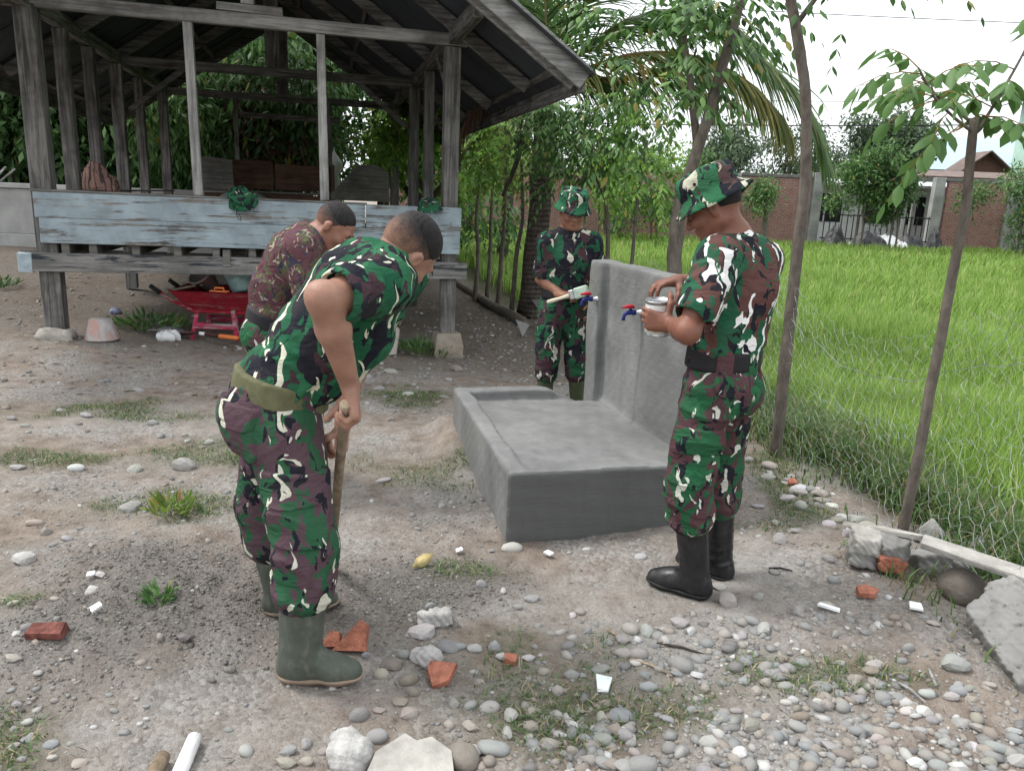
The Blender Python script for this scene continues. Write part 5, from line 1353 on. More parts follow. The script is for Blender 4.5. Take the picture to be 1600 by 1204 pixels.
def gable(nm, par, w_, l_, h, mat, c, rot=0.0, th=.06):
    for sg in (-1, 1):
        a = math.atan2(h, w_ / 2); L_ = math.hypot(w_ / 2, h) + .25
        m = MB(); mm = Matrix.Rotation(sg * a, 3, 'Y')
        m.box(mm @ Vector((sg * L_ / 2, 0, 0)), (L_, l_, th), mm, .005)
        m.build(nm, mat, par, False, (c[0], c[1], c[2] + h), (0, 0, rot))
SH = empty('shed', (29.0, 52, 0), R(-6), 'long shed with pale blue metal roof behind the gate and the brick wall', 'shed')
boxobj('wall', (0, 0, 2.2), (8.5, 6, 4.4), M_WHITEW, SH)
m = MB(); m.add([(-5.2, -4, 4.3), (6.5, -4, 4.3), (6.5, 4, 4.3), (-5.2, 4, 4.3), (-3.2, 0, 6.55), (6.5, 0, 6.55)], [(0, 1, 5, 4), (1, 2, 5), (2, 3, 4, 5), (3, 0, 4), (3, 2, 1, 0)])
m.build('roof', plain('pale_blue_metal_roof', (.42, .55, .66), .45, .08, 1.5, .1, 12, .01, metal=.1), SH)
H2 = empty('house', (26.0, 46, 0), R(-6), 'brown timber house gable above the plastered wall at the right', 'house')
boxobj('wall', (0, 0, 2.1), (2.4, 2.0, 4.2), plain('brown_boards', (.12, .07, .05), .85, .3, 5), H2)
m = MB(); m.prism([(-1.2, 0), (1.2, 0), (0, .95)], -1.0, 1.0, Matrix.Rotation(R(90), 3, 'X')); m.build('gable', plain('brown_boards', (0, 0, 0)), H2, False, (0, 0, 4.2))
gable('roof', H2, 2.7, 2.6, 1.07, plain('rusty_roof', (.16, .115, .10), .7, .3, 3), (0, -.4, 4.1))
RS = empty('lean_to_roof', (21.5, 34.5, 0), R(-2), 'low rusty sheet roof along the top of the wall at the right', 'roof')
boxobj('roof_sheet', (0, 0, 3.35), (9.5, 2.2, .05), plain('rusty_roof', (0, 0, 0)), RS, .01, (R(9), 0, 0))
for x in (-4, 0, 4): boxobj('post', (x, .7, 1.65), (.12, .12, 3.4), M_PLAST, RS)
TW = empty('tower_house', (29.6, 44, 0), R(-6), 'tall pale green sheet-clad building at the right edge', 'building')
boxobj('wall', (0, 0, 4.0), (3.4, 4, 8.0), plain('pale_green_cladding', (.40, .58, .48), .6, .1, 2), TW)
for i in range(12): boxobj('cladding_rib', (-1.55 + i * .28, -2.02, 4.0), (.05, .05, 7.9), plain('pale_green_cladding', (0, 0, 0)), TW, .004)
gable('roof', TW, 4.6, 5, 1.0, M_PLAST, (0, 0, 7.95))
# tarpaulins and sacks in front of the gate
t = NT('black_tarpaulin'); c = t.coord(); n = t.noise(c, 4, 5, .6, .5)
M_TARP = t.done(t.ramp(n, [(.4, (.02, .021, .024)), (.7, (.09, .09, .095))]), .45, t.bump(n, .6, .08), .4)
M_TARPW = plain('white_sheet', (.60, .62, .64), .6, .15, 3, .5, 5, .05)
for i, (x, y, w_, h_, mt, lab) in enumerate([(12.9, 31.9, 1.1, .75, M_TARP, 'black tarpaulin heap at the left end of the gate'), (14.2, 31.8, 1.7, .62, M_TARP, 'long heap under black tarpaulin in front of the gate'), (15.9, 31.9, 1.5, .55, M_TARP, 'low black tarpaulin heap right of the long heap'), (16.9, 31.9, .6, .8, M_TARP, 'upright black sack beside the right gate pillar'), (14.9, 32.2, 3.6, .50, M_TARPW, 'white plastic sheet spread behind the tarpaulin heaps'), (15.4, 31.4, .7, .35, M_TARPW, 'small white bag at the edge of the field')]):
    V = []; F = []; na, nr = 22, 7
    for a in range(na):
        for r_ in range(nr):
            th = a / na * 6.283; rr = 1 - r_ / nr * .92; zz = (1 - rr ** 2.2) * h_ * (1 + .25 * math.sin(3 * th + i) + .2 * math.sin(7 * th + r_)); k = 1 + .12 * math.sin(5 * th + i * 2) + .06 * math.sin(11 * th)
            V.append((math.cos(th) * rr * w_ / 2 * k, math.sin(th) * rr * .45 * k, zz))
    for a in range(na):
        for r_ in range(nr - 1): F.append((a * nr + r_, ((a + 1) % na) * nr + r_, ((a + 1) % na) * nr + r_ + 1, a * nr + r_ + 1))
    F.append(tuple(a * nr + nr - 1 for a in range(na)))
    tag(MB().add(V, F).build('covered_heap', mt, None, True, (x, y, float(gz(x, y)) + .12)), lab, 'heap', 'heaps in front of the gate')
# bushes and trees along that wall
def bush(label, x, y, h, r, n, ln, wd, mat, trunks=1, tr=.05, group='bushes in front of the brick wall'):
    g = float(gz(x, y))
    st = [([(x + .25 * i, y, g), (x + .25 * i + .05, y, g + (h - r) * .5), (x + .1 * i, y, h)], tr, tr * .5) for i in range(trunks)]
    return tree(label, (x, y), st, [crown(rg, bl(x, y, h, r * 1.15, 9, .9), n, ln, wd, .35, 0, 4)], mat, group, 'bush')
bush('pale green bush on two stems in front of the gate', 13.0, 30.4, 2.55, .85, 3600, .17, .07, L_MID, 2)
bush('dark green bush beside the pale one in front of the gate', 14.3, 30.3, 2.55, .88, 3600, .20, .09, L_DARK, 2)
bush('small round-topped bush before the brick wall with a thick grey stem', 9.7, 31.2, 2.2, .62, 1800, .15, .06, L_MID, 1, .16)
bush('wispy sapling before the brick panel right of the gate', 17.3, 30.6, 2.4, .55, 900, .15, .06, L_MID)
bush('rounded bush in front of the plastered wall', 19.2, 30.2, 2.3, 1.0, 3000, .16, .065, L_MID, 2)
bush('rounded bush cut by the right edge of the picture', 20.8, 30.2, 2.35, 1.0, 3000, .16, .065, L_MID, 2)
bush('low bush at the left end of the brick wall', 5.2, 31, 1.5, 1.0, 2600, .17, .07, L_MID, 2)
bush('bushy tree against the left part of the brick wall', 3.0, 30, 2.2, 1.4, 3600, .18, .075, L_FRESH, 2)
mass('large rounded dark tree behind the gate house', 20.6, 46, 7, bl(20.6, 46, 5.0, 1.9, 18), 15000, .30, .13, L_FAR, .4, None, 'trees beyond the brick wall')
mass('feathery grey green tree left of the large dark tree', 14.6, 44, 6, bl(14.8, 44, 3.9, 1.7, 12), 6500, .26, .10, L_FAR, .5, None, 'trees beyond the brick wall')
mass('dark tree above the brick wall behind the palm frond', 11.0, 42, 5.5, bl(11.2, 42, 3.9, 1.5, 12), 6500, .26, .10, L_FAR, .5, None, 'trees beyond the brick wall')
mass('low green tree above the left brick wall', 6.2, 40, 5.0, bl(6.0, 40, 3.3, 1.8, 12), 6500, .26, .10, L_MID, .5, None, 'trees beyond the brick wall')
mass('green tree far behind the fence saplings', 1.5, 36, 6.0, bl(1.6, 36, 3.4, 2.4, 12), 6500, .26, .10, L_MID, .5, None, 'trees beyond the brick wall')
# overhead cables
def cable(label, a, b, sag, r):
    a = Vector(a); b = Vector(b); pts = [a.lerp(b, i / 24) - Vector((0, 0, sag * 4 * (i / 24) * (1 - i / 24))) for i in range(25)]
    tag(MB().tube([p - a for p in pts], r, 5).build('overhead_cable', M_BLACKM, None, False, a), label, 'cable', 'overhead cables')
cable('lowest black overhead cable crossing the sky above the brick wall', (-20, 30, 4.4), (40, 30, 6.6), .9, .022)
cable('thin overhead cable just above the lowest one', (-20, 30.4, 5.4), (40, 30.4, 7.4), .9, .012)
cable('high thin overhead cable in the top right corner', (-20, 30.6, 9.4), (50, 30.2, 9.2), .8, .014)
# ------------------------------------------------------------------ low wall and heap at the left behind the pavilion
LW = empty('low_wall', (-9.2, 14.2, float(gz(-9.2, 14.2))), R(6), 'low grey plastered wall at the left behind the pavilion', 'wall')
boxobj('wall_panel', (0, 0, .62), (7.5, .16, .80), M_PLAST, LW); boxobj('coping', (0, 0, 1.07), (7.6, .24, .09), M_PLAST, LW)
boxobj('footing', (0, .0, .1), (7.5, .3, .24), M_PLAST, LW)
for i in range(9):
    x = -1.0 + i * .12; part('stick', (x - .12, 0, 1.12), (x + .10 + .03 * (i % 3), .02, 1.36 + .03 * (i % 2)), .03, .03, W_XL, (0, 1, 0), LW)
# ------------------------------------------------------------------ things in hands
M_HANDLE = wood('worn_handle', 2, (.20, .15, .10), (.42, .34, .25))
M_STEEL, M_IRON = plain('worn_steel', (.33, .33, .33), .45, .3, 12, metal=.7), plain('rusty_iron', (.13, .085, .06), .8, .4, 15)
TD = Vector((-.20, .64, -.742)).normalized(); TG = Vector((-.510, 2.264, .914))
tb = TG + TD * 1.225
HO = empty('hoe', tb, 0, 'hoe with a long worn wooden handle held by the digger', 'hoe')
MB().tube([TG - TD * .062 - tb, TG - TD * .060 - tb, TG + TD * .3 - tb, TG + TD * .8 - tb, TG + TD * 1.20 - tb], [.013, .0175, .0165, .0175, .019], 14).build('handle', M_HANDLE, HO, True)
m = MB(); fwd_ = Vector((-.75, -.35, -.3)).normalized(); m.beam(TG + TD * 1.17 - tb, TG + TD * 1.17 - tb + fwd_ * .20, .15, .006, TD, .002); m.build('blade', M_IRON, HO)
m = MB(); m.tube([TG + TD * 1.13 - tb, TG + TD * 1.21 - tb], .025, 12); m.build('socket', M_IRON, HO, True)
# paint tin
TN = empty('paint_tin', (.574, 3.056, 1.072), R(20), 'small silver paint tin with a printed white label held by the man with black boots', 'paint tin')
TN.rotation_euler = (R(4), R(-5), R(20))
MB().lathe([(.0495, 0), (.051, .003), (.0495, .006), (.0495, .134), (.051, .137), (.051, .142), (.047, .142), (.0465, .136), (.001, .1355)], 32).build('can', M_ZINC, TN, True)
t = NT('tin_label_print'); c = t.coord(); sp = t.n('SeparateXYZ', Vector=c)
ang = t.math('ARCTAN2', sp.outputs['Y'], sp.outputs['X'])
uv = t.n('CombineXYZ', X=t.math('MULTIPLY', ang, 9.0), Y=t.math('MULTIPLY', sp.outputs['Z'], 95.0), Z=0.0).outputs[0]
blk = t.n('TexBrick', Vector=uv, Scale=1.0, Color1=(.70, .70, .68, 1), Color2=(.05, .05, .05, 1), Mortar=(.66, .66, .64, 1)); blk.inputs['Mortar Size'].default_value = .25; blk.inputs['Brick Width'].default_value = .5; blk.inputs['Row Height'].default_value = 2.6; blk.inputs['Bias'].default_value = -.15
band = t.math('GREATER_THAN', sp.outputs['Z'], .075)
lab = t.mix(band, t.ramp(t.noise(c, 30, 4, .6), [(.45, (.58, .55, .48)), (.62, (.40, .33, .24))]), t.mix(t.ramp(t.noise(c, 70, 2, .5), [(.5, 0), (.55, 1)]), (.68, .68, .67), blk.outputs[0]))
MB().lathe([(.0502, .014), (.0503, .0145), (.0503, .127), (.0502, .1275)], 32, cap0=False, cap1=False).build('label', t.done(lab, .45, None, .4), TN, True)
# brush
BR = empty('brush', (.30, 5.25, .925), 0, 'wide brush with pale green bristles and cream handle held by the man behind the basin', 'brush')
bd = Vector((.93, -.12, .34)).normalized()
MB().tube([bd * f - bd * .0 for f in (-.09, -.085, -.05, .0, .045, .07)], [.006, .0125, .0145, .0115, .013, .018], 12).build('handle', plain('cream_handle', (.62, .56, .44), .5, .12), BR, True)
m = MB(); m.beam(bd * .068, bd * .105, .068, .026, (0, -1, .2), .006); m.build('ferrule', M_STEEL, BR)
m = MB(); m.beam(bd * .103, bd * .205, .074, .034, (0, -1, .2), .010, .003); m.build('bristles', plain('painted_bristles', (.50, .62, .52), .8, .2, 30, .8, 300, .004), BR)

# ------------------------------------------------------------------ on and in the pavilion
def pavw(x, y, z=0.0):
    q = Matrix.Rotation(math.atan2(.245, .97), 3, 'Z') @ Vector((x, y, 0)); return Vector((q.x - 4.5, q.y + 7.45, z))
def draped_hat(label, c, tilt, seed, sc=1.0, cord=True):
    r = empty('bucket_hat', c, 0, label, 'hat')
    A = frame(tilt[0], tilt[1])
    hat(r, np.zeros(3), V3(0, 0, 0), A, M_HAT_C, sc, seed, 'crown_and_brim', .75)
    if cord: MB().tube([(-.01, -.09, -.08), (-.02, -.10, -.14), (.0, -.10, -.19), (.025, -.10, -.205), (.02, -.10, -.17), (-.005, -.10, -.13)], .004, 6).build('chin_cord', M_BELT_D, r, True)
    return r
p = pavw(1.78, -.13, 1.46); draped_hat('camouflage hat hung over the blue front boards with its cord dangling', p, ((.9, -.2, -.25), (.15, -.75, .55)), 3.0, 1.06)
p = pavw(3.63, -.12, 1.45); draped_hat('camouflage hat lying on the front boards near the right corner post', p, ((.9, -.2, 0), (0, -.3, 1)), 5.0, .98, False)
# cloth bundle
t = NT('striped_pink_cloth'); c = t.coord((1, 1, .3), (.4, .2, 0)); wv = t.n('TexWave', Vector=c, Scale=5, Distortion=14, Detail=3).outputs[0]
M_PINK = t.done(t.ramp(wv, [(.2, (.36, .20, .17)), (.45, (.24, .19, .15)), (.6, (.42, .27, .24)), (.85, (.10, .07, .065))]), .9, t.bump(t.noise(c, 9, 4, .6, .8), .9, .05), .1)
s = Sdf(); s.cap((-.12, 0, .08), (.12, 0, .07), .10, .09); s.cap((-.03, 0, .18), (.05, 0, .16), .09, .07); s.cap((-.02, 0, .26), (.02, 0, .24), .055, .05); s.box((0, 0, .02), (.2, .08, .02), I3, .015, .05)
s.disp = addf(folds((1, .3, .6), 30, .022, 3), folds((.2, .3, 1), 46, .012, 6)); s.plane((0, 0, 0), (0, 0, 1))
part('ledge', (.06, 1.7, 1.463), (.06, 6.3, 1.463), .10, .022, W_Y); part('rail', (.06, -.05, 1.463), (.06, 1.69, 1.463), .10, .022, W_Y)
tag(obj('cloth_bundle', s.mesh('cloth_bundle', .010), M_PINK, None, pavw(.08, 1.55, 1.475), (0, 0, R(14))), 'crumpled pink and brown cloth bundle left on the pavilion rail', 'cloth')
# boards at the back
def pbox(nm, x0, x1, z0, z1, y, mat, par, th=.03, org=(0, 0, 0)): return boxobj(nm, ((x0 + x1) / 2 - org[0], y - org[1], (z0 + z1) / 2 - org[2]), (x1 - x0, th, z1 - z0), mat, par, .004)
CB = empty('bench', pavw(0, 0, 0), math.atan2(.245, .97), 'broken brown board bench at the back of the pavilion floor', 'bench')
o3 = (0, 0, 0)
pbox('back_panel', .95, 1.75, 1.55, 2.02, 6.05, W_BOARD, CB); pbox('back_panel', 1.78, 2.72, 1.55, 1.98, 6.05, W_BOARD, CB); pbox('front_panel', .65, 2.72, 1.016, 1.47, 5.75, W_BOARD, CB)
boxobj('seat_board', (1.7, 5.9, 1.50), (2.2, .36, .035), W_GBOARD, CB, .004); pbox('end_panel', 2.73, 2.78, 1.016, 2.0, 5.95, W_BOARD, CB, .5)
m = MB(); m.prism([(0, 0), (1.0, 0), (.98, .50), (.75, .62), (.45, .60), (0, .12)], 0, .03, Matrix.Rotation(R(90), 3, 'X'))
tag(m.build('leaning_board', W_GBOARD, None, False, pavw(2.72, 5.70, 1.42), (0, 0, math.atan2(.245, .97))), 'grey board with a slanted corner leaning at the back of the pavilion', 'board')
m = MB(); m.prism([(0, 0), (.62, 0), (.60, .48), (.2, .52), (0, .46)], 0, .03, Matrix.Rotation(R(90), 3, 'X'))
tag(m.build('leaning_board', W_GBOARD, None, False, pavw(.52, 5.68, 1.52), (R(-4), 0, math.atan2(.245, .97))), 'square grey board leaning at the left end of the bench', 'board')
s = Sdf(); s.ell((0, 0, 0), (.42, .10, .20), None, .02); s.disp = folds((1, 0, .4), 18, .02, 8); s.plane((0, 0, -.12), (0, 0, 1))
tag(obj('sack', s.mesh('sack', .02), plain('grey_sacking', (.20, .205, .20), .9, .25, 8, .5, 60), None, pavw(1.3, 5.45, 1.32), (0, 0, math.atan2(.245, .97))), 'grey sack lying on the pavilion floor before the bench', 'sack')
FN = empty('dome_finial', (-3.52, 15.0, float(gz(-3.52, 15.0))), 0, 'white onion dome ornament with a pointed tip on a post behind the pavilion', 'ornament')
MB().lathe([(.07, 0), (.07, .8), (.065, 1.35)], 20).build('stand', plain('finial_black', (.02, .02, .02), .6), FN, True)
MB().lathe([(.10, 1.30), (.11, 1.34), (.10, 1.40), (.10, 1.78), (.085, 1.84), (.13, 1.90), (.158, 1.99), (.145, 2.07), (.09, 2.15), (.04, 2.21), (.014, 2.26), (.002, 2.32)], 28).build('dome', plain('finial_white', (.80, .80, .80), .35, .04), FN, True)

# ------------------------------------------------------------------ tools under the pavilion
M_RED = wood('flaking_red_paint', 0, (.20, .14, .13), (.40, .30, .28), paint=(.22, .012, .022), cover=.57)
M_PINKR = wood('flaking_pink_paint', 0, (.30, .22, .22), (.55, .45, .45), paint=(.33, .03, .07), cover=.53)
gwb = float(gz(-3.1, 8.2))
WBR = empty('wheelbarrow', (-3.05, 8.12, gwb), R(4), 'red wheelbarrow with flaking paint loaded with buckets under the pavilion', 'wheelbarrow')
V = []
for (x0, x1, y0, z, in_) in ((-.34, .30, .19, .30, 0), (-.50, .50, .31, .51, 0), (-.52, .52, .325, .515, 0), (-.48, .48, .295, .505, 1), (-.33, .29, .18, .312, 1)):
    V += [(x0, -y0, z), (x1, -y0, z), (x1, y0, z), (x0, y0, z)]
F = [(3, 2, 1, 0)] + [(a * 4 + i, a * 4 + (i + 1) % 4, a * 4 + 4 + (i + 1) % 4, a * 4 + 4 + i) for a in range(4) for i in range(4)] + [(16, 17, 18, 19)]
MB().add(V, F).build('tray', M_RED, WBR)
for sy in (-1, 1):
    hd = MB().tube([(.62, sy * .08, .22), (.30, sy * .18, .275), (-.30, sy * .235, .30), (-.52, sy * .255, .42), (-.66, sy * .262, .52)], .019, 10).build('handle', M_RED, WBR, True)
    MB().tube([(-.60, sy * .26, .478), (-.70, sy * .264, .55)], .024, 10).build('grip', M_BELT_D, hd, True)
    for x in (-.26, .10):
        part('leg', (x - .05 * (1 if x < 0 else -1), sy * .25, .0), (x, sy * .20, .31), .045, .045, M_PINKR, (0, 1, 0), WBR)
    part('cross_bar', (-.30, sy * .245, .15), (.14, sy * .245, .14), .03, .06, M_PINKR, (0, 0, 1), WBR)
wh = MB().lathe([(.10, -.03), (.165, -.04), (.18, -.02), (.18, .02), (.165, .04), (.10, .03)], 24, M=Matrix.Rotation(R(90), 3, 'X')).build('wheel', M_BELT_D, WBR, True, (.66, 0, .18))
MB().lathe([(.098, -.02), (.098, .02)], 16, M=Matrix.Rotation(R(90), 3, 'X')).build('rim', M_RED, wh, False)
def bucket(label, c, rot, col, name, r0=.10, r1=.14, h=.22, smear=None, handle=True):
    t = NT(name); cc = t.coord(); n = t.noise(cc, 14, 5, .65, .5)
    k = t.ramp(n, [(.35, tuple(x * .75 for x in col)), (.7, tuple(min(1, x * 1.2) for x in col))])
    if smear: k = t.mix(t.ramp(t.noise(t.coord((1, 1, .5), loc=(1, 2, 0)), 8, 4, .6, .5), [(.50, 0), (.62, .85)]), k, smear)
    mt = t.done(k, .65, t.bump(n, .3, .006), .3)
    b = empty('bucket', c, 0, label, 'bucket'); b.rotation_euler = rot
    MB().lathe([(.001, 0), (r0, 0), (r1, h - .02), (r1 + .008, h - .018), (r1 + .008, h), (r1 - .004, h), (r0 - .004, .006), (.001, .006)], 28, cap0=False, cap1=False).build('shell', mt, b, True)
    if handle: MB().tube([(math.cos(a) * (r1 + .006), .02 + .0 * a, h - .03 - math.sin(a) * r1 * .55) for a in np.linspace(0, math.pi, 12)], .003, 5).build('bail', M_ZINC, b, True)
    return b
bucket('cement-crusted grey bucket lying in the wheelbarrow tray', (-3.22, 8.10, gwb + .52), (R(25), R(-35), R(20)), (.20, .19, .18), 'bucket_grey_crusted', .09, .125, .2, (.30, .16, .14))
bucket('pale teal bucket tilted over the near side of the wheelbarrow', (-2.86, 8.02, gwb + .50), (R(-12), R(-18), 0), (.30, .44, .43), 'bucket_teal', .10, .135, .2)
bucket('grey bucket smeared with red standing upside down beside the left post', (-4.07, 7.45, float(gz(-4.07, 7.45)) + .205), (R(180), 0, R(40)), (.42, .395, .385), 'bucket_upturned', .10, .148, .205, (.44, .26, .22), False)
HM = empty('hammer', (-3.40, 7.90, gwb + .49), R(15), 'wooden hammer handle sticking out over the wheelbarrow edge', 'hammer')
MB().tube([(-.20, -.03, .0), (-.05, 0, .035), (.14, .03, .075)], [.015, .012, .012], 10).build('handle', M_HANDLE, HM, True)
MB().box((.15, .03, .078), (.035, .11, .035), None, .006).build('head', M_IRON, HM)
FT = empty('plastering_float', (-3.02, 7.80, gwb + .523), R(-5), 'orange plastering float lying on the wheelbarrow edge', 'float')
MB().box((0, 0, .0), (.19, .055, .012), None, .003).build('blade', plain('orange_plastic', (.62, .17, .05), .5, .12), FT)
MB().tube([(-.05, 0, .006), (-.045, 0, .034), (.045, 0, .034), (.05, 0, .006)], .010, 8).build('grip', plain('orange_plastic', (0, 0, 0)), FT, True)
SV = empty('shovel', (-3.35, 7.80, float(gz(-3.35, 7.8)) + .045), R(-12), 'shovel with an orange grip lying flat before the wheelbarrow', 'shovel')
V = []; F = []
for i in range(7):
    for j in range(7):
        x = -.42 + i * .05; w_ = .115 * (1 - .15 * (3 - min(i, 3)) / 3) * (1 if i < 6 else .75); y = (j / 6 - .5) * 2 * w_
        V.append((x, y, .012 + .05 * (y / .115) ** 2 + .01 * math.sin(i)))
for i in range(6):
    for j in range(6): F.append((i * 7 + j, (i + 1) * 7 + j, (i + 1) * 7 + j + 1, i * 7 + j + 1))
o = MB().add(V, F).build('blade', M_STEEL, SV, True); sm_ = o.modifiers.new('thick', 'SOLIDIFY'); sm_.thickness = .003
MB().tube([(-.12, 0, .02), (.05, 0, .045), (.36, 0, .03)], [.022, .017, .017], 10).build('shaft', plain('shaft_maroon', (.05, .014, .014), .5), SV, True)
MB().tube([(.12, 0, .042), (.18, 0, .039)], .0185, 10).build('tape_band', M_LABELW, SV, True)
MB().tube([(.34, 0, .031), (.36, 0, .030), (.52, 0, .026), (.56, 0, .025)], [.018, .024, .024, .019], 10).build('grip', plain('orange_plastic', (0, 0, 0)), SV, True)
def crumple(label, c, r, mat, seed, flat=.5, cat='litter', nm='plastic_bag'):
    s = Sdf(); s.ell((0, 0, r * flat * .6), (r, r * .75, r * flat), None, .02); s.disp = addf(folds((1, .4, .3), 3.2 / r, r * .28, seed), folds((-.2, 1, .5), 5.5 / r, r * .18, seed + 2)); s.plane((0, 0, 0), (0, 0, 1))
    return tag(obj(nm, s.mesh(nm, r / 9), mat, None, c), label, cat)
gzl = lambda x, y, d=0.0: (x, y, float(gz(x, y)) + d)
M_CLEAR = plain('cloudy_plastic', (.60, .61, .62), .3, .15, 10)
crumple('crumpled clear plastic bag lying against the shovel blade', gzl(-3.56, 7.75), .11, M_CLEAR, 3)
crumple('blue and white crushed packet on the dirt under the pavilion', gzl(-4.55, 8.65), .06, plain('packet_print', (.25, .28, .42), .4, .6, 30), 5, .5, 'litter', 'packet')
crumple('pale crushed wrapper beside the left post base', gzl(-4.26, 7.75), .10, M_PLAST, 8, .3, 'litter', 'wrapper')
# rock under the left post
s = Sdf(); s.box((0, 0, .03), (.17, .12, .075), I3, .05); s.disp = lambda P: .02 * np.sin(P @ V3(14, 9, 20)) * np.sin(P @ V3(-11, 17, 8)) + .004 * np.sin(P @ V3(70, 55, 90))
tag(obj('post_stone', s.mesh('post_stone', .014), plain('pale_rock', (.30, .28, .25), .9, .3, 9, .6, 60, .01), None, (pavw(0.02, -.16).x, pavw(0, -.16).y, pav_ground(0, -.16) - .03), (0, 0, .3)), 'flat pale rock under the left corner post of the pavilion', 'rock')
def slab(label, nm, pts, th, M, c, mat, cat='slab', jit=.004):
    m = MB(); n = len(pts); V = [Vector((p[0], p[1], 0)) for p in pts] + [Vector((p[0] * .97, p[1] * .97, th)) for p in pts]
    V = [M @ (p + Vector([random.uniform(-jit, jit) for _ in range(3)])) for p in V]
    m.add(V, [tuple(range(n - 1, -1, -1)), tuple(range(n, 2 * n))] + [(i, (i + 1) % n, n + (i + 1) % n, n + i) for i in range(n)])
    return tag(m.build(nm, mat, None, False, c), label, cat)
RX_, RY_, RZ_ = (lambda a: Matrix.Rotation(R(a), 3, 'X')), (lambda a: Matrix.Rotation(R(a), 3, 'Y')), (lambda a: Matrix.Rotation(R(a), 3, 'Z'))
slab('pale cement slab leaning upright on rubble behind the digger', 'cement_slab', [(-.11, 0), (.10, .02), (.12, .30), (.05, .36), (-.10, .34)], .035, RX_(68) , gzl(-1.34, 8.0, -.02), plain('pale_slab', (.36, .325, .29), .9, .25, 8, .4))
slab('triangular pale tile standing on the gravel behind the man with the brush', 'tile_piece', [(-.09, .21), (.09, .15), (.01, -.02)], .02, RX_(62), gzl(.10, 9.6, .02), M_PLAST, 'tile')
PLK = part('plank', (.30, 11.2, .15), (.62, 9.4, -.10), .16, .03, W_GBOARD, (0, 0, 1), None); tag(PLK, 'grey plank leaning against the foot of the palm', 'plank')
trunk_log = MB(); pts = [(-1.30, 15.6), (-1.0, 14.4), (-.62, 13.0), (-.35, 12.0), (-.05, 10.9), (.15, 10.2)]
lg = trunk_log.tube([(x - .15, y - 10.2, float(gz(x, y)) + .05) for x, y in pts], [.05, .055, .06, .065, .07, .072], 10, True, 1.0).build('fallen_log', B_GREY, None, True, (.15, 10.2, 0)); tag(lg, 'long thin log lying along the edge of the field beside the palm', 'log')
# ------------------------------------------------------------------ stones, rubble and litter in the yard
def rockmesh(nm, sub, seed, ang=0.0, flat=.62):
    import bmesh
    bm = bmesh.new(); bmesh.ops.create_icosphere(bm, subdivisions=sub, radius=1.0)
    r = np.random.default_rng(seed); A = r.normal(size=(5, 3)) * 1.5; ph = r.uniform(0, 6.28, 5); pl = [unit(r.normal(size=3)) for _ in range(7)]; cut = r.uniform(.55, .85, 7)
    for v in bm.verts:
        p = np.array(v.co); k = 1 + .09 * sum(math.sin(p @ A[i] + ph[i]) for i in range(5)) / 2
        p = p * k
        if ang:
            for n_, c_ in zip(pl, cut):
                d_ = p @ n_
                if d_ > c_: p = p - n_ * (d_ - c_) * ang
            p = p * (1 + .05 * math.sin(p @ A[1] * 4 + ph[2]))
        v.co = (p[0], p[1] * .85, p[2] * flat)
    me = bpy.data.meshes.new(nm); bm.to_mesh(me); bm.free()
    if not ang: me.polygons.foreach_set('use_smooth', np.ones(len(me.polygons), dtype=bool))
    return me
t = NT('river_stone'); c = t.coord(); oi = t.n('ObjectInfo')
off = t.n('VectorMath', {'operation': 'ADD'}, i0=c, i1=t.n('CombineXYZ', X=t.math('MULTIPLY', oi.outputs['Random'], 50.0), Y=0.0, Z=0.0).outputs[0]).outputs[0]
n1 = t.noise(off, 1.6, 5, .65); n2 = t.noise(off, 14, 4, .7)
k = t.mix(t.ramp(n1, [(.35, 0), (.7, .55)]), oi.outputs['Color'], t.mix(.5, oi.outputs['Color'], (.42, .39, .35)))
k = t.mix(t.ramp(n2, [(.5, 0), (.75, .35)]), k, t.mix(.6, oi.outputs['Color'], (.09, .085, .08)))
M_STONE = t.done(k, .85, t.bump(n2, .35, .08), .25)
TINT = [(.31, .305, .295), (.255, .26, .262), (.33, .30, .265), (.50, .49, .475), (.14, .135, .128), (.24, .205, .175)]
TN_ = ['grey', 'blue grey', 'tan', 'whitish', 'dark', 'brown']
RM = [rockmesh('stone', 2, i, 0.0, (.45, .62, .55)[i % 3]) for i in range(7)] + [rockmesh('stone', 2, 30 + i, .95, (.5, .7)[i % 2]) for i in range(6)]
for x in RM: setmat(x, M_STONE)
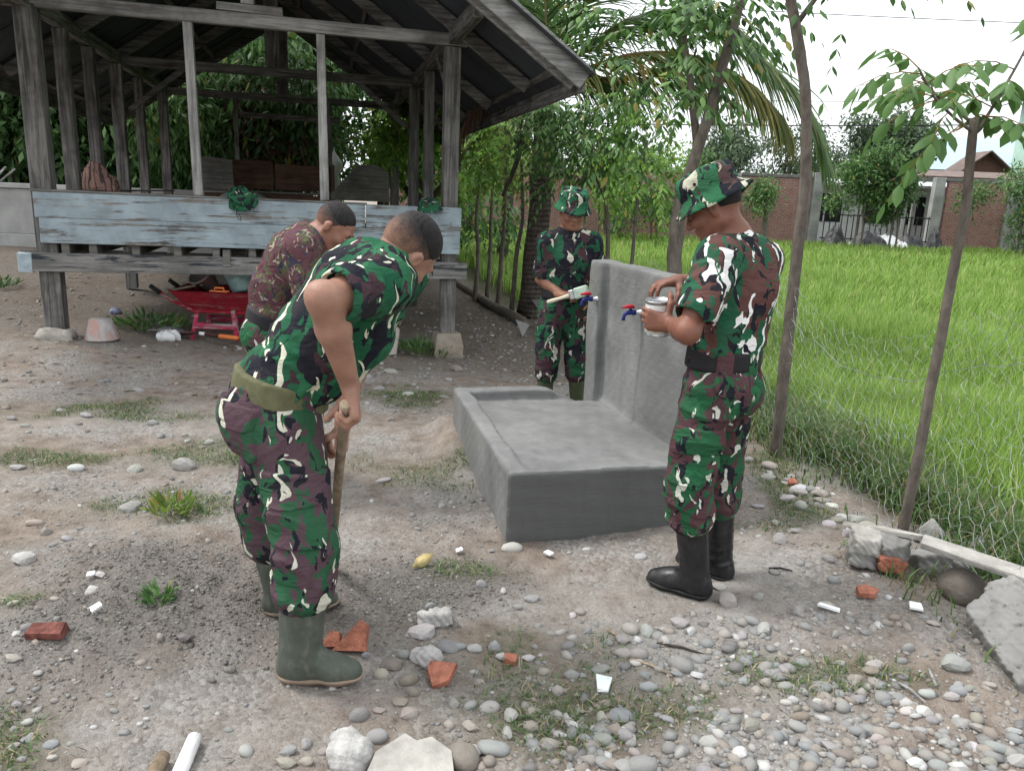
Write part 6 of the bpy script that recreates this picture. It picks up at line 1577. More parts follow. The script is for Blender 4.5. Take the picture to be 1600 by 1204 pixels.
STONES = [(-2.38, 3.97, 0.049, 0.032, 3), (-1.85, 3.51, 0.063, 0.038, 0), (-2.09, 4.03, 0.057, 0.043, 0), (-1.84, 4.08, 0.079, 0.054, 0), (-2, 2.91, 0.051, 0.04, 3), (-2.1, 3.23, 0.032, 0.035, 2), (-2.21, 3.31, 0.042, 0.027, 2), (-2.88, 4.99, 0.052, 0.03, 0), (-2.41, 4.94, 0.043, 0.03, 0), (-2.26, 4.72, 0.037, 0.029, 1), (-1.91, 4.63, 0.041, 0.028, 0), (-2.9, 5.76, 0.05, 0.03, 0), (-3.29, 4.83, 0.038, 0.021, 0), (-3.13, 5.12, 0.049, 0.027, 0), (-3.12, 4.71, 0.037, 0.021, 0), (-0.7, 4.06, 0.05, 0.022, 3), (-0.44, 3.91, 0.017, 0.014, 3), (-2.73, 4, 0.053, 0.028, 0), (-1.96, 3.15, 0.029, 0.017, 0), (-1.97, 3.06, 0.02, 0.014, 0), (-1.79, 3.04, 0.019, 0.014, 2), (-0.43, 2.06, 0.034, 0.055, 1), (-0.56, 1.93, 0.026, 0.037, 0), (-0.72, 1.88, 0.026, 0.022, 0), (-0.4, 2.27, 0.028, 0.026, 2), (-0.38, 2.32, 0.048, 0.028, 5), (-0.3, 2.23, 0.038, 0.03, 5), (-0.47, 2.37, 0.018, 0.027, 1), (-0.34, 2.39, 0.027, 0.027, 1), (-0.28, 2.37, 0.042, 0.042, 3), (-0.19, 2.46, 0.044, 0.021, 1), (-0.23, 2.61, 0.024, 0.019, 0), (-0.29, 2.53, 0.059, 0.035, 3), (-0.1, 2.48, 0.037, 0.021, 3), (-0.02, 2.49, 0.03, 0.028, 1), (-0.09, 2.14, 0.025, 0.02, 0), (0.04, 2.1, 0.032, 0.028, 0), (-0.08, 2.03, 0.033, 0.027, 2), (-0.15, 2.04, 0.02, 0.018, 2), (-0.31, 2.13, 0.031, 0.016, 5), (-0.37, 2.09, 0.026, 0.016, 2), (-0.28, 2.07, 0.034, 0.022, 2), (-0.28, 2.17, 0.025, 0.023, 5), (-0.22, 1.9, 0.037, 0.028, 5), (-0.1, 1.88, 0.064, 0.055, 5), (-0.01, 1.93, 0.047, 0.032, 1), (-0.02, 1.88, 0.024, 0.018, 5), (0.1, 2.01, 0.021, 0.014, 0), (0.03, 2, 0.027, 0.025, 0), (0.01, 2.44, 0.027, 0.016, 3), (0.1, 2.43, 0.03, 0.02, 3), (0.06, 2.78, 0.023, 0.013, 0), (-0, 2.88, 0.021, 0.016, 3), (-0.1, 2.92, 0.029, 0.027, 0), (-0.14, 1.99, 0.015, 0.012, 0), (-0.54, 1.85, 0.022, 0.018, 2), (-0.5, 1.9, 0.022, 0.019, 2), (-0.44, 1.86, 0.027, 0.045, 5), (-0.6, 1.89, 0.028, 0.017, 1), (-0.59, 1.83, 0.036, 0.021, 2), (-0.47, 1.97, 0.015, 0.011, 2), (0.55, 2.61, 0.041, 0.031, 0), (0.49, 2.62, 0.037, 0.029, 2), (0.45, 2.54, 0.033, 0.024, 0), (0.68, 2.64, 0.044, 0.029, 0), (0.71, 2.58, 0.029, 0.022, 3), (0.63, 2.38, 0.049, 0.036, 0), (0.5, 2.33, 0.026, 0.02, 1), (0.55, 2.36, 0.02, 0.016, 2), (0.48, 2.4, 0.025, 0.016, 3), (0.44, 2.45, 0.041, 0.018, 2), (0.69, 2.27, 0.021, 0.019, 2), (0.68, 2.34, 0.029, 0.015, 3), (0.99, 2.6, 0.048, 0.036, 0), (0.96, 2.66, 0.037, 0.027, 1), (0.95, 2.36, 0.042, 0.022, 0), (0.83, 2.31, 0.022, 0.013, 1), (0.86, 2.26, 0.024, 0.019, 2), (0.33, 2.11, 0.028, 0.036, 0), (0.39, 2.12, 0.041, 0.024, 1), (0.39, 2.03, 0.033, 0.033, 0), (0.32, 2.01, 0.033, 0.023, 0), (0.41, 1.96, 0.021, 0.017, 2), (0.42, 1.89, 0.046, 0.031, 1), (0.37, 1.89, 0.037, 0.022, 0), (0.64, 1.99, 0.038, 0.035, 3), (0.79, 2.08, 0.036, 0.028, 2), (0.72, 1.95, 0.034, 0.03, 3), (0.73, 1.93, 0.024, 0.013, 0), (0.78, 1.94, 0.013, 0.013, 1), (0.7, 2.12, 0.024, 0.016, 0), (0.91, 2.8, 0.052, 0.046, 0), (0.91, 2.95, 0.041, 0.019, 0), (1.04, 2.83, 0.029, 0.023, 0), (0.31, 2.77, 0.023, 0.02, 2), (0.33, 2.61, 0.019, 0.019, 1), (0.28, 2.75, 0.02, 0.018, 3), (0.77, 2.17, 0.021, 0.014, 0), (0.86, 2.15, 0.023, 0.016, 2), (0.87, 2.07, 0.02, 0.012, 3), (1.65, 3.45, 0.037, 0.034, 3), (1.65, 3.28, 0.027, 0.018, 1), (1.46, 3.2, 0.035, 0.026, 0), (1.39, 3.11, 0.023, 0.017, 0), (1.36, 3.16, 0.029, 0.017, 0), (1.42, 3.02, 0.03, 0.028, 1), (1.16, 2.72, 0.033, 0.03, 0), (1.36, 2.58, 0.026, 0.014, 1), (1.19, 2.23, 0.032, 0.021, 1), (1.33, 2.38, 0.022, 0.016, 5), (1.09, 2.29, 0.037, 0.017, 1), (1.13, 2.2, 0.029, 0.021, 1), (1.06, 2.22, 0.023, 0.015, 0), (1.31, 2.24, 0.026, 0.019, 0), (1.12, 2.13, 0.027, 0.016, 0), (1.13, 2.09, 0.02, 0.012, 3), (1.01, 2, 0.035, 0.019, 0), (1.01, 1.93, 0.028, 0.022, 1), (0.94, 2, 0.029, 0.019, 1), (0.88, 1.96, 0.025, 0.017, 2), (0.97, 2.15, 0.031, 0.019, 5), (0.97, 2.3, 0.026, 0.015, 0), (1.38, 2.33, 0.024, 0.015, 1), (1.32, 2.08, 0.026, 0.018, 0), (1.38, 2.13, 0.022, 0.014, 0), (1.5, 2.24, 0.032, 0.019, 0), (1.47, 2.12, 0.037, 0.022, 0), (1.51, 2.1, 0.03, 0.02, 2), (1.52, 2.01, 0.039, 0.025, 1), (1.63, 2.1, 0.028, 0.02, 0), (1.38, 2.04, 0.026, 0.016, 0), (1.29, 2.01, 0.017, 0.012, 0), (1.33, 2.19, 0.021, 0.013, 2), (1.6, 2.4, 0.068, 0.034, 0), (1.68, 2.32, 0.026, 0.017, 2), (1.57, 2.24, 0.028, 0.017, 2), (1.55, 1.96, 0.038, 0.027, 0), (1.47, 1.96, 0.028, 0.019, 2), (1.24, 1.95, 0.032, 0.019, 3), (1.31, 1.95, 0.028, 0.019, 1), (1.18, 2.02, 0.027, 0.018, 2), (1.1, 1.95, 0.028, 0.019, 0), (1.25, 2.11, 0.022, 0.012, 0), (1.42, 2.42, 0.02, 0.014, 1), (1.2, 2.41, 0.025, 0.016, 0), (1.07, 2.42, 0.027, 0.018, 0), (0.95, 2.22, 0.021, 0.015, 3), (1.31, 3.39, 0.04, 0.037, 0), (1.42, 3.5, 0.047, 0.022, 0), (1.37, 3.61, 0.036, 0.016, 0), (1.35, 3.85, 0.045, 0.017, 0), (1.56, 4.36, 0.058, 0.027, 0), (1.65, 3.88, 0.031, 0.024, 4), (1.64, 4.26, 0.045, 0.026, 3), (1.76, 3.89, 0.042, 0.017, 3), (1.19, 3.09, 0.028, 0.02, 0), (0.38, 3.3, 0.021, 0.012, 3), (0.62, 3.22, 0.029, 0.012, 3), (0.3, 3.29, 0.015, 0.009, 3), (0.03, 3.3, 0.054, 0.03, 3), (-0.06, 3.29, 0.024, 0.015, 0), (-0.85, 6.04, 0.057, 0.026, 3), (-0.72, 5.58, 0.034, 0.019, 0), (-0.58, 6.79, 0.041, 0.023, 0), (-0.56, 7.52, 0.07, 0.045, 5), (-0.54, 5.99, 0.046, 0.021, 0), (-1.14, 6.96, 0.077, 0.03, 0), (-1.31, 6.66, 0.057, 0.029, 0), (-1.12, 6.21, 0.064, 0.021, 0), (-1.82, 2.56, 0.024, 0.017, 2), (-1.89, 2.62, 0.019, 0.024, 2), (-1.7, 2.52, 0.016, 0.012, 5), (-1.67, 2.57, 0.022, 0.012, 2), (-1.17, 2.34, 0.02, 0.029, 0), (-1.09, 2.34, 0.031, 0.022, 4), (-1.58, 2.72, 0.028, 0.023, 3), (-1.56, 2.62, 0.032, 0.024, 3), (-1.59, 2.2, 0.031, 0.017, 2), (-1.47, 2.14, 0.016, 0.01, 0), (-1.36, 2.04, 0.014, 0.01, 2), (-1.2, 2.06, 0.014, 0.008, 1), (-1.07, 2.02, 0.014, 0.008, 0), (-1.15, 1.99, 0.013, 0.008, 1), (-1.39, 1.95, 0.019, 0.011, 3), (-1.34, 1.89, 0.017, 0.009, 0), (-1.36, 1.84, 0.022, 0.013, 0), (-1.31, 1.8, 0.014, 0.009, 1), (-1.23, 1.81, 0.018, 0.012, 0), (-1.15, 1.79, 0.026, 0.012, 2), (-1.21, 1.86, 0.015, 0.009, 0), (-1.34, 1.87, 0.02, 0.009, 1), (-1.46, 2.01, 0.019, 0.012, 0), (-1.18, 1.93, 0.011, 0.008, 3), (-0.8, 1.97, 0.013, 0.008, 1), (-1.26, 1.85, 0.022, 0.009, 1), (-1.14, 2.19, 0.013, 0.008, 1), (-0.93, 2.17, 0.019, 0.012, 4), (-0.89, 2.23, 0.021, 0.015, 4), (-0.92, 2.26, 0.015, 0.013, 4)]
LANDMARKS = [('triangular brick shard', -.535, 2.41), ('pointed brick shard', -.20, 2.27), ('dark red brick piece', -1.555, 2.34), ('paper scrap', .35, 2.29), ('white tile strip', 1.285, 2.75), ('square white tile piece', 1.63, 2.76),
             ('concrete block', 1.80, 2.45), ('masonry chunk', 1.66, 3.18), ('flat orange brick piece', 1.49, 2.88), ('pale slab at the bottom edge', -.245, 1.86), ('painted stick', -.85, 1.85), ('yellow leaf', -.315, 3.11), ('near corner of the basin', .0, 3.30),
             ('black boots', .78, 2.88), ('digger boots', -.66, 2.2), ('damp sand', -1.3, 2.6), ('tall pole tree', 1.74, 4.7), ('pavilion steps side', -2.4, 5.2), ('far corner of the basin', -.42, 5.05), ('bent twig', 1.47, 2.29), ('wood splinter at the bottom edge', .66, 1.86), ('round mortar lump', -.245, 2.36), ('dark stick', .62, 2.50), ('wooden stick end', -.925, 1.80), ('right plinth', -.75, 8.0)]
LANDMARKS = [l for l in LANDMARKS if l[0] != 'pavilion steps side'] + [('grass patches before the pavilion', -2.4, 4.9)]
STONE_REG = {}
def register(o, x, y, rx, shape, tint):
    nm, lx, ly = min(LANDMARKS, key=lambda l: (l[1] - x) ** 2 + ((l[2] - y) * .8) ** 2)
    dx, dy = x - lx, (y - ly) * .8
    side = ('right of' if dx > 0 else 'left of') if abs(dx) > abs(dy) else ('behind' if dy > 0 else 'in front of')
    size = 'large' if rx > .045 else 'small' if rx < .022 else 'medium'
    STONE_REG.setdefault((size, shape, TN_[tint], side, nm), []).append((math.hypot(dx, dy), o))
def label_stones():
    order = ['nearest', 'second nearest', 'third nearest', 'fourth nearest', 'fifth nearest']
    for (size, shape, tn, side, nm), L_ in STONE_REG.items():
        L_.sort(key=lambda q: q[0])
        for i, (d_, o) in enumerate(L_):
            pre = '' if len(L_) == 1 else (order[i] if i < 5 else 'farther') + ' '
            tag(o, '%s%s %s %s stone %s the %s' % (pre, size, shape, tn, side, nm), 'stone', 'loose stones in the yard')
def put_stone(x, y, rx, rz, tint):
    angl = random.random() < (.62 if tint in (0, 2, 3, 4) else .3)
    me_ = random.choice(RM[7:] if angl else RM[:7])
    o = bpy.data.objects.new('stone', me_); COL.objects.link(o)
    rz = min(rz, rx * .95); rr = max(rz * .85, rx * .35)
    o.scale = (rx, rx * random.uniform(.65, .95), rr / .62)
    o.rotation_euler = (random.uniform(-.25, .25), random.uniform(-.25, .25), random.uniform(0, 6.28) if rx / max(rz, .001) < 1.4 else random.uniform(-.3, .3))
    o.location = (x, y + rx * .3, float(gz(x, y)) + rr * .30)
    f = random.uniform(.8, 1.2); o.color = (*[min(1, c_ * f * random.uniform(.95, 1.05)) for c_ in TINT[tint]], 1)
    shape = 'angular' if angl else 'rounded'
    register(o, x, y, rx, shape, tint)
def blocked(x, y, m=0.0):
    a, b = bloc(x, y)
    if -.02 - m < a < 1.1 + m and -.02 - m < b < 1.68 + m: return True
    for cx, cy, r_ in ((-.62, 2.24, .17), (-.85, 2.65, .16), (.70, 2.96, .16), (.80, 2.9, .12), (.88, 3.11, .13), (.235, 5.4, .14), (.5, 5.44, .14), (-1.2, 3.9, .15), (-1.2, 4.12, .15)):
        if (x - cx) ** 2 + (y - cy) ** 2 < (r_ + m) ** 2: return True
    return False
cnt = 0
for (x, y, rx, rz, tn) in STONES:
    if blocked(x, y + rx * .3, -.03): continue
    put_stone(x, y, rx, rz, tn); cnt += 1
for _ in range(26):      # broken cement along the bank under the fence
    y = random.uniform(3.55, 4.75); x = float(fence_x(y)) - random.uniform(.08, .42)
    if not blocked(x, y, .03): put_stone(x, y, random.uniform(.03, .065), random.uniform(.02, .04), random.choice((0, 0, 0, 2, 3))); cnt += 1
def sdens(x, y):
    return np.clip(.95 * blob(x, y, 1.15, 2.15, .75, .45) + .8 * blob(x, y, .35, 1.9, .5, .2) + .35 * blob(x, y, -.35, 2.05, .35, .3) + .45 * blob(x, y, -1.5, 1.95, .6, .25) + .5 * blob(x, y, 1.5, 3.2, .35, .5) + .25 * blob(x, y, -1.6, 3.6, .7, .5) + .45 * blob(x, y, -.3, 3.6, .25, .8) + .25 * blob(x, y, -1.5, 5.5, 2, .8) + .10 - .8 * blob(x, y, -.95, 1.95, .40, .18) - .5 * blob(x, y, 1.0, 3.0, .3, .25), 0, 1)
while cnt < 298:
    x, y = random.uniform(-.4, 1.95), random.uniform(1.75, 2.9)
    if random.random() > float(sdens(x, y)) or blocked(x, y, .03): continue
    put_stone(x, y, random.uniform(.018, .036), random.uniform(.012, .025), random.choice((0, 0, 0, 1, 1, 2, 2, 3, 5))); cnt += 1
label_stones()
# pebbles and grit: uncountable
def pebbles(n, smin_, smax_, box_, dens, sub, seed, jit_=.45, sink=.2):
    r = np.random.default_rng(seed); import bmesh
    bm = bmesh.new(); bmesh.ops.create_icosphere(bm, subdivisions=sub, radius=1.0); bm.verts.ensure_lookup_table()
    U = np.array([v.co[:] for v in bm.verts]); F = np.array([[v.index for v in f.verts] for f in bm.faces]); bm.free()
    x = r.uniform(box_[0], box_[1], n); y = r.uniform(box_[2], box_[3], n); k = r.random(n) < dens(x, y); x, y = x[k], y[k]
    a, b = bloc(x, y); k = ~((a > -.01) & (a < 1.09) & (b > -.01) & (b < 1.67)); x, y = x[k], y[k]; n = len(x)
    s_ = smin_ + (smax_ - smin_) * r.random(n) ** 2.2; sc = np.stack([s_, s_ * r.uniform(.6, .95, n), s_ * r.uniform(.4, .75, n)], 1)
    th = r.uniform(0, 6.28, n); ct, st_ = np.cos(th)[:, None], np.sin(th)[:, None]
    P = U[None] * (1 + jit_ * (r.random((n, len(U), 1)) - .5)) * sc[:, None, :]
    X = P[..., 0] * ct - P[..., 1] * st_; Y = P[..., 0] * st_ + P[..., 1] * ct
    P = np.stack([X + x[:, None], Y + y[:, None], P[..., 2] + (gz(x, y) + sc[:, 2] * sink)[:, None]], -1)
    return P.reshape(-1, 3), (np.arange(n)[:, None, None] * len(U) + F[None]).reshape(-1, 3)
t = NT('pebble_mix'); rnd = t.n('NewGeometry').outputs['Random Per Island']
k = t.ramp(rnd, [(0, (.15, .145, .14)), (.25, (.26, .255, .245)), (.45, (.23, .235, .235)), (.62, (.30, .275, .245)), (.78, (.24, .205, .175)), (.93, (.38, .37, .355)), (1, (.50, .49, .475))])
M_PEB = t.done(k, .9, t.bump(t.noise(t.coord(), 160, 3, .6), .4, .004), .2)
gd = lambda x, y: np.clip(sdens(x, y) * 1.15 - .05 + .35 * vnoise(x * 2.5, y * 2.5), .02, 1) * (field_d(x, y) < .15)
pa = cat([pebbles(2300, .010, .026, (-3.0, 2.0, 1.55, 4.6), gd, 1, 3, .75, .05), pebbles(2600, .010, .036, (.1, 2.0, 1.6, 2.75), lambda x, y: np.clip(sdens(x, y) * 1.3 * (.45 + 1.6 * vnoise(x * 4, y * 4 + 8)), 0, 1), 1, 13, .8, .05)])
pb_ = pebbles(26000, .0035, .011, (-2.6, 2.1, 1.5, 4.6), gd, 1, 4) if False else pebbles(15000, .004, .011, (-2.4, 2.1, 1.5, 4.0), gd, 1, 4)
pc = pebbles(6000, .010, .034, (-6.5, 1.6, 4.4, 13.5), lambda x, y: np.clip(.12 + .7 * blob(x, y, -.2, 8.5, 1.5, 3) + .6 * vnoise(x * 1.5, y * 1.5), .03, 1) * (field_d(x, y) < .2), 1, 5)
tag(obj('pebbles', npmesh('pebbles', *cat([pa, pb_, pc])), M_PEB), 'small pebbles and gravel strewn over the dirt yard', 'gravel', None, 'stuff')
t = NT('damp_sand_lump'); rnd = t.n('NewGeometry').outputs['Random Per Island']
M_CLOD = t.done(t.ramp(rnd, [(0, (.10, .093, .084)), (.6, (.155, .145, .132)), (1, (.24, .23, .212))]), .95, t.bump(t.noise(t.coord(), 220, 3, .7), .6, .004), .15)
sd_ = lambda x, y: np.clip(z_sand(x, y) * 1.2 - .25, 0, 1)
ca = pebbles(26000, .0025, .008, (-2.1, .3, 1.9, 3.4), sd_, 1, 9, .9, .1); cb = pebbles(800, .008, .018, (-2.1, .3, 1.9, 3.4), sd_, 1, 10, .8, .0)
tag(obj('sand_clods', npmesh('sand_clods', *cat([ca, cb])), M_CLOD), 'crumbly damp grey sand lumps where the digger is working', 'sand', None, 'stuff')
# straw, twigs and fallen leaf bits
n = 5200; x = np.concatenate([rg.uniform(-2.6, 2.1, 2600), rg.uniform(-7, 1.4, n - 2600)]); y = np.concatenate([rg.uniform(1.6, 4.4, 2600), rg.uniform(5.5, 15, n - 2600)])
k = (field_d(x, y) < .3) & (rg.random(n) < np.where(y < 4.5, .55, 1)); a, b = bloc(x, y); k &= ~((a > -.01) & (a < 1.09) & (b > -.01) & (b < 1.67)); x, y = x[k], y[k]; n = len(x)
near_ = y < 4.5; aa = rg.uniform(0, 6.28, n)
V, F = leaf_arrays(np.stack([x, y, gz(x, y) + .006], 1), np.stack([np.cos(aa), np.sin(aa), rg.normal(size=n) * .12], 1), rg.normal(size=(n, 3)) * .25 + np.array([0, 0, 1.]), np.where(near_, rg.uniform(.02, .055, n), rg.uniform(.04, .12, n)), np.where(near_, rg.uniform(.0012, .004, n), rg.uniform(.01, .045, n)), 0)
tag(obj('leaf_litter', npmesh('leaf_litter', V, F), leafmat('litter_straw', (.07, .052, .036), (.17, .13, .09), (.33, .28, .21), None, 0, .1, .9)), 'dry straw, twigs and leaf litter scattered on the ground', 'litter', None, 'stuff')

# ---- single pieces of rubble one can point at
M_TERRA = plain('broken_terracotta', (.37, .145, .095), .95, .45, 22, .8, 90, .012); M_TERRAD = plain('old_brick_dark', (.17, .062, .05), .95, .6, 25, .8, 90, .012)
M_CONC = concrete('old_concrete_lump', (.19, .185, .178), (.31, .305, .29)); M_PALES = plain('pale_sandstone', (.37, .355, .325), .9, .3, 9, .6, 50, .012); M_PORC = plain('white_glazed_tile', (.78, .79, .80), .25, .05, 6, .05)
slab('big pale flat slab of broken cement at the bottom edge of the picture', 'cement_slab', [(-.135, -.12), (.135, -.13), (.12, .02), (.06, .075), (.02, .055), (-.02, .085), (-.10, .02)], .05, RX_(6) @ RZ_(4), gzl(-.245, 1.86, .01), M_PALES)
s = Sdf(); s.ell((0, 0, .035), (.065, .06, .055), None, .02); s.ell((-.02, .03, .06), (.04, .04, .035), None, .02); s.disp = lambda P: .005 * np.sin(P @ V3(60, 40, 55)) * np.sin(P @ V3(-45, 62, 38)) + .003 * np.sin(P @ V3(190, 120, 170)) * np.sin(P @ V3(-150, 180, 90))
tag(obj('mortar_lump', s.mesh('mortar_lump', .006), plain('crusty_mortar', (.42, .41, .395), .95, .3, 25, .8, 140, .006), None, gzl(-.415, 1.87)), 'crusty white mortar lump beside the pale slab at the bottom edge', 'mortar')
s = Sdf(); s.box((0, 0, .03), (.065, .028, .03), frame((1, .35, 0), (0, 0, 1)), .012); s.disp = lambda P: .004 * np.sin(P @ V3(70, 50, 65)) * np.sin(P @ V3(-55, 72, 48)) + .003 * np.sin(P @ V3(190, 140, 170))
tag(obj('mortar_lump', s.mesh('mortar_lump', .006), plain('crusty_mortar', (0, 0, 0)), None, gzl(-.255, 2.62)), 'long pale mortar lump in front of the digger, between sand and pebbles', 'mortar')
s = Sdf(); s.ell((0, 0, .03), (.045, .042, .042), None, .02); s.disp = lambda P: .0035 * np.sin(P @ V3(80, 60, 75)) * np.sin(P @ V3(-65, 82, 58)) + .003 * np.sin(P @ V3(190, 140, 170))
tag(obj('mortar_lump', s.mesh('mortar_lump', .006), plain('crusty_mortar', (0, 0, 0)), None, gzl(-.245, 2.36)), 'round crusty mortar lump behind the triangular brick shard', 'mortar')
slab('triangular orange brick shard standing up in front of the digger boot', 'brick_shard', [(-.055, 0), (.06, .0), (.065, .085), (.035, .10)], .035, RX_(58) @ RZ_(2), gzl(-.535, 2.41, -.005), M_TERRA, 'brick')
slab('small orange brick shard touching the shaft of the digger boot', 'brick_shard', [(-.03, 0), (.035, .005), (.035, .05), (.0, .06)], .03, RX_(50), gzl(-.605, 2.42, -.005), M_TERRA, 'brick')
slab('orange pointed brick shard among the pebbles right of the digger boot', 'brick_shard', [(-.045, .02), (-.02, -.045), (.03, -.02), (.055, .045), (-.035, .05)], .035, RX_(28) @ RZ_(0), gzl(-.20, 2.27, .015), M_TERRA, 'brick')
slab('dark red brick piece half buried at the left', 'brick_shard', [(-.06, -.025), (.06, -.03), (.055, .035), (-.055, .03)], .03, RX_(8) @ RZ_(8), gzl(-1.555, 2.34, .0), M_TERRAD, 'brick')
slab('tiny orange brick bit in the grass before the basin', 'brick_shard', [(-.022, -.015), (.02, -.018), (.022, .018), (-.02, .02)], .025, RX_(10), gzl(.035, 2.42, .0), M_TERRA, 'brick')
slab('flat orange brick piece lying before the brick chunk by the fence', 'brick_shard', [(-.045, -.02), (.02, -.03), (.05, .0), (.01, .03), (-.04, .02)], .03, RX_(10) @ RZ_(5), gzl(1.49, 2.88, .01), M_TERRA, 'brick')
slab('small orange brick bit on the bank by the tall pole tree', 'brick_shard', [(-.03, -.02), (.03, -.02), (.02, .03), (-.02, .02)], .03, RX_(15), gzl(1.66, 4.25, .01), M_TERRA, 'brick')
BC = empty('masonry_chunk', gzl(1.66, 3.18, .0), R(-18), 'chunk of mortared red bricks lying by the young leaning tree', 'masonry')
for i, (x, y, z, mt) in enumerate([(-.055, 0, .045, M_CONC), (.06, -.008, .05, M_TERRA), (-.045, .0, .115, M_PALES), (.065, .005, .115, M_CONC)]):
    q_ = Sdf(); q_.box((0, 0, 0), (.060, .078, .036), frame((1, .06 * i, .08 * (i % 2)), (.05, .1 - .08 * i, 1)), .010); q_.plane((.05, -.05, .0), (-.8, .6 + .1 * i, -.3), .006)
    q_.disp = lambda P, i=i: .006 * np.sin(P @ V3(55 + 9 * i, 40, 47)) * np.sin(P @ V3(-45, 62, 38 + 7 * i)) + .0025 * np.sin(P @ V3(210, 160, 190))
    obj('brick' if i != 2 else 'mortar', q_.mesh('brick', .005), mt, BC, (x, y, z))
slab('flat pointed cement flake resting on the masonry chunk', 'cement_flake', [(-.17, .06), (.13, -.07), (.17, -.03), (.0, .08), (-.08, .05)], .02, RX_(-10) @ RZ_(-22) , gzl(1.70, 3.22, .150), M_PALES)
# big concrete block
s = Sdf()
Mb = frame((.14, -.97, -.12), (-.50, -.05, .86))
s.box((0, 0, .09), (.235, .17, .085), Mb, .014); s.box((.04, -.08, .06), (.13, .15, .10), frame((.3, -.9, -.1), (-.4, -.1, .9)), .015, .02)
s.plane((-.06, .20, .1), (.55, -.8, -.1), .01); s.plane((-.13, -.02, .12), (.9, -.1, .35), .008); s.plane((.0, -.235, .1), (.25, .95, .1), .008)
Lx, Ly = Mb[0], Mb[1]
s.disp = lambda P: .006 * np.sin(P @ V3(30, 22, 27)) * np.sin(P @ V3(-25, 32, 18)) + .003 * np.sin(P @ V3(110, 90, 130)) * np.sin(P @ V3(-95, 70, 60)) - .009 * (np.abs(np.sin(P @ Lx * 30 + .6 * np.sin(P @ Ly * 25))) < .07) - .009 * (np.abs(np.sin(P @ Ly * 26 + 1 + .5 * np.sin(P @ Lx * 22))) < .06)
tag(obj('concrete_block', s.mesh('concrete_block', .007), M_CONC, None, gzl(1.90, 2.53, -.035)), 'large broken concrete block with cracks at the right edge', 'concrete')
s = Sdf(); s.ell((0, 0, .06), (.095, .08, .078), None, .02); s.disp = lambda P: .008 * np.sin(P @ V3(22, 16, 20)) * np.sin(P @ V3(-18, 24, 14)) + .0012 * np.sin(P @ V3(150, 120, 170))
tag(obj('boulder', s.mesh('boulder', .009), plain('boulder_brown_grey', (.20, .175, .15), .9, .3, 8, .5, 70, .008), None, gzl(1.93, 2.97)), 'round brown grey boulder under the cement board at the right', 'boulder')
bb = part('cement_board', (1.79, 3.07, .225), (2.28, 2.72, .165), .17, .03, M_PALES, (0.1, .1, 1), None, .004); tag(bb, 'long pale cement board propped on the boulder at the right edge', 'board')
slab('pale broken slab standing in the grass at the foot of the fence', 'cement_slab', [(-.12, 0), (.12, -.02), (.10, .07), (.02, .06), (-.03, .12), (-.10, .05)], .03, RX_(60) @ RZ_(-6), gzl(2.13, 3.52, .0), M_PALES)
slab('flat cement piece lying in the grass right of the young tree', 'cement_slab', [(-.12, -.06), (.13, -.05), (.10, .06), (-.10, .07)], .035, RX_(20) @ RZ_(-15), gzl(2.18, 3.30, .02), M_PALES)
for i, (x, y, w_, l) in enumerate([(1.93, 3.22, .075, 'grey rubble lump between the masonry chunk and the board'), (2.28, 3.42, .06, 'grey rubble lump in the grass at the right edge'), (2.08, 3.25, .06, 'pale rubble lump just above the cement board')]):
    s = Sdf(); s.box((0, 0, .04), (w_, w_ * .8, w_ * .7), frame((1, .3 * i, .2), (0, .2, 1)), .012); s.disp = lambda P: .008 * np.sin(P @ V3(40, 30, 37)) * np.sin(P @ V3(-35, 42, 28)) + .003 * np.sin(P @ V3(150, 120, 130))
    tag(obj('rubble', s.mesh('rubble', .008), M_CONC, None, gzl(x, y)), l, 'rubble')
for (l, x, y, a, w_, h_, tilt) in [('narrow white tile strip on the pebbles between basin and concrete block', 1.285, 2.75, -30, .085, .022, 4), ('small square white tile piece near the concrete block', 1.63, 2.76, -15, .05, .045, 8), ('white pointed tile chip at the left near the damp sand', -1.432, 2.43, 50, .04, .022, 25), ('tiny white tile chip beside white stones at the left', -1.61, 2.72, 20, .03, .02, 20), ('white tile bit behind the yellow leaf', -.21, 3.24, 30, .035, .02, 20), ('white tile bit beside the basin corner', .20, 3.25, -40, .04, .03, 6)]:
    slab(l, 'tile_piece', [(-w_ / 2, -h_ / 2), (w_ / 2, -h_ / 2), (w_ / 2, h_ / 2), (-w_ / 2 * .8, h_ / 2)], .008, RX_(tilt) @ RZ_(a), gzl(x, y, .016), M_PORC, 'tile', .001)
slab('crumpled white paper scrap on the grass patch before the basin', 'paper_scrap', [(-.035, -.03), (.0, -.045), (.03, .0), (-.015, .035)], .002, RX_(18) @ RZ_(20), gzl(.35, 2.29, .02), plain('paper_white', (.66, .70, .68), .8, .08), 'paper', .004)
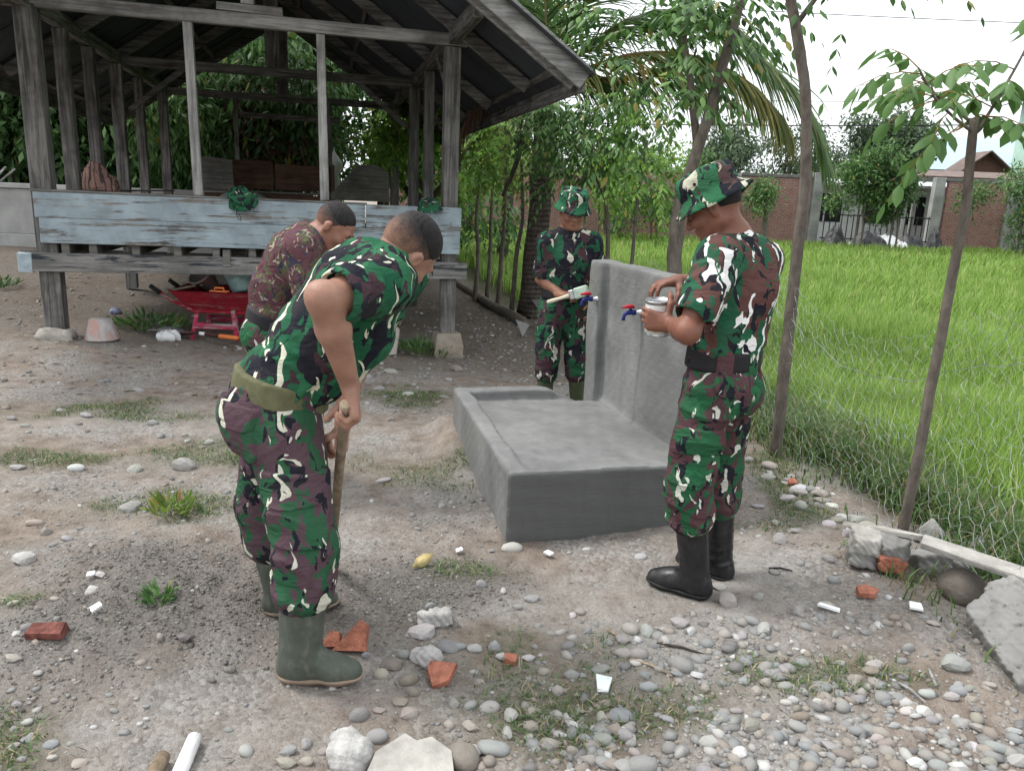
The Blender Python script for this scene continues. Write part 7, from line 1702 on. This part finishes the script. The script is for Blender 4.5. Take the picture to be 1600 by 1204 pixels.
# curled yellow leaf
V, F = leaf_arrays(np.array([[0, 0, .0]]), np.array([[-.6, -.75, -.1]]), np.array([[.35, -.5, .8]]), [.12], [.06], 1)
o = obj('dry_leaf', npmesh('dry_leaf', V, F), plain('dry_leaf_yellow', (.46, .37, .17), .6, .35, 25), None, gzl(-.315, 3.11, .05)); tag(o, 'curled dry yellow leaf on the ground right of the digger', 'leaf'); o.modifiers.new('thick', 'SOLIDIFY').thickness = .003
M_BRKP = wood('peeling_white_paint', 1, (.18, .07, .05), (.30, .14, .10), paint=(.70, .70, .70), cover=.60)
o = MB().tube([(0, -.30, .02), (-.02, -.1, .02), (-.035, .03, .02)], [.021, .0212, .021], 14).build('painted_stick', M_BRKP, None, True, gzl(-.84, 1.88)); tag(o, 'white painted stick with peeling paint at the bottom edge', 'stick')
o = MB().tube([(.02, -.3, .012), (.0, -.08, .02), (-.005, .0, .02)], [.021, .0215, .020], 12).build('wooden_stick', M_HANDLE, None, True, gzl(-.925, 1.83)); tag(o, 'short tan wooden stick end at the bottom edge', 'stick')
for i, (l, x, y, a, L_) in enumerate([('grey twig beside the paper scrap', .46, 2.42, -35, .16), ('dark stick lying before the cut stone in the gravel', .57, 2.52, -20, .18), ('flat wood splinter in the grass left of the gravel', .40, 2.62, -60, .10), ('pale root curving over the pebbles', 1.35, 2.30, -70, .11), ('pale bent twig on the pebbles at the right', 1.47, 2.29, 75, .10), ('tan wood splinter at the bottom edge right of the middle', .62, 1.88, -40, .10), ('black strip lying on the dirt behind the black boots', 1.17, 3.12, -8, .10)]):
    mt = (M_HANDLE, B_DARK, M_HANDLE, W_ZL, W_ZL, M_HANDLE, M_BELT_D)[i]; ca_, sa_ = math.cos(R(a)) * L_, math.sin(R(a)) * L_
    o = MB().tube([(0, 0, .012), (ca_ * .5, sa_ * .5 + .008, .016), (ca_, sa_, .012)], [.005, .0045, .003], 7, True, 1.0).build('twig' if i != 6 else 'strip', mt, None, True, gzl(x, y)); tag(o, l, 'stick' if i != 6 else 'strip')
